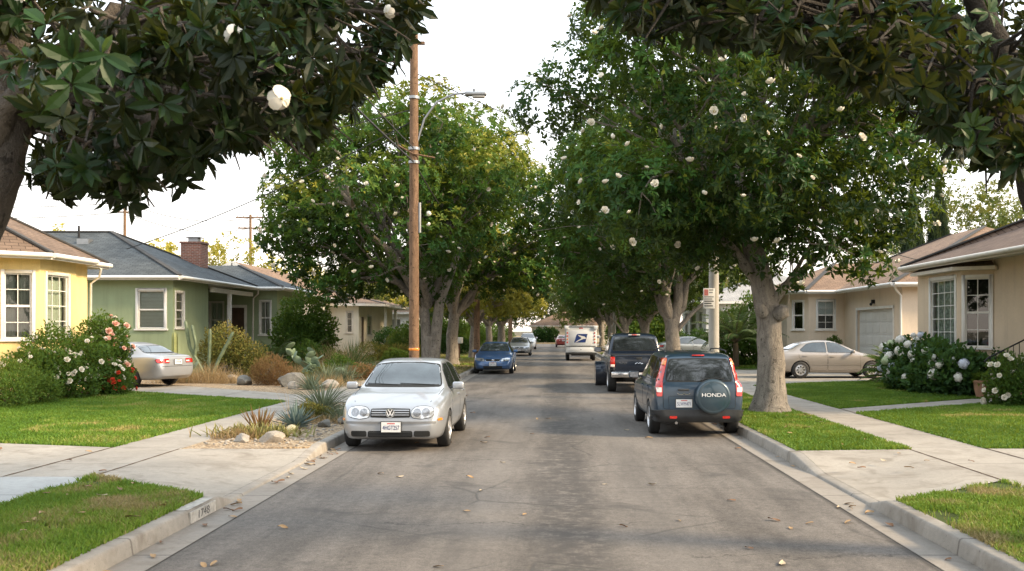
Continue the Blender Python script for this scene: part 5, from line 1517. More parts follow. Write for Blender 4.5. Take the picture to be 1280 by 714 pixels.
m = MB(); m.box(13.96, 14.02, 39.26, 39.38, .15, 2.98); m.box(13.96, 14.02, 44.02, 44.14, .15, 2.98); m.box(13.955, 14.018, 39.26, 44.14, 2.865, 2.98); m.build('garage_frame', M_TRIM, h, world=True)
m = MB(); m.box(13.86, 14.0, 41.6, 41.72, 3.10, 3.28); m.ball((13.84, 41.66, 3.08), .07, 8, 6); m.build('wall_lamp', M_IRON, h, world=True)
m = MB(); m.tube([(13.62, 38.15, 3.7), (13.7, 38.2, 3.55), (13.93, 38.33, 3.35), (13.93, 38.34, .2)], .045, 8); m.build('downspout', M_TRIM, h, world=True)
z = 3.86
e = [(13.5, 54.5), (13.5, 37.9), (26.5, 37.9), (26.5, 54.5)]; a1 = (20, 48, 6.75); a2 = (20, 44.4, 6.75)
roof_mesh(h, [(Z(e[0]), Z(e[1]), a2, a1), (Z(e[1]), Z(e[2]), a2), (Z(e[2]), Z(e[3]), a1, a2), (Z(e[3]), Z(e[0]), a1)], M_RTAN, e, EZ + .0, [(Z(e[1]), a2), (Z(e[0]), a1)])
q = [(10.95, 54.5), (10.95, 46.7), (12.05, 45.45), (14.8, 45.45), (14.8, 54.5)]; b1 = (14.6, 49.6, 5.4); b2 = (17.5, 49.6, 5.4)
roof_mesh(h, [(Z(q[0]), Z(q[1]), b1), (Z(q[1]), Z(q[2]), b1), (Z(q[2]), (15.2, 45.45, z), b2, b1), ((15.2, 54.5, z), Z(q[0]), b1, b2)], M_RTAN, q, EZ - .01, [(Z(q[2]), b1)], name='wing_roof')
eaves(h, [e[3], e[0]][::-1][:0] or [(13.5, 45.4), e[1], e[2]], z, M_TRIM)
eaves(h, [q[0], q[1], q[2], (13.45, 45.45)], z, M_TRIM, name='wing_fascia')
m = MB(); m.box(19.2, 19.55, 39.8, 40.2, 4.4, 5.9); m.build('vent_pipe', M_TRIM2, h, world=True)
# ------------------------------------------------------------------ foliage materials
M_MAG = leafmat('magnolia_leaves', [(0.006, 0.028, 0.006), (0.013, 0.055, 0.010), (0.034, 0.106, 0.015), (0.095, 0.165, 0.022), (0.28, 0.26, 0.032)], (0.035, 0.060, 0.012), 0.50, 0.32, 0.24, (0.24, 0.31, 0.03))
M_MAGD = leafmat('shaded_magnolia_leaves', [(0.004, 0.013, 0.004), (0.008, 0.026, 0.006), (0.018, 0.050, 0.010), (0.045, 0.08, 0.014)], (0.016, 0.021, 0.007), 0.46, 0.10, 0.22, (0.24, 0.24, 0.02))  # darker copy of the magnolia leaves, backlit shade painted into the colours
M_TREE = leafmat('tree_leaves', [(0.030, 0.058, 0.012), (0.055, 0.098, 0.018), (0.10, 0.14, 0.03), (0.20, 0.19, 0.04)], None, 0.55, 0.3, 0.3, (0.32, 0.30, 0.04))
M_OLIVE = leafmat('yellowish_sunlit_tree_leaves', [(0.10, 0.125, 0.018), (0.21, 0.215, 0.03), (0.36, 0.325, 0.045), (0.48, 0.41, 0.07)], None, 0.6, 0.42, 0.3, (0.36, 0.32, 0.05))  # yellow-green leaves, brightened to put sunlight into the colour
M_CYP = leafmat('cypress_leaves', [(0.014, 0.030, 0.014), (0.028, 0.052, 0.022), (0.045, 0.075, 0.030)], None, 0.6, 0.15, 0.25)
M_PETAL = pmat('magnolia_petal', (0.78, 0.74, 0.64), 0.5, var=0.08, vs=12)
def barkmat(name, c, scale=5):
    m, nt, b = _new(name); o = coord(nt)
    mp = nt.nodes.new('ShaderNodeMapping'); mp.inputs['Scale'].default_value = (1, 1, 0.35); nt.links.new(o, mp.inputs[0])
    n = noise(nt, mp.outputs[0], scale * 1.3, 6, 0.75, 0.9); f = noise(nt, o, scale * 9, 4, 0.7)
    col = ramp(nt, n, [(0.28, tuple(x * 0.45 for x in c)), (0.5, c), (0.75, tuple(min(1, x * 1.5) for x in c))])
    spots = ramp(nt, noise(nt, o, scale * 2.4, 2), [(0.62, 0.0), (0.68, 0.75)])
    col = mixc(nt, spots, col, tuple(x * 0.3 for x in c))
    col = mixc(nt, 0.5, col, ramp(nt, f, [(0.3, 0.6), (0.7, 1.25)]), 'MULTIPLY')
    nt.links.new(col, b.inputs['Base Color']); b.inputs['Roughness'].default_value = 0.9; b.inputs['Specular IOR Level'].default_value = 0.2
    bump(nt, b, mth(nt, 'ADD', n, mth(nt, 'MULTIPLY', f, 0.5)), 1.0, 0.06)
    return m
M_BARK = barkmat('grey_bark', (0.255, 0.225, 0.19))
M_BARKD = barkmat('dark_bark', (0.055, 0.048, 0.040))
M_WOOD = barkmat('pole_wood', (0.20, 0.125, 0.078), 4)
M_CONC = pmat('pole_concrete', (0.44, 0.42, 0.38), 0.85, var=0.15, vs=2, fine=0.3)

# ------------------------------------------------------------------ trees
def lobes_to_rosettes(lobes, dens, rng, up=0.35, inner=0.5):
    C = []; A = []; O = []
    for (x, y, z, rx, ry, rz) in lobes:
        off = rng.normal(0, .13)
        n = max(4, int(dens * ((rx * ry + ry * rz + rx * rz) / 3)))
        d = unit(rng.normal(size=(n, 3)))
        k = inner + (1.05 - inner) * rng.random(n) ** 0.6
        C.append(np.array([x, y, z]) + d * np.array([rx, ry, rz]) * k[:, None])
        A.append(unit(d * 0.85 + np.array([0, 0, up]) + rng.normal(0, 0.28, (n, 3))))
        O.append(off + .30 * (k - .85) + .12 * d[:, 2])  # clumps tinted darker inside and underneath: crown shade painted into the leaf colour
    return np.concatenate(C), np.concatenate(A), np.concatenate(O)

def rosette_leaves(C, A, k, L, W, detail, rng, lo=40, hi=105, tb=0.3, zr=None, off=None):
    n = len(C)
    ref = np.where(np.abs(A[:, 2:3]) < 0.9, np.array([[0, 0, 1.0]]), np.array([[1.0, 0, 0]]))
    X = unit(np.cross(A, ref)); Y = np.cross(A, X)
    az = (np.arange(k)[None] * (2 * math.pi / k) + rng.uniform(0, 6.28, (n, 1)) + rng.normal(0, .25, (n, k)))
    th = np.radians(rng.uniform(lo, hi, (n, k)))
    rad = X[:, None] * np.cos(az)[..., None] + Y[:, None] * np.sin(az)[..., None]
    D = A[:, None] * np.cos(th)[..., None] + rad * np.sin(th)[..., None]
    N = A[:, None] * np.sin(th)[..., None] - rad * np.cos(th)[..., None]
    P = C[:, None] + rad * L * 0.06
    LL = L * rng.uniform(.65, 1.2, (n, k))
    WW = W * rng.uniform(.8, 1.2, (n, k)) * (LL / L)
    t = tb + rng.normal(0, .085, (n, 1)) + rng.normal(0, .055, (n, k)) + 0.22 * np.clip(A[:, 2:3], -1, 1)  # upturned rosettes tinted lighter, light from above put into the colour
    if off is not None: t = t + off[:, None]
    if zr is not None: t = t + 0.42 * (C[:, 2:3] - zr[0] - .25 * (zr[1] - zr[0])) / (zr[1] - zr[0])  # treetops tinted yellower: sunlight painted into the leaf colour
    t = t + (rng.random((n, k)) < 0.014) * 0.5
    V, F, m = leaf_arrays(P.reshape(-1, 3), D.reshape(-1, 3), N.reshape(-1, 3), LL.ravel(), WW.ravel(), detail)
    return V, F, np.repeat(np.clip(t.ravel(), 0, 1), m)

def flower_mesh(r=0.10):
    rng = np.random.default_rng(3); m = MB()
    for ring, (n, tilt, ln) in enumerate(((6, 62, 1.0), (4, 30, .9))):
        for i in range(n):
            a = 2 * math.pi * i / n + ring * .5 + rng.uniform(-.15, .15); t = R(tilt + rng.uniform(-12, 12)); L = r * 1.25 * ln
            d = Vector((math.cos(a) * math.sin(t), math.sin(a) * math.sin(t), math.cos(t))); s = Vector((-math.sin(a), math.cos(a), 0)); u = s.cross(d)
            if u.z < 0: u = -u
            rows = []
            for k, (q, w, c) in enumerate(((0, .12, 0), (.35, .36, -.06), (.7, .40, -.02), (.95, .22, .10), (1.0, .02, .14))):
                c0 = d * L * q + u * L * c
                rows.append([c0 - s * L * w + u * L * .12 * w, c0, c0 + s * L * w + u * L * .12 * w])
            m.grid(rows, 0, True)
    m.ball((0, 0, r * .25), r * .2, 6, 5, 1, (1, 1, 1.6))
    me = bpy.data.meshes.new('flower'); me.from_pydata([tuple(p) for p in m.v], [], m.f)
    me.materials.append(M_PETAL); me.materials.append(M_OLIVE2)
    me.polygons.foreach_set('material_index', m.m); me.polygons.foreach_set('use_smooth', m.sm); me.update()
    return me
M_OLIVE2 = pmat('flower_cone', (0.35, 0.28, 0.08), 0.7)
FLOWER = flower_mesh(.072)
FLOWER_L = flower_mesh(.088)
FLOWER_S = flower_mesh(.056)

def limb_path(a, b, bow, rng, n=5, wig=.06):
    a = Vector(a); b = Vector(b); L = (b - a).length; out = []
    for i in range(n + 1):
        t = i / n; p = a.lerp(b, t) + Vector((0, 0, bow * L * math.sin(math.pi * t)))
        if 0 < i < n: p += Vector(rng.normal(0, wig * L / 2, 3))
        out.append(p)
    return out

def magnolia(label, base, trunk, lobes, dens, k, L, W, detail=1, seed=1, mat=None, bark=None, nf=0, group=None, tr=(.3, .24), nmain=6, fl=None, flo=None, tb=.3, lo=40, hi=105, flare=1.5, name='magnolia_tree', inner=.5, fork=None, zr=None, extra_limbs=()):
    rng = np.random.default_rng(seed)
    root = empty(name, base); tag(root, label, 'tree', group)
    B = Vector(base)
    t = MB()
    pts = [Vector(p) for p in trunk]; n = len(pts)
    # denser trunk with a root flare
    dp = []; dr = []
    for i in range(n - 1):
        for j in range(4):
            u = j / 4; dp.append(pts[i].lerp(pts[i + 1], u) + Vector((rng.normal(0, .012), rng.normal(0, .012), 0)))
            f = (i + u) / (n - 1); dr.append(tr[0] + (tr[1] - tr[0]) * f)
    dp.append(pts[-1]); dr.append(tr[1])
    z0 = dp[0].z
    for i, p in enumerate(dp):
        dz = p.z - z0
        if dz < .7: dr[i] *= 1 + (flare - 1) * (1 - dz / .7) ** 2
    t.tube([p - B for p in dp], dr, 16, 0, True, .055)
    fk = Vector(fork) if fork else pts[-1]
    # main limbs toward groups of lobes
    lrad = float(np.mean([l[3] for l in lobes]))
    LC = np.array([l[:3] for l in lobes]); 
    idx = rng.choice(len(LC), min(nmain, len(LC)), replace=False); cen = LC[idx].copy()
    for _ in range(6):
        as_ = np.argmin(((LC[:, None] - cen[None]) ** 2).sum(2), 1)
        for q in range(len(cen)):
            if (as_ == q).any(): cen[q] = LC[as_ == q].mean(0)
    for q in range(len(cen)):
        mem = LC[as_ == q]
        if not len(mem): continue
        end = Vector(cen[q]); pa = limb_path(fk, end, .06, rng, 6, .07)
        r0 = tr[1] * .62
        t.tube([p - B for p in pa], [r0 * (1 - .75 * i / 6) for i in range(7)], 9, 0, True, .05)
        for c in mem:
            s = pa[int(rng.integers(2, 5))]
            pb = limb_path(s, c, .05, rng, 4, .08)
            t.tube([p - B for p in pb], [max(.010, min(r0 * .42, lrad * .06) * (1 - .8 * i / 4)) for i in range(5)], 6, 0, True, .04)
            for _ in range(2):
                s2 = pb[int(rng.integers(2, 5))]; e2 = Vector(c) + Vector(rng.normal(0, 1, 3)) * (lrad * .42)
                t.tube([s2 - B, (s2 + e2) / 2 - B + Vector((0, 0, .08)), e2 - B], [.016, .011, .006], 5, 0, False)
    for pa, ra in extra_limbs: t.tube([Vector(p) - B for p in pa], ra, 10, 0, True, .05)
    t.build('trunk', bark or M_BARK, root)
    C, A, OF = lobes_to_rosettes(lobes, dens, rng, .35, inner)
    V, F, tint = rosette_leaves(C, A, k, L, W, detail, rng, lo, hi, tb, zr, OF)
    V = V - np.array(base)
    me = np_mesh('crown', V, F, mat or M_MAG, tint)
    link_mesh('crown', me, root)
    if nf:
        # blossoms sit on the outer leaf surface: most on the street-facing side, the rest all round
        cell = {}
        for q in range(len(C)):
            kk = (int(C[q, 0] / .38), int(C[q, 2] / .38))
            if kk not in cell or C[q, 1] < C[cell[kk], 1]: cell[kk] = q
        front = np.array(list(cell.values()))
        if flo is not None: front = front[np.argsort(-(flo(C[front]) + rng.normal(0, 1.2, len(front))))][:max(int(nf * 1.7), 8)]
        n1 = min(len(front), int(nf * .85))
        pick = list(rng.choice(front, n1, replace=False)) + list(rng.choice(len(C), nf - n1, replace=False))
        for i in pick:
            o = bpy.data.objects.new('flower', fl or FLOWER); COL.objects.link(o); o.parent = root
            p = Vector(C[i]) + Vector(A[i]) * .08 + Vector((0, -.17, .03)) - B; o.location = p
            o.rotation_euler = (Vector(A[i]) * .6 + Vector(rng.normal(0, .5, 3)) + Vector((0, -.2, .6))).to_track_quat('Z', 'Y').to_euler(); s = float(rng.uniform(.6, 1.3)); o.scale = (s, s, s)
    return root

def ell_lobes(c, r, n, rl, rng, hollow=.45, zmin=None, flat=.85, keep=None):
    """n leaf masses spread through an ellipsoid crown"""
    out = []; tries = 0
    while len(out) < n and tries < 9000:
        tries += 1
        d = unit(rng.normal(size=3)); k = hollow + (1 - hollow) * rng.random() ** .55
        p = np.array(c) + d * np.array(r) * k
        q = rng.uniform(*rl)
        if zmin is not None and p[2] < zmin + q * .6: continue
        if keep is not None and not keep(p, q): continue
        if any(np.linalg.norm(p - np.array(o[:3])) < (q + o[3]) * .50 for o in out): continue
        out.append((p[0], p[1], p[2], q, q, q * flat))
    return out

def curtain_lobes(n, bx, rl, rng, E, keep, depth=150):
    out = []; tries = 0
    while len(out) < n and tries < 60000:
        tries += 1
        p = np.array([rng.uniform(*bx[0]), rng.uniform(*bx[1]), rng.uniform(*bx[2])]); q = rng.uniform(*rl)
        x, y = PXY(p); rr = q * 1200 / p[1]
        if x < -120 or x > 1400 or y + rr * .72 < E(x) - depth or not keep(p, q): continue
        if any(np.linalg.norm(p - np.array(o[:3])) < (q + o[3]) * .42 for o in out): continue
        out.append((p[0], p[1], p[2], q, q, q * .8))
    return out
def edge(profile):
    xs = [p[0] for p in profile]; ys = [p[1] for p in profile]
    return lambda x: float(np.interp(x, xs, ys))
PXY = lambda p: (690 + p[0] * 1200 / p[1], 413 - (p[2] - 1.95) * 1200 / p[1])

# --- the large flowering magnolia on the right
rng = np.random.default_rng(21)
E1 = edge([(-400, 980), (-60, 760), (0, 728), (60, 690), (110, 655), (200, 668), (260, 690), (400, 720)])
def keep1(p, q):
    x, y = PXY(p); rr = q * 1200 / p[1]
    return x - rr * .85 > E1(y) and x + rr * .8 < 1215
lb = ell_lobes((4.3, 21.4, 7.2), (5.0, 4.6, 3.7), 76, (.85, 1.35), rng, .42, 3.3, .85, keep1)
lb += [(-.1, 21.2, 6.9, .9, .9, .7), (.95, 20.9, 5.2, 1.0, 1.0, .75), (8.4, 21.6, 5.9, .95, .95, .7), (7.0, 21, 4.3, .9, .9, .65), (6.3, 20.4, 3.55, .62, .62, .45), (2.2, 20.2, 4.5, 1.0, 1, .75), (5.4, 20.0, 3.75, .6, .6, .55), (6.9, 20.9, 3.3, .5, .5, .36), (5.6, 20.5, 4.2, .8, .7, .6), (4.2, 20.1, 4.3, .8, .7, .6), (3.4, 20.3, 5.2, .9, .8, .7), (5.2, 19.9, 4.9, .9, .8, .7), (5.1, 20.35, 3.2, .42, .4, .42), (3.4, 22.5, 4.3, 1.0, 1, .7)]
magnolia('large flowering magnolia on the right verge with thick knobbly trunk beside the dark blue car', (4.82, 21.2, .12),
         [(4.82, 21.2, .1), (4.84, 21.2, 1.2), (4.78, 21.2, 2.3), (4.55, 21.2, 3.4), (4.25, 21.25, 4.6)], lb, 150, 8, .165, .070, 1, 5, M_MAG, None, 99, None, (.33, .20), 7, None,
         lambda C: -.25 * C[:, 2], .20, 40, 108, 1.55, zr=(2, 16),
         extra_limbs=[([(4.7, 21.15, 2.35), (5.1, 21.1, 2.9), (5.75, 21.0, 3.5), (6.6, 21, 4.3)], [.14, .10, .075, .04]), ([(4.62, 21.15, 2.9), (4.0, 21.1, 3.7), (3.0, 21, 4.8)], [.13, .11, .06]),
                      ([(4.93, 21.0, 2.25), (5.02, 20.92, 2.36), (5.05, 20.88, 2.48)], [.15, .17, .10]), ([(4.62, 20.98, 2.3), (4.53, 20.9, 2.42), (4.5, 20.86, 2.52)], [.13, .13, .07]), ([(5.1, 21.1, 2.9), (5.3, 20.7, 3.3), (5.4, 20.2, 3.7)], [.07, .05, .03])])

# --- second right tree, copied down the right side
rng = np.random.default_rng(22)
lb = ell_lobes((4.6, 38, 7.6), (4.9, 4.9, 4.4), 52, (1.1, 1.7), rng, .45, 3.1)
lb += [(.6, 37, 5.0, 1.2, 1.2, .9), (1.6, 37.5, 3.9, 1.0, 1.0, .7), (7.5, 37, 4.4, 1.1, 1.1, .8), (3, 36.2, 4.2, 1.1, 1.1, .8)]
rt = magnolia('second magnolia on the right with forked trunk behind the navy pickup', (4.8, 38, .12), [(4.8, 38, .1), (4.8, 38, 1.2), (4.72, 38, 2.4)], lb, 74, 8, .215, .10, 0, 6, M_MAG, None, 40, 'street trees along the right kerb', (.29, .27), 6, FLOWER_L, lambda C: -.1 * C[:, 2], .25, 40, 108, 1.35, fork=(4.72, 38, 2.3), zr=(2, 16),
              extra_limbs=[([(4.78, 38, 1.9), (4.45, 38, 2.9), (4.25, 38, 4.2), (3.9, 37.8, 6)], [.22, .2, .17, .10]), ([(4.75, 38, 1.9), (5.0, 38, 3.1), (5.0, 38, 5), (5.2, 38, 7)], [.23, .21, .17, .1]), ([(4.9, 38, 1.9), (5.5, 37.9, 2.6), (6.2, 37.8, 3.2)], [.11, .09, .05])])
def again(src, label, x, y, rz, s=1.0, z=.12, group=None):
    o = copy_tree(src); o.location = (x, y, z); o.rotation_euler = (0, 0, R(rz)); o.scale = (s, s, s * (1 + (hash(label) % 7 - 3) * 0 + .0))
    o['label'] = label
    if group: o['group'] = group
    return o
again(rt, 'third magnolia on the right, single trunk above the pickup cab', 5.2, 54, 115, .92)
again(rt, 'fourth magnolia on the right behind the thin lamp pole', 5.3, 70, 215, .92)
again(rt, 'fifth magnolia on the right above the mail truck', 5.4, 88, 300, .95)
again(rt, 'last magnolia on the right near the end of the street', 5.6, 108, 40, 1.0)

# --- left row
rng = np.random.default_rng(31)
lb = ell_lobes((-7.2, 41.6, 7.6), (4.9, 5.0, 4.5), 54, (1.1, 1.7), rng, .45, 3.2)
lb += [(-10.8, 40.5, 5.0, 1.2, 1.2, .9), (-11.3, 41, 6.9, 1.2, 1.2, .9), (-9.4, 40, 3.7, .9, .9, .6), (-7.6, 39.5, 4.1, 1.1, 1.1, .8), (-11.9, 41, 5.9, .8, .8, .6)]
lt = magnolia('first magnolia on the left with twin grey stems behind the tall utility pole', (-5.2, 41.6, .12), [(-5.2, 41.6, .1), (-5.25, 41.6, .9), (-5.25, 41.6, 1.7)], lb, 80, 8, .215, .105, 0, 8, M_MAG, None, 80, 'street trees along the left kerb', (.40, .33), 7, FLOWER_L, lambda C: -.05 * C[:, 2], .36, 40, 108, 1.3, fork=(-5.4, 41.6, 3.0), zr=(2, 14),
              extra_limbs=[([(-5.1, 41.55, .8), (-5.0, 41.5, 2), (-4.85, 41.5, 3.2), (-4.3, 41.4, 4.6), (-3.8, 41.3, 6)], [.26, .24, .21, .16, .09]), ([(-5.4, 41.6, .8), (-5.45, 41.6, 2), (-5.6, 41.6, 3.2), (-6.5, 41.4, 4.6), (-7.6, 41.2, 6)], [.26, .24, .21, .16, .1])])
rng = np.random.default_rng(33)
lb = ell_lobes((-3.9, 50.5, 8.0), (4.4, 5.0, 4.8), 48, (1.2, 1.8), rng, .45, 3.6)
lb += [(.2, 49.5, 6.4, 1.2, 1.2, .9), (-1.2, 49, 4.8, 1.2, 1.2, .8)]
lt2 = magnolia('second magnolia on the left, leaning trunk behind the twin-stemmed one', (-5.2, 50, .12), [(-5.2, 50, .1), (-5.2, 50, 1.4), (-5.1, 50, 2.8)], lb, 70, 8, .23, .11, 0, 9, M_MAG, None, 60, 'street trees along the left kerb', (.34, .28), 6, FLOWER_L, lambda C: -.05 * C[:, 2], .40, 40, 108, 1.35, fork=(-5.1, 50, 2.7), zr=(2, 15),
               extra_limbs=[([(-5.15, 50, 2.4), (-4.6, 50, 3.4), (-3.6, 49.9, 4.7)], [.2, .17, .1])])
rng = np.random.default_rng(35)
lb = ell_lobes((-4.4, 62, 5.9), (3.6, 4.2, 3.4), 34, (1.0, 1.5), rng, .4, 2.9)
lt3 = magnolia('yellowish sunlit street tree on the left beyond the two flowering magnolias', (-5.1, 62, .12), [(-5.1, 62, .1), (-5.1, 62, 1.2), (-5.0, 62, 2.2)], lb, 66, 8, .24, .12, 0, 10, M_OLIVE, None, 0, 'street trees along the left kerb', (.27, .22), 6, None, None, .38, 40, 108, 1.3, zr=(2, 14), name='street_tree')
again(lt2, 'fourth tree on the left with pale trunk beside the second wooden pole', -5.6, 69, 100, .78)
again(lt3, 'fifth tree on the left, small and yellow-green', -5.1, 78, 140, 1.05)
again(lt2, 'sixth tree on the left above the grey sedan', -5.7, 88, 200, .8)
again(lt3, 'seventh tree on the left near the third wooden pole', -5.1, 99, 250, 1.1)
again(lt2, 'last dark tree on the left at the end of the street', -6.2, 114, 290, .85)

# --- foreground left magnolia: its crown hangs into the top of the view
EL = edge([(-900, 120), (-200, 60), (0, 45), (42, 60), (60, 235), (150, 258), (185, 225), (225, 225), (262, 195), (300, 190), (345, 150), (385, 178), (420, 150), (465, 110), (500, 60), (520, 0), (560, -120), (760, -500)])
rng = np.random.default_rng(41)
def fringe(n, bx, rng, E, x0, x1, lo=-6, hi=26, q=(.07, .15)):
    """small leaf sprays hanging from the lower edge of a crown"""
    out = []; tries = 0
    while len(out) < n and tries < 80000:
        tries += 1
        p = np.array([rng.uniform(*bx[0]), rng.uniform(*bx[1]), rng.uniform(*bx[2])]); r_ = rng.uniform(*q)
        x, y = PXY(p)
        if x < x0 or x > x1: continue
        d = E(x) - (y + r_ * 1200 / p[1])
        if d < lo or d > hi: continue
        out.append((p[0], p[1], p[2], r_, r_, r_))
    return out
def keepL(p, q):
    x, y = PXY(p); rr = q * 1200 / p[1]
    return y + rr * .72 < EL(x) and y + rr * .72 < min(EL(x + rr * .5), EL(x - rr * .5)) + 25 and p[1] > 4.8
lb = curtain_lobes(92, ((-7.5, -.5), (4.9, 9.6), (2.4, 6.2)), (.26, .46), rng, EL, keepL) + fringe(95, ((-7.5, -.5), (5.6, 9.0), (2.4, 6.2)), rng, EL, 44, 540) + ell_lobes((-4.6, 7.9, 6.3), (3.9, 3.0, 2.6), 46, (.4, .62), rng, .15, 2.4, .8, keepL)
M_BARKM = barkmat('grey_brown_bark', (0.15, 0.13, 0.11))
lb += [(-1.74, 5.42, 3.55, .10, .10, .10), (-1.48, 5.42, 3.21, .10, .10, .10), (-2.55, 5.3, 3.72, .12, .12, .12), (-2.15, 5.2, 3.42, .12, .12, .12)]
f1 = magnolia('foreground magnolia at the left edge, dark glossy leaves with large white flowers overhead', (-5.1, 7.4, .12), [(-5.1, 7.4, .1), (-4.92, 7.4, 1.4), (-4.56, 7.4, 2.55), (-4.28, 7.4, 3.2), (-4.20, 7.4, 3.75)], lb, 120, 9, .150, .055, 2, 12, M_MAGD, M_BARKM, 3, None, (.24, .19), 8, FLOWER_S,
         lambda C: -.25 * np.abs(C[:, 1] - 7.2) - 2.2 * np.abs(C[:, 2] - 4.0) - 1.2 * np.abs(C[:, 0] + 2.4), .22, 45, 115, 1.4, fork=(-4.22, 7.4, 3.6), zr=(-2, 12),
         extra_limbs=[([(-4.28, 7.35, 3.2), (-4.10, 7.2, 3.62), (-3.75, 7.05, 3.85), (-3.3, 6.9, 4.05), (-2.6, 6.8, 4.3)], [.11, .085, .065, .045, .02]), ([(-4.4, 7.4, 3.4), (-4.0, 7.9, 3.75), (-3.2, 8.3, 4.0), (-2.0, 8.6, 4.2)], [.10, .08, .06, .03]), ([(-4.46, 7.33, 2.72), (-4.34, 7.28, 2.80), (-4.30, 7.26, 2.90)], [.15, .13, .06])])

for p, s in (((-1.74, 5.26, 3.56), 1.15), ((-1.48, 5.26, 3.22), 1.25), ((-1.02, 5.9, 3.9), .8)):
    o = bpy.data.objects.new('flower', FLOWER_S); COL.objects.link(o); o.parent = f1
    o.location = Vector(p) - Vector((-5.1, 7.4, .12)); o.rotation_euler = (R(40 + 30 * s), R(25 - 30 * s), s * 3); o.scale = (s, s, s)

# --- foreground right magnolia
ER = edge([(500, -500), (700, -40), (745, 0), (790, 28), (840, 52), (900, 45), (960, 62), (1010, 80), (1060, 95), (1120, 125), (1180, 175), (1225, 205), (1290, 228), (1500, 260), (2400, 200)])
rng = np.random.default_rng(43)
def keepR(p, q):
    x, y = PXY(p); rr = q * 1200 / p[1]
    return y + rr * .72 < ER(x) and p[1] > 5.4
lb = curtain_lobes(74, ((.2, 7.5), (5.6, 9.8), (2.4, 6.2)), (.26, .46), rng, ER, keepR) + fringe(90, ((.2, 7.5), (5.6, 9.0), (2.4, 6.2)), rng, ER, 740, 1300) + ell_lobes((4.4, 8.4, 6.5), (3.9, 3.2, 2.7), 46, (.4, .62), rng, .15, 2.6, .8, keepR)
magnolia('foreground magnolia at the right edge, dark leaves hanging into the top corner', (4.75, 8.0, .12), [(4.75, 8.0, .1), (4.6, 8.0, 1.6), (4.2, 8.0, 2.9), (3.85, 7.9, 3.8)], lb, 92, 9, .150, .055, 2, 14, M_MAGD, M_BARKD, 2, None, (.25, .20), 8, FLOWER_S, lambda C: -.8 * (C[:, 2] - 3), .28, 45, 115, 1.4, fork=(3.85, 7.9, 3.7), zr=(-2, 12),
         extra_limbs=[([(4.05, 7.9, 3.2), (3.62, 7.6, 3.6), (3.45, 7.4, 4.1), (3.1, 7.2, 4.6)], [.15, .13, .11, .07]), ([(3.9, 7.9, 3.6), (3.0, 8.0, 4.2), (1.8, 8.1, 4.7)], [.10, .07, .03])])

# --- big near leaf sprays with a bud, as hang close to the camera
# (they belong to the two foreground trees and are built into sprays of their crowns)

# --- trees behind the houses
def bushy(label, x, y, h, r, seed, mat=None, group='trees behind the houses', L=.34, dens=20, zmin=1.5, n=22, nm='garden_tree', rl=None, tb=.35):
    rng = np.random.default_rng(seed)
    cz = (h + zmin) / 2 + .2
    lb = ell_lobes((x, y, cz), (r, r, (h - zmin) / 2), n, rl or (r * .26, r * .42), rng, .4, zmin)
    return magnolia(label, (x, y, .1), [(x, y, .05), (x, y, 1.2), (x + .1, y, max(2.0, zmin + .6))], lb, dens, 6, L, L * .5, 0, seed, mat or M_TREE, None, 0, group, (.2, .15), 5, None, None, tb, 30, 120, 1.2, nm, zr=(0, h * 1.3))
bt = bushy('yellow-green bushy tree behind the brick chimney of the green house', -24.5, 74, 8.7, 4.2, 51, M_OLIVE)
again(bt, 'yellow-green treetop rising between the yellow and green house roofs', -36, 66, 70, 1.0)
again(bt, 'smaller yellow-green treetop just left of the grey roof ridge', -31, 72, 160, .98)
again(bt, 'pale green treetop above the yellow house roof', -42, 72, 220, 1.1)
gt = bushy('tall bright green tree above the tan house roof on the right', 33.5, 76, 13.5, 4.4, 53, M_TREE, n=28, zmin=3)
again(gt, 'bright green tree at the right edge behind the tan house roof', 41, 80, 100, 1.0)
again(gt, 'smaller green tree left of the dark cypresses', 29.5, 86, 200, .78)
again(gt, 'green tree behind the pale-roofed house on the right', 15.5, 92, 20, .85)
again(gt, 'leafy green tree behind the dark car on the right', 9.5, 98, 70, .8)
again(gt, 'green tree at the right beyond the mail truck', 9.5, 124, 280, .9)
dt = bushy('dark round tree at the far end of the street above the mail truck', 4.5, 144, 12.5, 6.5, 55, M_TREE, 'trees at the end of the street', .5, 12, 2.2, 28, tb=.12)
again(dt, 'dark tree at the far end of the street left of the beige house', -9, 146, 110, .85)
again(dt, 'green tree beyond the beige house at the end of the street', 14, 168, 220, 1.1)
again(dt, 'green tree behind the roof of the beige house at the end of the street', 1, 176, 300, .8)
again(dt, 'far green tree on the left past the cross street', -20, 160, 30, 1.1)
again(dt, 'far green tree on the right past the cross street', 27, 160, 190, 1.1)
again(dt, 'green tree filling the gap left of the small white house', -19, 112, 250, .8)
again(bt, 'round tree behind the small white house on the left', -16, 106, 10, 1.0)
again(gt, 'green tree behind the cream house on the left', -17, 86, 330, .72)
again(bt, 'pale green tree behind the white gabled house', -22, 90, 300, .95)

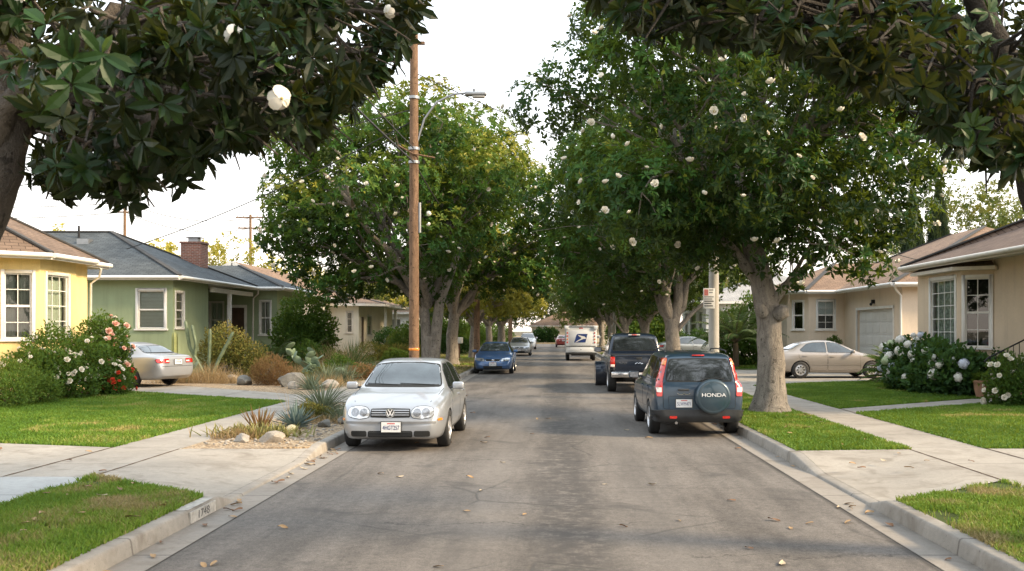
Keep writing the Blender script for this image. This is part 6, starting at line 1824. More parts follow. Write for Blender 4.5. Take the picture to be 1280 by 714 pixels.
def cypress(label, x, y, h, r, seed):
    rng = np.random.default_rng(seed); root = empty('cypress_tree', (x, y, .1)); tag(root, label, 'tree', 'dark cypresses behind the garage house')
    n = 9000; t = rng.random(n); z = .4 + t * (h - .4); rad = r * np.minimum(1, t * 8 + .2) * (1 - t ** 2.2) * rng.uniform(.72, 1.05, n); a = rng.uniform(0, 6.28, n)
    rad *= 1 + .12 * np.sin(a * 5 + t * 9)
    P = np.stack([rad * np.cos(a), rad * np.sin(a), z], 1)
    D = unit(np.stack([np.cos(a) * .35, np.sin(a) * .35, np.ones(n)], 1) + rng.normal(0, .2, (n, 3))); N = np.stack([np.cos(a), np.sin(a), 0 * a + .2], 1)
    V, F, k = leaf_arrays(P, D, N, .42 * rng.uniform(.6, 1.2, n), .13, 0)
    link_mesh('crown', np_mesh('crown', V, F, M_CYP, np.repeat(np.clip(.45 + .25 * np.sin(a * 5 + t * 9) + rng.normal(0, .2, n), 0, 1), k)), root)
    m = MB(); m.tube([(0, 0, 0), (0, 0, h * .8)], [.18, .04], 8); m.build('trunk', M_BARKD, root)
    return root
cypress('left one of two dark cypresses behind the garage house', 26.3, 70, 12.0, 1.15, 61)
cypress('right one of two dark cypresses behind the garage house', 28.6, 71, 12.6, 1.2, 62)

# ------------------------------------------------------------------ poles, lamps, wires
def utility_pole(label, x, y, h, r=.165, lamp=False, cross=True, can=False, group='wooden utility poles'):
    o = tag(empty('utility_pole', (x, y, .1)), label, 'pole', group)
    m = MB(); m.tube([(0, 0, 0), (0, 0, h * .5), (0, 0, h)], [r, r * .88, r * .72], 14, 0, True, .02); m.build('pole', M_WOOD, o)
    if cross:
        for z, w in ((h - .25, 1.3), (h - 1.2, 1.1)):
            m = MB(); m.box(-w, w, -.06, .06, z - .06, z + .06); c = m.build('crossarm', M_WOOD, o)
            for sx in (-.9, -.45, .45, .9):
                q = MB(); q.lathe([(.001, .06), (.035, .06), (.05, .10), (.03, .13), (.045, .17), (.02, .21), (.001, .21)], 8, 0, Matrix.Translation((sx * w, 0, z))); q.build('insulator', M_CONC, c)
    if can:
        m = MB(); m.lathe([(.001, 0), (.17, 0), (.17, .75), (.12, .85), (.001, .87)], 16, 0, Matrix.Translation((-.36, -.05, h - 2.0))); m.box(-.2, 0, -.05, .05, h - 1.9, h - 1.8); m.build('transformer', M_METAL, o, bevel=.01)
        m = MB(); m.box(.02, .36, -.05, .05, h - 2.03, h - 1.93); m.build('bracket', M_WOOD, o)
    return o
up = utility_pole('tall wooden utility pole with street lamp behind the silver hatchback', -4.6, 32, 13.4, .175, True, False, True)
m = MB(); m.tube([(.10, 0, 8.1), (.35, 0, 8.9), (.75, 0, 9.45), (1.3, 0, 9.72), (1.75, 0, 9.76)], .035, 8); m.build('lamp_arm', M_METAL, up)
m = MB(); m.box(1.70, 2.42, -.13, .13, 9.66, 9.80); lh = m.build('lamp_head', M_METAL, up, bevel=.05, segs=3)
m = MB(); m.box(1.95, 2.36, -.10, .10, 9.60, 9.67); m.build('lamp_lens', M_CONC, lh, bevel=.03)
m = MB(); m.lathe([(.001, .10), (.035, .10), (.03, 0)], 8, 0, Matrix.Translation((2.0, 0, 9.79))); m.build('photocell', M_PLAS, lh)
m = MB(); m.lathe([(.178, 1.18), (.181, 1.185), (.181, 1.26), (.178, 1.265)], 14); m.build('reflective_band', M_AMB, up)
m = MB(); m.tube([(.19, -.02, 5.1), (.19, -.02, 6.1)], .055, 8); m.build('splice_case', M_METAL, up)
m = MB(); m.tube([(-.5, -.05, 8.0), (0, -.19, 7.7), (.7, 0, 7.6)], .03, 6); m.build('side_bracket', M_WOOD, up)
for z in (7.45, 7.9, 9.6):
    m = MB(); m.lathe([(.172, z - .05), (.185, z - .045), (.185, z + .045), (.172, z + .05)], 12); m.build('pole_clamp', M_METAL, up)
p2 = utility_pole('second wooden utility pole on the left among the street tree trunks', -4.7, 60, 12, .20, cross=True)
utility_pole('third wooden utility pole far along the left kerb', -4.7, 108, 12, .24, cross=True)
utility_pole('thin utility pole standing behind the ridge of the green house', -35.6, 80, 12.9, .15, cross=True)
utility_pole('thin utility pole with crossarm above the bushy tree behind the chimney', -26.7, 85, 12.1, .15, cross=True)

cp = tag(empty('lamp_pole', (4.5, 26.7, .12)), 'round concrete lamp pole between the dark blue car and the large magnolia', 'pole')
m = MB(); m.tube([(0, 0, 0), (0, 0, 4), (0, 0, 8.2)], [.155, .135, .11], 16); m.build('pole', M_CONC, cp)
m = MB(); m.tube([(0, 0, 8.0), (-.5, 0, 8.5), (-1.4, 0, 8.7)], .04, 8); m.build('lamp_arm', M_METAL, cp)
m = MB(); m.box(-2.0, -1.3, -.12, .12, 8.62, 8.76); m.build('lamp_head', M_METAL, cp, bevel=.04)
sg = tag(empty('parking_sign', (4.41, 26.52, 2.55)), 'small white parking sign with red square on the concrete pole', 'sign')
m = MB(); m.box(-.23, .09, -.006, .006, 0, .56); sb = m.build('sign_plate', M_PLATE, sg, bevel=.004)
m = MB(); m.box(-.205, -.095, -.009, -.0065, .36, .53); m.build('red_square', pmat('faded_red', (.50, .16, .15), .6), sb)
for z, w in ((.50, .12), (.43, .10), (.31, .26), (.25, .22), (.19, .26), (.13, .20), (.06, .24)):
    m = MB(); x0 = -.07 if z > .35 else -.205; m.box(x0, x0 + w, -.0085, -.0065, z, z + .028); m.build('text_line', M_METAL if z > .2 else M_PLAS, sb)
lp = tag(empty('lamp_pole', (4.75, 73, .12)), 'thin grey metal street lamp pole far along the right side', 'pole')
m = MB(); m.tube([(0, 0, 0), (0, 0, 5.9)], [.12, .09], 10); m.build('pole', M_CONC, lp)
m = MB(); m.tube([(0, 0, 5.7), (-1.2, 0, 6.0), (-3.4, 0, 6.02)], .045, 6); m.build('lamp_arm', M_CONC, lp)
m = MB(); m.box(-4.1, -3.3, -.14, .14, 5.95, 6.08); m.build('lamp_head', M_CONC, lp, bevel=.03)
m = MB(); m.box(-.26, -.10, -.1, .1, 1.6, 2.2); m.build('meter_box', M_CONC, lp, bevel=.02)

M_WIRE = pmat('cable', (0.03, 0.03, 0.03), 0.7)
def wire(label, a, b, sag, r=.012, group='overhead wires'):
    a = Vector(a); b = Vector(b); m = MB()
    r *= 1.35
    m.tube([a.lerp(b, i / 24) - Vector((0, 0, 4 * sag * (i / 24) * (1 - i / 24))) for i in range(25)], r, 5, 0, True)
    return tag(m.build('overhead_wire', M_WIRE), label, 'wire', group)
wire('lowest thick cable running from the lamp pole back over the left kerb', (-4.6, 31.85, 7.55), (-4.9, -14, 7.6), .5, .022)
wire('upper thin cable running from the lamp pole back over the left kerb', (-4.6, 31.85, 8.0), (-4.5, -14, 8.2), .6, .014)
wire('wire at the very top of the tall pole running back along the kerb', (-5.6, 32, 12.9), (-5.4, -14, 13), .6, .010)
wire('wire from the pole across the street to the houses on the right', (-4.5, 32, 10.5), (15, 38, 4.6), .5, .013)
wire('service wire from the pole to the grey roof of the green house', (-4.7, 32, 8.9), (-17.5, 39.5, 5.3), .3, .014)
wire('second service wire sloping from the pole toward the yellow house', (-4.7, 32, 9.3), (-20, 29.5, 6.0), .35, .012)
wire('cable between the tall pole and the second wooden pole', (-4.6, 32.2, 7.55), (-4.7, 59.8, 7.4), .5, .02)
for k, (z0, z1, sg_) in enumerate(((12.6, 11.9, .8), (11.8, 11.0, .9))):
    wire('%s of the two alley wires between the thin poles behind the houses' % ('upper one', 'lower one')[k], (-35.6, 80, z0), (-26.7, 85, z1), sg_, .022)
    wire('%s of the two alley wires running right from the thin pole behind the chimney' % ('upper one', 'lower one')[k], (-26.7, 85, z1), (-15.5, 92, z1 + .4), sg_, .022)
    wire('%s of the two alley wires running left over the yellow roof' % ('upper one', 'lower one')[k], (-35.6, 80, z0), (-62, 70, z0 - .4), sg_, .022)
wire('pale wire behind the cypresses on the right', (18, 70, 8.2), (36, 66, 7.0), .3, .02)

# mailbox
mb = tag(empty('mailbox', (-6.0, 62, .15)), 'small white mailbox on a wooden post under the left street trees', 'mailbox')
m = MB(); m.box(-.06, .06, -.06, .06, 0, .95); m.build('post', M_WOOD, mb)
m = MB(); m.box(-.24, .24, -.3, .3, .95, 1.35); m.build('box', M_TRIM, mb, bevel=.06, segs=3)
# ------------------------------------------------------------------ garden plants
M_BUSH = leafmat('garden_leaves', [(0.022, 0.055, 0.010), (0.042, 0.095, 0.014), (0.075, 0.145, 0.022), (0.13, 0.19, 0.035)], None, 0.6, 0.32, 0.22, (0.30, 0.36, 0.04))
M_HYDL = leafmat('broad_leaves', [(0.014, 0.042, 0.012), (0.026, 0.070, 0.016), (0.045, 0.105, 0.022), (0.08, 0.15, 0.03)], None, 0.6, 0.25, 0.22, (0.20, 0.30, 0.04))
M_RUST = leafmat('dry_brown_leaves', [(0.10, 0.052, 0.022), (0.17, 0.095, 0.042), (0.25, 0.155, 0.075), (0.14, 0.13, 0.05)], None, 0.8, 0.25, 0.15, (0.34, 0.22, 0.08))
M_YBUSH = leafmat('yellow_brown_leaves', [(0.045, 0.065, 0.016), (0.095, 0.115, 0.026), (0.19, 0.175, 0.045), (0.30, 0.21, 0.07)], None, 0.7, 0.25, 0.2, (0.38, 0.28, 0.06))
M_DRYG = leafmat('dry_grass_blades', [(0.26, 0.175, 0.085), (0.38, 0.275, 0.145), (0.47, 0.36, 0.21)], None, 0.85, 0.3, 0.15, (0.45, 0.33, 0.16))
M_BLADE = leafmat('green_blades', [(0.035, 0.075, 0.018), (0.065, 0.115, 0.03), (0.11, 0.16, 0.05)], None, 0.5, 0.2, 0.35, (0.22, 0.28, 0.06))
M_GREYB = leafmat('grey_green_blades', [(0.085, 0.115, 0.07), (0.145, 0.18, 0.115), (0.22, 0.25, 0.17)], None, 0.55, 0.2, 0.35, (0.26, 0.30, 0.14))
M_BLUEB = leafmat('blue_agave_blades', [(0.085, 0.135, 0.13), (0.13, 0.19, 0.18), (0.19, 0.25, 0.235)], None, 0.5, 0.1, 0.35, (0.18, 0.26, 0.2))
M_GOLD = leafmat('golden_cactus', [(0.16, 0.17, 0.055), (0.25, 0.24, 0.085), (0.36, 0.33, 0.15)], None, 0.6, 0.1, 0.3, (0.3, 0.3, 0.1))
M_PAD = pmat('cactus_pad', (0.125, 0.19, 0.115), 0.6, var=0.3, vs=5, c2=(0.17, 0.235, 0.15), fine=0.3)
M_CAC = pmat('cactus_green', (0.075, 0.115, 0.06), 0.6, var=0.3, vs=4, c2=(0.17, 0.21, 0.12))
M_ROCKW = pmat('pale_rock', (0.36, 0.32, 0.27), 0.9, var=0.3, vs=3, bs=14, bstr=0.6, bd=0.03, fine=0.35)
M_ROCKG = pmat('grey_rock', (0.20, 0.19, 0.165), 0.9, var=0.35, vs=3, bs=12, bstr=0.7, bd=0.04, fine=0.35)
M_STEM = pmat('plant_stem', (0.10, 0.075, 0.045), 0.9, var=0.3)
M_RPINK = pmat('pink_rose_petal', (0.78, 0.42, 0.33), 0.6, var=0.18, vs=9, c2=(0.85, 0.60, 0.48))
M_RWHITE = pmat('white_rose_petal', (0.80, 0.76, 0.66), 0.6, var=0.08, vs=9)
M_RRED = pmat('red_petal', (0.62, 0.075, 0.03), 0.6, var=0.2, vs=9)
M_HYDW = pmat('white_hydrangea_petal', (0.80, 0.78, 0.72), 0.7, var=0.12, vs=20)
M_HYDB = pmat('blue_hydrangea_petal', (0.52, 0.56, 0.66), 0.7, var=0.15, vs=20, c2=(0.64, 0.67, 0.74))
M_HYDG = pmat('green_hydrangea_petal', (0.50, 0.58, 0.36), 0.7, var=0.15, vs=20)
M_TERRA = pmat('terracotta', (0.34, 0.19, 0.12), 0.8, var=0.2, vs=6)

def rose_mesh(mat, r=.05):
    rng = np.random.default_rng(5); m = MB()
    for ring, (n, tl, ln) in enumerate(((5, 75, 1.0), (5, 50, .9), (4, 22, .8))):
        for i in range(n):
            a = 6.283 * i / n + ring * .6; t = R(tl); d = Vector((math.cos(a) * math.sin(t), math.sin(a) * math.sin(t), math.cos(t))); s = Vector((-math.sin(a), math.cos(a), 0)); u = s.cross(d)
            if u.z < 0: u = -u
            L = r * ln; p = d * L
            m.grid([[-s * L * .15, s * L * .15], [p * .6 - s * L * .5 + u * 0, p * .6 + s * L * .5], [p + u * L * .25 - s * L * .3, p + u * L * .25 + s * L * .3]], 0, True)
    me = bpy.data.meshes.new('rose'); me.from_pydata([tuple(p) for p in m.v], [], m.f); me.materials.append(mat)
    me.polygons.foreach_set('use_smooth', m.sm); me.update(); return me

def head_mesh(mat, r=.13, n=90):
    """hydrangea head: a ball of small four-petalled florets"""
    rng = np.random.default_rng(8); d = unit(rng.normal(size=(n, 3))); d = d[d[:, 2] > -.55]
    V = []; F = []; sc = np.array([1, 1, .82])
    for q in d:
        c = q * r * sc * rng.uniform(.9, 1.05); a = unit(np.cross(q, [0.3, .2, .9])); b = np.cross(q, a); s = r * .27
        rot = rng.uniform(0, 1.57)
        for k in range(4):
            t = rot + k * 1.5708; e = a * math.cos(t) + b * math.sin(t); f = -a * math.sin(t) + b * math.cos(t)
            i = len(V); V += [c, c + (e + f * .6) * s * .55 + q * s * .12, c + e * s + q * s * .05, c + (e - f * .6) * s * .55 + q * s * .12]
            F += [(i, i + 1, i + 2), (i, i + 2, i + 3)]
    core = MB(); core.ball((0, 0, 0), r * .82, 10, 7, 0, (1, 1, .82)); b0 = len(V)
    V = np.array(V + [np.array(p) for p in core.v])
    F2 = []
    for f in core.f: F2 += [(b0 + f[0], b0 + f[1], b0 + f[2]), (b0 + f[0], b0 + f[2], b0 + f[3])]
    return np_mesh('flower_head', V, np.array(F + F2), mat)

ROSE_P, ROSE_W, ROSE_R = rose_mesh(M_RPINK, .085), rose_mesh(M_RWHITE, .07), rose_mesh(M_RRED, .075)
HEADS = [head_mesh(M_HYDW), head_mesh(M_HYDB), head_mesh(M_HYDG)]

def bush(label, base, lobes, n, L, W, mat, seed, detail=0, name='shrub', cat='shrub', group=None, flowers=(), fn='flower', up=.5, inner=.45, tb=.3, ground=.14, part='foliage', stems=7, fsel=None):
    """leafy shrub: lobes (x,y,z,rx,ry,rz) in world metres"""
    rng = np.random.default_rng(seed); B = np.array(base, float)
    root = tag(empty(name, tuple(base)), label, cat, group)
    vol = np.array([l[3] * l[4] + l[4] * l[5] + l[3] * l[5] for l in lobes]); per = (n * vol / vol.sum()).astype(int)
    P = []; Q = []; Z = []
    for l, k in zip(lobes, per):
        d = unit(rng.normal(size=(k, 3))); f = inner + (1.02 - inner) * rng.random(k) ** .6
        bumpy = 1 + .13 * np.sin(d[:, 0] * 7 + seed) * np.sin(d[:, 1] * 6 + 1) + .10 * np.sin(d[:, 2] * 9 + d[:, 0] * 5)
        P.append(np.array(l[:3]) + d * np.array(l[3:]) * (f * bumpy)[:, None]); Q.append(d); Z.append(f)
    P = np.concatenate(P); Q = np.concatenate(Q); f = np.concatenate(Z)
    ok = P[:, 2] > ground; P, Q, f = P[ok], Q[ok], f[ok]
    D = unit(Q * .8 + np.array([0, 0, up]) + rng.normal(0, .55, Q.shape)); N = unit(Q + np.array([0, 0, .6]) + rng.normal(0, .35, Q.shape))
    V, F, k = leaf_arrays(P - B, D, N, L * rng.uniform(.6, 1.25, len(P)), W * rng.uniform(.8, 1.2, len(P)), detail)
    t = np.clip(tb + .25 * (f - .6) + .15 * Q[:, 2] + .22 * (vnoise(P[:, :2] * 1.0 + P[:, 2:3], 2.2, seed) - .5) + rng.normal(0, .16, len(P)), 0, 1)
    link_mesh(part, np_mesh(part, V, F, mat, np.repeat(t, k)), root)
    m = MB()
    for _ in range(stems):
        l = lobes[int(rng.integers(len(lobes)))]
        m.tube([Vector((l[0] * .5 + base[0] * .5 - B[0], l[1] * .5 + base[1] * .5 - B[1], -.02)), Vector((l[0] - B[0], l[1] - B[1], l[2] - B[2]))], [.022, .008], 5, 0, False)
    if m.v: m.build('stem', M_STEM, root)
    for me, cnt, s0, s1 in flowers:
        vis = np.where((f > .88) & ((fsel(P) if fsel is not None else np.ones(len(P), bool))))[0]
        if len(vis) < cnt: vis = np.where(f > .8)[0]
        for i in rng.choice(vis, min(cnt, len(vis)), replace=False):
            o = bpy.data.objects.new(fn, me); COL.objects.link(o); o.parent = root
            d = Vector(unit(Q[i] + np.array([0, -.35, .25]))); o.location = Vector(P[i]) + Vector(Q[i]) * .05 - Vector(B)
            o.rotation_euler = d.to_track_quat('Z', 'Y').to_euler(); s = float(rng.uniform(s0, s1)); o.scale = (s, s, s)
    return root

def blades(label, base, n, L, W, mat, seed, lean=(5, 75), curve=.25, name='grass_clump', cat='plant', group=None, rad=.05, part='blades', segs=3, stiff=False, xy=None, ground=0.0, taper=.75):
    """rosette or clump of long leaves"""
    rng = np.random.default_rng(seed); root = tag(empty(name, tuple(base)), label, cat, group)
    V = []; F = []; T = []
    for i in range(n):
        a = i * 2.39996 + rng.uniform(-.3, .3); th = R(lean[0] + (lean[1] - lean[0]) * ((i + .5) / n) ** .8 + rng.uniform(-6, 6))
        l = L * rng.uniform(.75, 1.15); w = W * rng.uniform(.85, 1.15)
        if xy is not None: o = np.array([rng.normal(0, xy[0]), rng.normal(0, xy[1]), 0.0])
        else: o = np.array([math.cos(a) * rad * rng.random(), math.sin(a) * rad * rng.random(), 0.0])
        out = np.array([math.cos(a), math.sin(a), 0]); s = np.array([-math.sin(a), math.cos(a), 0]); b0 = len(V); p = o.copy(); tt = th
        for k in range(segs + 1):
            u = k / segs; d = out * math.sin(tt) + np.array([0, 0, math.cos(tt)]); nn = np.cross(s, d)
            ww = w * (1 - u) ** taper * (1 if k else .75) * .5
            if k == segs: V.append(p); T.append(0)
            else: V += [p - s * ww + nn * -ww * .5, p + nn * ww * .35, p + s * ww + nn * -ww * .5]
            p = p + d * l / segs; tt += curve * rng.uniform(.6, 1.3) / segs * (1.2 + u)
        for k in range(segs - 1):
            q = b0 + 3 * k
            for j in (0, 1): F += [(q + j, q + j + 1, q + j + 4), (q + j, q + j + 4, q + j + 3)]
        q = b0 + 3 * (segs - 1); F += [(q, q + 1, q + 3), (q + 1, q + 2, q + 3)]
        T = T[:b0] + [float(np.clip(.45 + rng.normal(0, .25), 0, 1))] * (len(V) - b0)
    link_mesh(part, np_mesh(part, np.array(V), np.array(F), mat, T), root)
    return root

def rock(label, x, y, s, mat, seed, z=.14, group='garden rocks'):
    rng = np.random.default_rng(seed); bm = bmesh.new(); bmesh.ops.create_icosphere(bm, subdivisions=3, radius=1)
    dirs = unit(rng.normal(size=(16, 3))); cut = rng.uniform(.62, .95, 16)
    for v in bm.verts:
        p = np.array(v.co); k = 1.0
        for d, c in zip(dirs, cut):
            q = p @ d
            if q > c: k = min(k, c / q)
        p = p * k * (1 + .04 * math.sin(p[0] * 9 + seed) * math.sin(p[1] * 8)); v.co = Vector((p[0] * s[0], p[1] * s[1], p[2] * s[2]))
    me = bpy.data.meshes.new('rock'); bm.to_mesh(me); bm.free(); me.materials.append(mat)
    me.polygons.foreach_set('use_smooth', [True] * len(me.polygons))
    try: me.set_sharp_from_angle(angle=R(28))
    except Exception: pass
    o = link_mesh('rock', me); o.location = (x, y, z + s[2] * .42); o.rotation_euler = (0, 0, float(rng.uniform(0, 6)))
    return tag(o, label, 'rock', group)

def frond_plant(label, base, n, L, mat, seed, name='fern_palm', wl=.30, trunk=0.0, group=None):
    rng = np.random.default_rng(seed); root = tag(empty(name, tuple(base)), label, 'palm', group); V = []; F = []; T = []; st = MB()
    P = []; D = []; N = []; LL = []
    for i in range(n):
        a = i * 2.39996; th = R(8 + 62 * (i / n)); l = L * rng.uniform(.8, 1.1); p = np.array([0, 0, trunk]); tt = th; pts = [Vector(p)]
        out = np.array([math.cos(a), math.sin(a), 0]); s = np.array([-math.sin(a), math.cos(a), 0])
        K = 22
        for k in range(K):
            d = out * math.sin(tt) + np.array([0, 0, math.cos(tt)]); p = p + d * l / K; tt += 1.25 / K * (.5 + k / K); pts.append(Vector(p))
            nn = np.cross(s, d)
            if k > 2:
                for sg in (1, -1):
                    P.append(p); D.append(s * sg * .85 + d * .55 - nn * 0 + np.array([0, 0, -.12])); N.append(-nn if nn[2] < 0 else nn); LL.append(wl * l / L * math.sin(math.pi * min(1, (k + 1) / (K + 2)) ** .8) * rng.uniform(.85, 1.1) + .03)
        st.tube(pts[::3], .010, 4, 0, False)
    P, D, N, LL = map(np.array, (P, D, N, LL))
    V, F, k = leaf_arrays(P, D, N, LL, .045 + LL * .05, 0, .1, .2)
    link_mesh('fronds', np_mesh('fronds', V, F, mat, np.repeat(np.clip(.4 + rng.normal(0, .2, len(P)), 0, 1), k)), root)
    if trunk: st.tube([(0, 0, -.05), (0, 0, trunk)], [.16, .13], 8)
    st.build('stem', M_STEM, root)
    return root

Zg = .145
# --- bed of the yellow house
bush('tall pink rose bush between yellow house corner and silver sedan', (-12.9, 27.6, Zg), [(-13.0, 27.8, 1.6, .68, .7, .8), (-12.7, 27.5, 1.15, .58, .6, .65), (-13.4, 28, 1.1, .55, .6, .75), (-12.45, 27.5, .6, .45, .5, .5), (-12.85, 27.5, .65, .65, .5, .55)], 9500, .105, .06, M_BUSH, 71, 0, 'rose_bush', 'rose bush', None, [(ROSE_P, 34, .8, 1.35), (ROSE_W, 10, .8, 1.2)], 'rose', tb=.33, fsel=lambda P: (P[:, 2] > .9) & (P[:, 1] < 28.2))
bush('spreading white rose bush under the bay window of the yellow house', (-13.0, 25.2, Zg), [(-13.3, 25.6, 1.25, .75, .9, .8), (-12.7, 26.3, 1.05, .65, .8, .7), (-12.9, 25.0, .85, .7, .7, .65), (-13.2, 24.3, .9, .7, .7, .65), (-12.4, 26.6, .6, .5, .6, .5), (-12.6, 25.4, .5, .6, .7, .5)], 10500, .10, .055, M_BUSH, 72, 0, 'rose_bush', 'rose bush', None, [(ROSE_W, 88, .7, 1.25)], 'rose', tb=.33, fsel=lambda P: (P[:, 2] > .6) & (P[:, 0] > -13.9))
bush('low bright green bush at the left edge in front of the white roses', (-12.9, 23.0, Zg), [(-13.0, 23.1, .6, .75, .8, .62), (-12.8, 22.3, .5, .7, .7, .5), (-12.6, 23.7, .45, .5, .5, .45)], 7000, .085, .03, M_BUSH, 73, 0, tb=.42)
bush('small red-flowered plant between the white and pink roses', (-12.05, 26.75, Zg), [(-12.05, 26.8, .5, .34, .4, .5), (-12.0, 26.5, .3, .3, .3, .3)], 1500, .08, .035, M_BUSH, 74, 0, 'flowering_plant', 'flower', None, [(ROSE_R, 18, .7, 1.2)], 'flower')

# --- gravel yard of the green house
def column_cactus(label, base, arms, r, seed, mat=None):
    root = tag(empty('column_cactus', tuple(base)), label, 'cactus')
    for pts in arms:
        m = MB(); P = [Vector(p) for p in pts]; Q = []
        for i in range(len(P) - 1):
            for j in range(4): Q.append(P[i].lerp(P[i + 1], j / 4))
        Q.append(P[-1]); rr = [r * (.85 if i == 0 else 1.0) * (1 - .1 * i / len(Q)) for i in range(len(Q))]; rr[-1] = r * .35; Q.insert(-1, Q[-1] - (Q[-1] - Q[-2]) * .25); rr.insert(-1, r * .8)
        b0 = len(m.v); m.tube(Q, rr, 14, 0, True)
        for i in range(b0, len(m.v) - 28):
            if (i - b0) % 2: 
                k = (i - b0) // 14; c = Q[k]; v = Vector(m.v[i]); m.v[i] = tuple(c + (v - c) * .80)
        m.build('arm', mat or M_CAC, root)
    return root
column_cactus('tall three-armed cactus leaning out in front of the green house', (-12.4, 34.5, Zg), [[(0, 0, 0), (-.25, 0, .5), (-.62, 0, 1.2), (-.78, 0, 2.15)], [(.02, .1, 0), (.05, .1, .9), (.08, .1, 1.85)], [(.1, 0, 0), (.45, 0, .8), (.95, 0, 1.75)], [(-.45, 0, .9), (-.38, -.05, 1.3), (-.52, -.05, 2.0)]], .066, 1)
column_cactus('yellowish stubby column cactus against the green house corner', (-13.6, 34.6, Zg), [[(0, 0, 0), (0, 0, 1.0), (0, 0, 1.75)], [(.3, .1, 0), (.32, .1, .9)]], .12, 2, pmat('yellow_cactus', (.27, .29, .10), .6, var=.25))
def pear(label, base, seed, h, n, s=.22, mat=None):
    rng = np.random.default_rng(seed); root = tag(empty('prickly_pear', tuple(base)), label, 'cactus'); tips = []
    def pad(p, d, s):
        d = Vector(d).normalized(); a = rng.uniform(0, 3.14); f = Vector((math.cos(a), math.sin(a) * .5, 0)); f = (f - d * f.dot(d)).normalized(); w = d.cross(f)
        M = Matrix(((w.x, f.x, d.x, 0), (w.y, f.y, d.y, 0), (w.z, f.z, d.z, 0), (0, 0, 0, 1)))
        m = MB(); m.ball(p + d * s * .9, s, 12, 9, 0, (.74, .15, 1.0), .02, M); m.build('pad', mat or M_PAD, root); return p + d * s * 1.8
    for i in range(3):
        p = Vector((rng.uniform(-.3, .3), rng.uniform(-.15, .15), -.03)); tips.append((pad(p, (rng.uniform(-.5, .5), rng.uniform(-.2, .2), 1), s), 1))
    while len(root.children) < n:
        i = int(rng.integers(len(tips))); p, g = tips[i]
        if p.z > h: continue
        tips.append((pad(p - Vector((0, 0, s * .12)), (rng.uniform(-1.2, 1.2), rng.uniform(-.4, .3), rng.uniform(.3, .9)), s * rng.uniform(.7, 1.0)), g + 1))
        if rng.random() < .4: tips.pop(i)
    return root
pear('pale grey-green prickly pear with many pads behind the large rock', (-8.75, 34.2, Zg), 81, 1.3, 32, .20)
pear('small prickly pear cactus just right of the silver sedan tail', (-12.95, 33.8, Zg), 84, .9, 11, .2, M_CAC)
def dry_tuft(label, x, y, L, n, seed, spread=.25, mat=None, group='dry grass clumps', lean=(0, 60)):
    return blades(label, (x, y, Zg), n, L, .014, mat or M_DRYG, seed, lean, .5, 'grass_clump', 'grass', group, .1, 'blades', 3, False, (spread, spread * .6))
dry_tuft('pale dry grass clump under the three-armed cactus', -11.9, 33.0, .85, 420, 91, .45)
dry_tuft('pale dry grass clump beside the silver sedan bumper', -12.9, 32.9, .6, 320, 92, .45)
dry_tuft('low dry grass clump left of the grey flat rock', -10.9, 32.6, .5, 260, 93, .4)
dry_tuft('tan plume grass behind the prickly pear', -8.2, 37.2, 1.5, 260, 94, .35, None, 'dry grass clumps', (0, 35))
dry_tuft('tan grass at the foot of the large round green bush', -9.6, 38.5, .8, 260, 95, .5)
dry_tuft('brownish dry grass near the utility pole foot', -6.9, 30.6, .4, 200, 96, .4)
bush('yellow-brown leafy bush in front of the green house porch', (-12.4, 37.0, Zg), [(-12.6, 37, 1.35, .85, .8, .85), (-11.9, 37.2, .85, .8, .7, .75), (-13.1, 37.2, 1.0, .6, .6, .7), (-11.4, 37, .6, .6, .6, .5)], 7000, .11, .05, M_YBUSH, 101, tb=.38)
bush('rusty brown twiggy bush above the gravel path', (-9.2, 31.6, Zg), [(-9.25, 31.6, .55, .6, .55, .58), (-8.9, 31.5, .45, .42, .45, .4), (-9.6, 31.7, .45, .4, .4, .4)], 5200, .11, .014, M_RUST, 102, up=.9, tb=.4)
rock('flat grey rock left of the rusty brown bush', -10.15, 31.75, (.42, .3, .24), M_ROCKG, 111)
rock('large pale boulder at the path edge below the prickly pear', -8.25, 30.6, (.50, .38, .36), M_ROCKG, 112)
rock('small white stone at the foot of the large boulder', -8.0, 29.6, (.24, .2, .17), M_ROCKW, 113)
rock('half-buried pale rock near the dry grass behind the sedan', -11.1, 33.4, (.3, .3, .2), M_ROCKW, 114)
rock('flat pale rock behind the grey-green yucca', -7.0, 30.2, (.45, .3, .2), M_ROCKW, 115)
frond_plant('dark green feathery palm in front of the green house wing', (-12.1, 41.2, Zg), 30, 2.0, M_BLADE, 121)
frond_plant('second feathery palm right of the porch bush', (-10.9, 42.2, Zg), 26, 1.8, M_BLADE, 122)
bush('large round dark green bush at the corner of the green house wing', (-10.9, 44.5, Zg), [(-11.5, 44.5, 2.45, 1.1, 1.1, 1.3), (-10.8, 44.3, 1.8, .9, 1.0, 1.1), (-12.1, 44.6, 1.7, .9, 1, 1.1), (-11.1, 44, 1.1, 1.1, 1, 1.0)], 9500, .17, .09, M_BUSH, 103, tb=.25)
blades('dark spiky dagger-leaved yucca behind the silver hatchback', (-7.75, 37.4, Zg + .25), 85, 1.25, .085, M_BLADE, 131, (4, 100), .05, 'yucca', 'yucca', None, .08)
blades('bluish-green spiky grass clump left of the hatchback roof', (-7.25, 33.2, Zg), 260, .8, .03, M_GREYB, 132, (4, 75), .5, 'grass_clump', 'grass', None, .12, xy=(.16, .12))
blades('grey-green grass clump beside the dagger-leaved yucca', (-6.9, 36.2, Zg), 240, .9, .025, M_BLADE, 133, (4, 70), .5, 'grass_clump', 'grass', None, .12, xy=(.25, .2))
bush('rust-red ground-cover mound behind the hatchback', (-6.85, 34.9, Zg), [(-6.9, 34.9, .35, .7, .5, .38), (-6.3, 35.2, .3, .5, .4, .3)], 2600, .08, .03, M_RUST, 104)
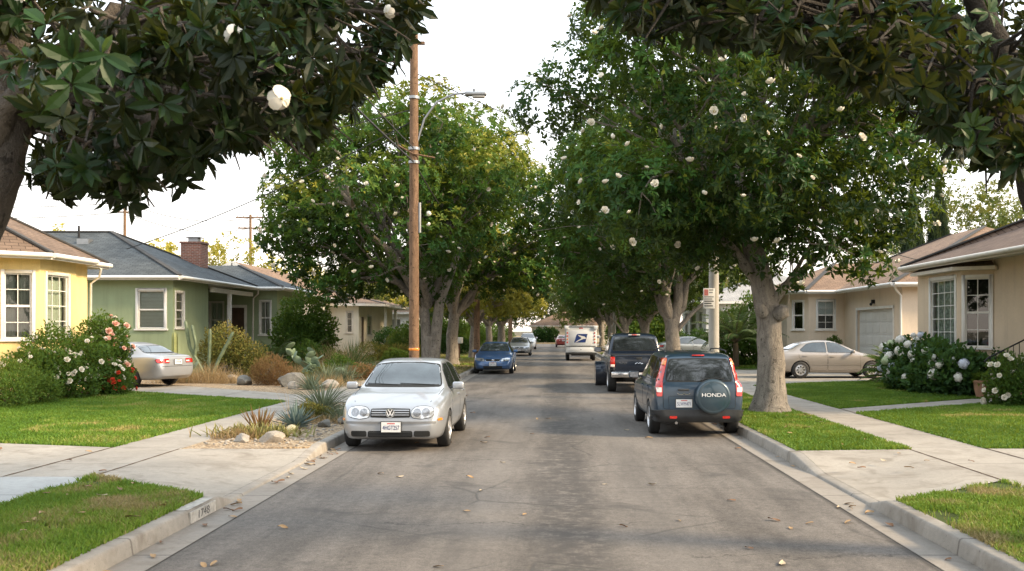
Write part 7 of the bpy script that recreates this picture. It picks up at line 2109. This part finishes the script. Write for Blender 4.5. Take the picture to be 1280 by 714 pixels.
bush('small green shrub right of the prickly pear', (-8.0, 36.0, Zg), [(-8.0, 36, .5, .55, .5, .5), (-7.6, 36.2, .4, .4, .4, .4)], 2600, .10, .05, M_BUSH, 105)
m = MB(); m.ball((0, 0, .22), .27, 18, 10, 0, (1, 1, .95))
for i in range(len(m.v)):
    if (i % 18) % 2: v = Vector(m.v[i]); m.v[i] = (v.x * .9, v.y * .9, v.z)
o = m.build('barrel_cactus', M_PAD); o.location = (-7.65, 34.6, Zg); tag(o, 'round grey-green barrel cactus right of the prickly pear', 'cactus')
bush('low clipped hedge of grey-green grasses before the cream house', (-8.6, 50, Zg), [(-9.5, 50, .7, 1.1, .6, .6), (-7.9, 50, .65, 1.1, .6, .55), (-6.7, 50.2, .6, .8, .6, .5)], 5200, .14, .03, M_YBUSH, 106, up=1.0, tb=.2)
bush('dark round shrub beside the cream house porch', (-10.6, 62, Zg), [(-10.6, 62, 1.1, .95, .9, 1.0), (-10.0, 62.2, .8, .7, .7, .7)], 3400, .16, .09, M_HYDL, 107)
bush('yellow-green shrub in front of the cream house porch', (-9.3, 58, Zg), [(-9.3, 58, .9, .75, .7, .85), (-9.8, 58.2, .6, .6, .6, .55)], 2600, .15, .08, M_YBUSH, 108, tb=.2)
bush('rounded green bush just left of the tall utility pole', (-7.6, 52, Zg), [(-7.8, 52, 1.3, 1.0, .9, 1.0), (-7.0, 52, 1.0, .8, .8, .8)], 3800, .16, .08, M_BUSH, 109)
bush('clipped dark hedge between the street trees on the left', (-8.4, 72, Zg), [(-9.6, 72, .75, 1.2, .8, .75), (-8, 72, .75, 1.2, .8, .75), (-6.9, 72.4, .7, .8, .7, .7)], 4200, .17, .1, M_HYDL, 110)
bush('tall shrub wall beyond the first left tree trunks', (-9.2, 84, Zg), [(-10.5, 84, 1.6, 1.6, 1.2, 1.6), (-8.5, 84, 1.4, 1.4, 1.2, 1.4)], 4200, .24, .14, M_BUSH, 140)

for q, (x, y) in enumerate(((-8.6, 32.6), (-7.6, 31.6), (-10.3, 34.5), (-9.4, 36.2), (-8.9, 39.6), (-7.2, 40.2), (-10.6, 36.0), (-11.2, 39.0))):
    what = ('low tan grass left of the prickly pear foot', 'low tan grass behind the boulder', 'straw-coloured grass between cactus and rusty bush', 'straw grass behind the rusty bush', 'tall straw grass in front of the large round bush', 'straw grass behind the dagger-leaved yucca', 'dry grass tuft under the yellow-brown bush', 'dry grass below the feathery palms')[q]
    dry_tuft(what, x, y, .45 + .06 * (q % 4), 230, 300 + q, .42, M_DRYG if q % 2 else M_YBUSH)
blades('grey-green agave behind the small white stone', (-7.35, 29.3, Zg), 70, .62, .05, M_GREYB, 320, (4, 88), .1, 'agave', 'agave', None, .06, taper=.6)
blades('blue-green agave left of the prickly pear', (-9.75, 33.4, Zg), 64, .7, .07, M_BLUEB, 321, (4, 88), 0, 'agave', 'agave', None, .06, taper=.6)
blades('large grey-green agave between prickly pear and rusty mound', (-7.5, 32.0, Zg), 76, .8, .06, M_GREYB, 322, (4, 88), .1, 'agave', 'agave', None, .06, taper=.6)
blades('soft green grass clump beside the blue agave on the verge', (-4.2, 19.0, Zg), 160, .42, .016, M_GREYB, 323, (4, 80), .6, 'grass_clump', 'grass', None, .1)
bush('small olive shrub between boulder and prickly pear', (-7.6, 33.4, Zg), [(-7.9, 33.4, .35, .45, .4, .38), (-8.5, 33.2, .25, .35, .3, .28)], 2000, .08, .03, M_YBUSH, 310, tb=.15)
bush('dark green low shrub right of the feathery palms', (-9.9, 40.4, Zg), [(-10.2, 40.4, .7, .9, .7, .75), (-9.2, 40.6, .55, .7, .6, .55)], 3200, .12, .06, M_BUSH, 311)
bush('bright yellow-green shrub under the porch of the cream house', (-7.3, 46.5, Zg), [(-7.6, 46.5, .55, .6, .5, .5), (-6.9, 46.6, .45, .5, .5, .4)], 2400, .12, .06, M_BUSH, 312, tb=.6)
lowb = bush('first of the shrubs filling the yards beyond the clipped left hedge', (-10.5, 96, Zg), [(-11, 96, 1.5, 1.9, 1.4, 1.6), (-9.0, 96, 1.2, 1.5, 1.2, 1.3), (-12.6, 96.5, 1.3, 1.4, 1.2, 1.3)], 5200, .24, .14, M_BUSH, 313, tb=.5, group='shrubs in the far left yards')
for q, (x, y, rz, lab) in enumerate(((-10.0, 108, 40, 'second of the shrubs in the far left yards'), (-9.6, 118, 90, 'third of the shrubs in the far left yards'), (-14.5, 141, 130, 'shrub past the cross street left of the beige house'), (-8.5, 126, 200, 'last shrub at the left end of the street'), (-9.6, 66, 300, 'leafy shrub between cream house and street trees'))):
    again(lowb, lab, x, y, rz, 1.0 if q < 4 else .7, .14)
rowb = bush('first of the shrubs lining the far right yards', (8.3, 104, Zg), [(8.3, 104, 1.6, 1.8, 1.4, 1.7), (10.2, 104, 1.4, 1.6, 1.2, 1.5)], 4200, .28, .16, M_BUSH, 314, tb=.5, group='shrubs in the far right yards')
again(rowb, 'second of the shrubs lining the far right yards', 8.0, 116, 70, 1.1, .14)
again(rowb, 'shrub past the cross street right of the beige house', 14.5, 142, 140, 1.2, .14)
# --- planted verge beside the hatchback
blades('grey-green yucca with long arching leaves on the gravel verge', (-4.92, 20.6, Zg), 260, .98, .030, M_GREYB, 134, (3, 95), .6, 'yucca', 'yucca', None, .08)
bush('dark brown-green scrubby bush beside the arching yucca', (-4.70, 19.5, Zg), [(-4.85, 19.2, .26, .24, .22, .24), (-4.62, 19.4, .2, .2, .2, .2)], 2400, .06, .026, M_YBUSH, 141, tb=.25)
blades('blue-green spiky agave on the verge', (-4.74, 17.75, Zg + .04), 62, .46, .062, M_BLUEB, 135, (4, 92), -.12, 'agave', 'agave', None, .05, taper=.6)
blades('tan flower stalks rising beside the blue agave', (-4.95, 18.2, Zg), 5, .85, .012, M_DRYG, 136, (4, 24), .15, 'dead_stalk', 'plant', None, .12)
def stubby(label, base, n, seed, mat, hh=.26, r=.038, sx=.42, sy=.14):
    rng = np.random.default_rng(seed); root = tag(empty('barrel_cactus', tuple(base)), label, 'cactus')
    P = np.stack([rng.normal(0, sx, n), rng.normal(0, sy, n)], 1)
    k = 0
    for x, y in P:
        m = MB(); h = hh * rng.uniform(.6, 1.2) * (1 - .35 * min(1, abs(x) / (2 * sx))); lx, ly = rng.uniform(-.25, .25) * h, rng.uniform(-.2, .2) * h
        m.tube([(x, y, -.02), (x + lx * .5, y + ly * .5, h * .6), (x + lx, y + ly, h), (x + lx * 1.03, y + ly * 1.03, h + r * .5)], [r, r * 1.05, r * .9, r * .3], 8, 0, True, .06)
        me_o = m.build('stem', mat, root); a = me_o.data.attributes.new('tint', 'FLOAT', 'POINT'); a.data.foreach_set('value', [float(np.clip(.3 + q.co.z / h * .5 + rng.normal(0, .1), 0, 1)) for q in me_o.data.vertices])
    return root
blades('golden-green low succulent clump near the driveway corner', (-4.98, 16.35, Zg), 300, .26, .040, M_GOLD, 137, (0, 70), .3, 'succulent_clump', 'succulent', None, .05, xy=(.33, .13), taper=.5)
blades('brown dried flower spikes behind the golden succulent clump', (-5.15, 16.9, Zg), 34, .48, .06, M_RUST, 138, (2, 40), .1, 'dead_stalk', 'plant', None, .15)
dry_tuft('wispy tan grass around the golden succulent clump', -5.25, 16.1, .25, 240, 139, .22)
dry_tuft('wispy tan grass below the brown scrubby bush', -4.5, 18.6, .22, 200, 142, .3)
rock('white angular stone at the left end of the verge planting', -5.02, 15.6, (.20, .12, .10), M_ROCKW, 151)
rock('large white stone in front of the golden succulent clump', -4.52, 15.55, (.22, .15, .13), M_ROCKW, 152)
rock('yellowish round stone behind the golden succulent clump', -4.62, 16.9, (.17, .14, .11), pmat('tan_rock', (.42, .37, .24), .9, var=.25, bs=14, bstr=.5), 153)
rock('grey stone right of the blue agave', -4.25, 18.0, (.18, .14, .11), M_ROCKG, 154)
rock('grey stone close to the kerb behind the hatchback bumper', -3.98, 18.6, (.2, .15, .12), M_ROCKG, 155)
rock('small tan stone left of the golden succulent clump', -5.35, 16.6, (.10, .08, .06), M_ROCKW, 156)
rock('pale stone below the arching yucca', -4.35, 20.6, (.28, .2, .14), M_ROCKW, 157)
# pebbles strewn over the verge
rng = np.random.default_rng(160); m = MB()
for _ in range(420):
    x, y = rng.uniform(-5.6, -3.85), rng.uniform(14.9, 23.5); s = rng.uniform(.012, .04); m.ball((x, y, .142 + s * .3), s, 6, 4, 0, (1, rng.uniform(.7, 1), .65), .12)
tag(m.build('gravel', M_ROCKW, uv=False), 'loose pebbles scattered over the planted verge', kind='stuff')

# --- right side plants
lb = [(11.25, 26.6, .75, .75, .8, .7), (11.2, 27.6, .85, .8, .9, .75), (11.15, 28.7, .95, .8, .9, .75), (11.1, 29.8, .95, .8, .9, .75), (11.3, 30.7, .9, .7, .7, .7), (10.75, 27.4, .5, .6, .8, .5), (10.65, 28.9, .5, .6, .9, .5), (11.6, 26.2, .7, .6, .5, .6)]
bush('long hydrangea bush with white and pale blue flower heads under the bay window', (11.2, 28.6, Zg), lb, 8500, .17, .115, M_HYDL, 171, 1, 'hydrangea_bush', 'hydrangea', None, [(HEADS[0], 30, .7, 1.25), (HEADS[1], 12, .7, 1.1), (HEADS[2], 9, .6, 1.1)], 'flower_head', tb=.3, fsel=lambda P: (P[:, 0] < 11.2) & (P[:, 2] > .45))
frond_plant('dark feathery palm between hydrangeas and garage door', (12.15, 33.4, Zg), 36, 1.75, M_BUSH, 123, wl=.34)
bush('white rose bush by the brick steps at the right edge', (10.9, 22.9, Zg), [(10.95, 22.9, .75, .55, .5, .65), (11.3, 22.8, .55, .5, .5, .5), (10.75, 22.9, .45, .4, .4, .4)], 4200, .085, .05, M_BUSH, 172, 0, 'rose_bush', 'rose bush', None, [(ROSE_W, 45, .9, 1.5)], 'rose', tb=.2)
bush('dark ivy-like shrub between hydrangeas and iron railing', (12.1, 26.2, Zg), [(12.2, 26.1, .7, .5, .4, .65), (11.8, 26.0, .4, .4, .35, .4)], 2800, .09, .06, M_HYDL, 173, tb=.15)
pt = tag(empty('flower_pot', (11.42, 25.6, .15)), 'terracotta pot with a small plant beside the brick steps', 'pot')
m = MB(); m.lathe([(.001, 0), (.10, 0), (.15, .22), (.17, .40), (.19, .42), (.19, .47), (.165, .47), (.15, .43), (.001, .42)], 20); m.build('pot', M_TERRA, pt)
rng = np.random.default_rng(5); n = 260; d = unit(rng.normal(size=(n, 3)) + [0, 0, .8]); V, F, k = leaf_arrays(np.array([0, 0, .47]) + d * .10 * rng.random((n, 1)), d, unit(d + [0, 0, 1.]), .2 * rng.uniform(.6, 1.2, n), .07, 0)
link_mesh('foliage', np_mesh('foliage', V, F, M_BUSH, np.repeat(rng.random(n), k)), pt)
frond_plant('tall feathery palm left of the large magnolia trunk', (8.9, 46.5, Zg), 34, 2.5, M_BLADE, 124, wl=.42, trunk=1.2)
bush('tall dark shrubbery behind the palm near the large magnolia trunk', (9.6, 49.5, Zg), [(9.3, 49.5, 1.5, 1.0, 1, 1.5), (10.3, 49.5, 2.0, 1.2, 1.1, 1.8), (11.2, 50, 1.7, 1, 1, 1.5), (9.8, 48.9, .9, 1.1, .8, .9)], 6500, .2, .11, M_BUSH, 174, tb=.3)
bush('clipped dark hedge in front of the white house on the right', (9.8, 65, Zg), [(8.6, 65, .95, .9, .8, .95), (9.9, 65, 1.0, 1.0, .8, 1.0), (11.0, 65.1, .95, .8, .8, .95)], 4400, .17, .1, M_HYDL, 175)
bush('bright green shrub mass behind the pickup truck', (7.6, 82, Zg), [(7.0, 82, 1.5, 1.3, 1.2, 1.5), (8.4, 82.5, 2.3, 1.6, 1.3, 2.0), (9.8, 83, 1.6, 1.3, 1.2, 1.5)], 6000, .26, .15, M_BUSH, 176, tb=.5)
bush('dark green shrub right of the mail truck', (7.6, 92, Zg), [(6.8, 92, 1.6, 1.4, 1.2, 1.6), (8.6, 92.4, 2.2, 1.6, 1.4, 2.0)], 4200, .3, .17, M_HYDL, 177)
bush('square dark hedge at the street end left of the mail truck', (-.9, 146.5, .1), [(-2.0, 146.5, 1.1, 1.0, .8, 1.1), (-.9, 146.5, 1.15, 1.0, .8, 1.1), (.1, 146.5, 1.1, .9, .8, 1.1)], 2600, .32, .2, M_HYDL, 178)
bush('slender potted shrub beside the garage house window', (13.2, 44.9, Zg), [(13.2, 44.9, 1.25, .32, .3, .4)], 500, .14, .06, M_BUSH, 179, stems=3)

# ------------------------------------------------------------------ fallen leaves
M_FALL = [pmat('fallen_leaf_tan', (.36, .23, .11), .7, var=.3, vs=20), pmat('fallen_leaf_brown', (.20, .10, .045), .7, var=.3, vs=20), pmat('fallen_leaf_pale', (.50, .40, .27), .7, var=.25, vs=20)]
LEAF = []
for q, mt in enumerate(M_FALL):
    m = MB(); rows = []; L = .15; rng = np.random.default_rng(q + 3)
    for i in range(8):
        u = i / 7; w = .030 * math.sin(math.pi * min(1, u * .94 + .03)) ** .8 + .001; z = .008 + .016 * math.sin(u * 2.2 + q) ** 2; e = .008 * math.sin(u * 4 + q)
        rows.append([(L * (u - .5), -w, z + .014 + e), (L * (u - .5), 0, z), (L * (u - .5), w, z + .010 - e)])
    m.grid(rows, 0, True)
    me = bpy.data.meshes.new('fallen_leaf'); me.from_pydata(m.v, [], m.f); me.materials.append(mt); me.polygons.foreach_set('use_smooth', m.sm); me.update(); LEAF.append(me)
def ground_z(x, y):
    if KL < x < KR: return .009 if (x < KL + .33 or x > KR - .33) else .003
    if BL - .01 < x <= KL: return kh_left(y) + .003
    if KR <= x < BR + .01: return kh_right(y) + .003
    if (LS0 < x <= BL and y < 11.85) or (BR <= x < RS0 and (y < 11.5 or 14.5 < y < 30)): return .185
    return .158
def leaf_at(x, y, rng, where):
    o = bpy.data.objects.new('fallen_leaf', LEAF[int(rng.choice(3, p=[.45, .35, .2]))]); COL.objects.link(o)
    s = float(rng.uniform(.5, .95)); o.scale = (s, s, s * float(rng.uniform(.6, 1.2))); o.location = (x, y, ground_z(x, y)); o.rotation_euler = (float(rng.uniform(-.2, .2)), float(rng.uniform(-.2, .2)), float(rng.uniform(0, 6.28)))
    tag(o, 'dry fallen leaf lying on the %s' % where, 'leaf', 'fallen leaves on the %s' % where)
rng = np.random.default_rng(201)
for _ in range(40): leaf_at(rng.uniform(KL + .4, KR - .4), 7.6 + 22 * rng.random() ** 1.6, rng, 'asphalt')
for _ in range(22): leaf_at(KL + .05 + abs(rng.normal(0, .12)), 7.6 + 16 * rng.random(), rng, 'left gutter')
for _ in range(20): leaf_at(KR - .05 - abs(rng.normal(0, .12)), 7.6 + 16 * rng.random(), rng, 'right gutter')
for _ in range(18): leaf_at(KL + .06 + abs(rng.normal(0, .07)), rng.choice([10.9, 12.6, 13.9, 14.8]) + rng.normal(0, .35), rng, 'left gutter')
for _ in range(16): leaf_at(rng.uniform(LS0 + .1, BL - .05), 8 + 3 * rng.random(), rng, 'near left verge grass')
for _ in range(10): leaf_at(rng.uniform(BR + .05, RS0 - .1), rng.uniform(14.8, 20), rng, 'grass by the large magnolia')
for _ in range(7): leaf_at(rng.uniform(BR + .05, RS0 + .5), rng.uniform(11.6, 14.3), rng, 'right driveway apron')
for _ in range(6): leaf_at(rng.uniform(-9, LS0), rng.uniform(12, 14.6), rng, 'left driveway')

# painted house number on the left kerb
kn = tag(empty('kerb_number', (KL, 9.95, 0)), 'white painted house number block on the left kerb', 'number')
m = MB(); m.box(-.004, .010, -.36, .36, .012, .128)
m.face([(-.02, -.36, .1525), (-.02, .36, .1525), (-.165, .36, .1525), (-.165, -.36, .1525)]); m.build('paint_block', pmat('worn_white_paint', (.50, .47, .42), .85, var=.35, vs=14, fine=.4), kn)
me = text_mesh('number_text', '1748', .115, pmat('worn_black_paint', (.10, .095, .09), .8, var=.5, vs=20), .001)
me.transform(Matrix(((0, 0, 1, .0115), (1, 0, 0, 0), (0, 1, 0, .068), (0, 0, 0, 1))) @ Matrix.Scale(1.5, 4, (1, 0, 0)))
link_mesh('number_text', me, kn)
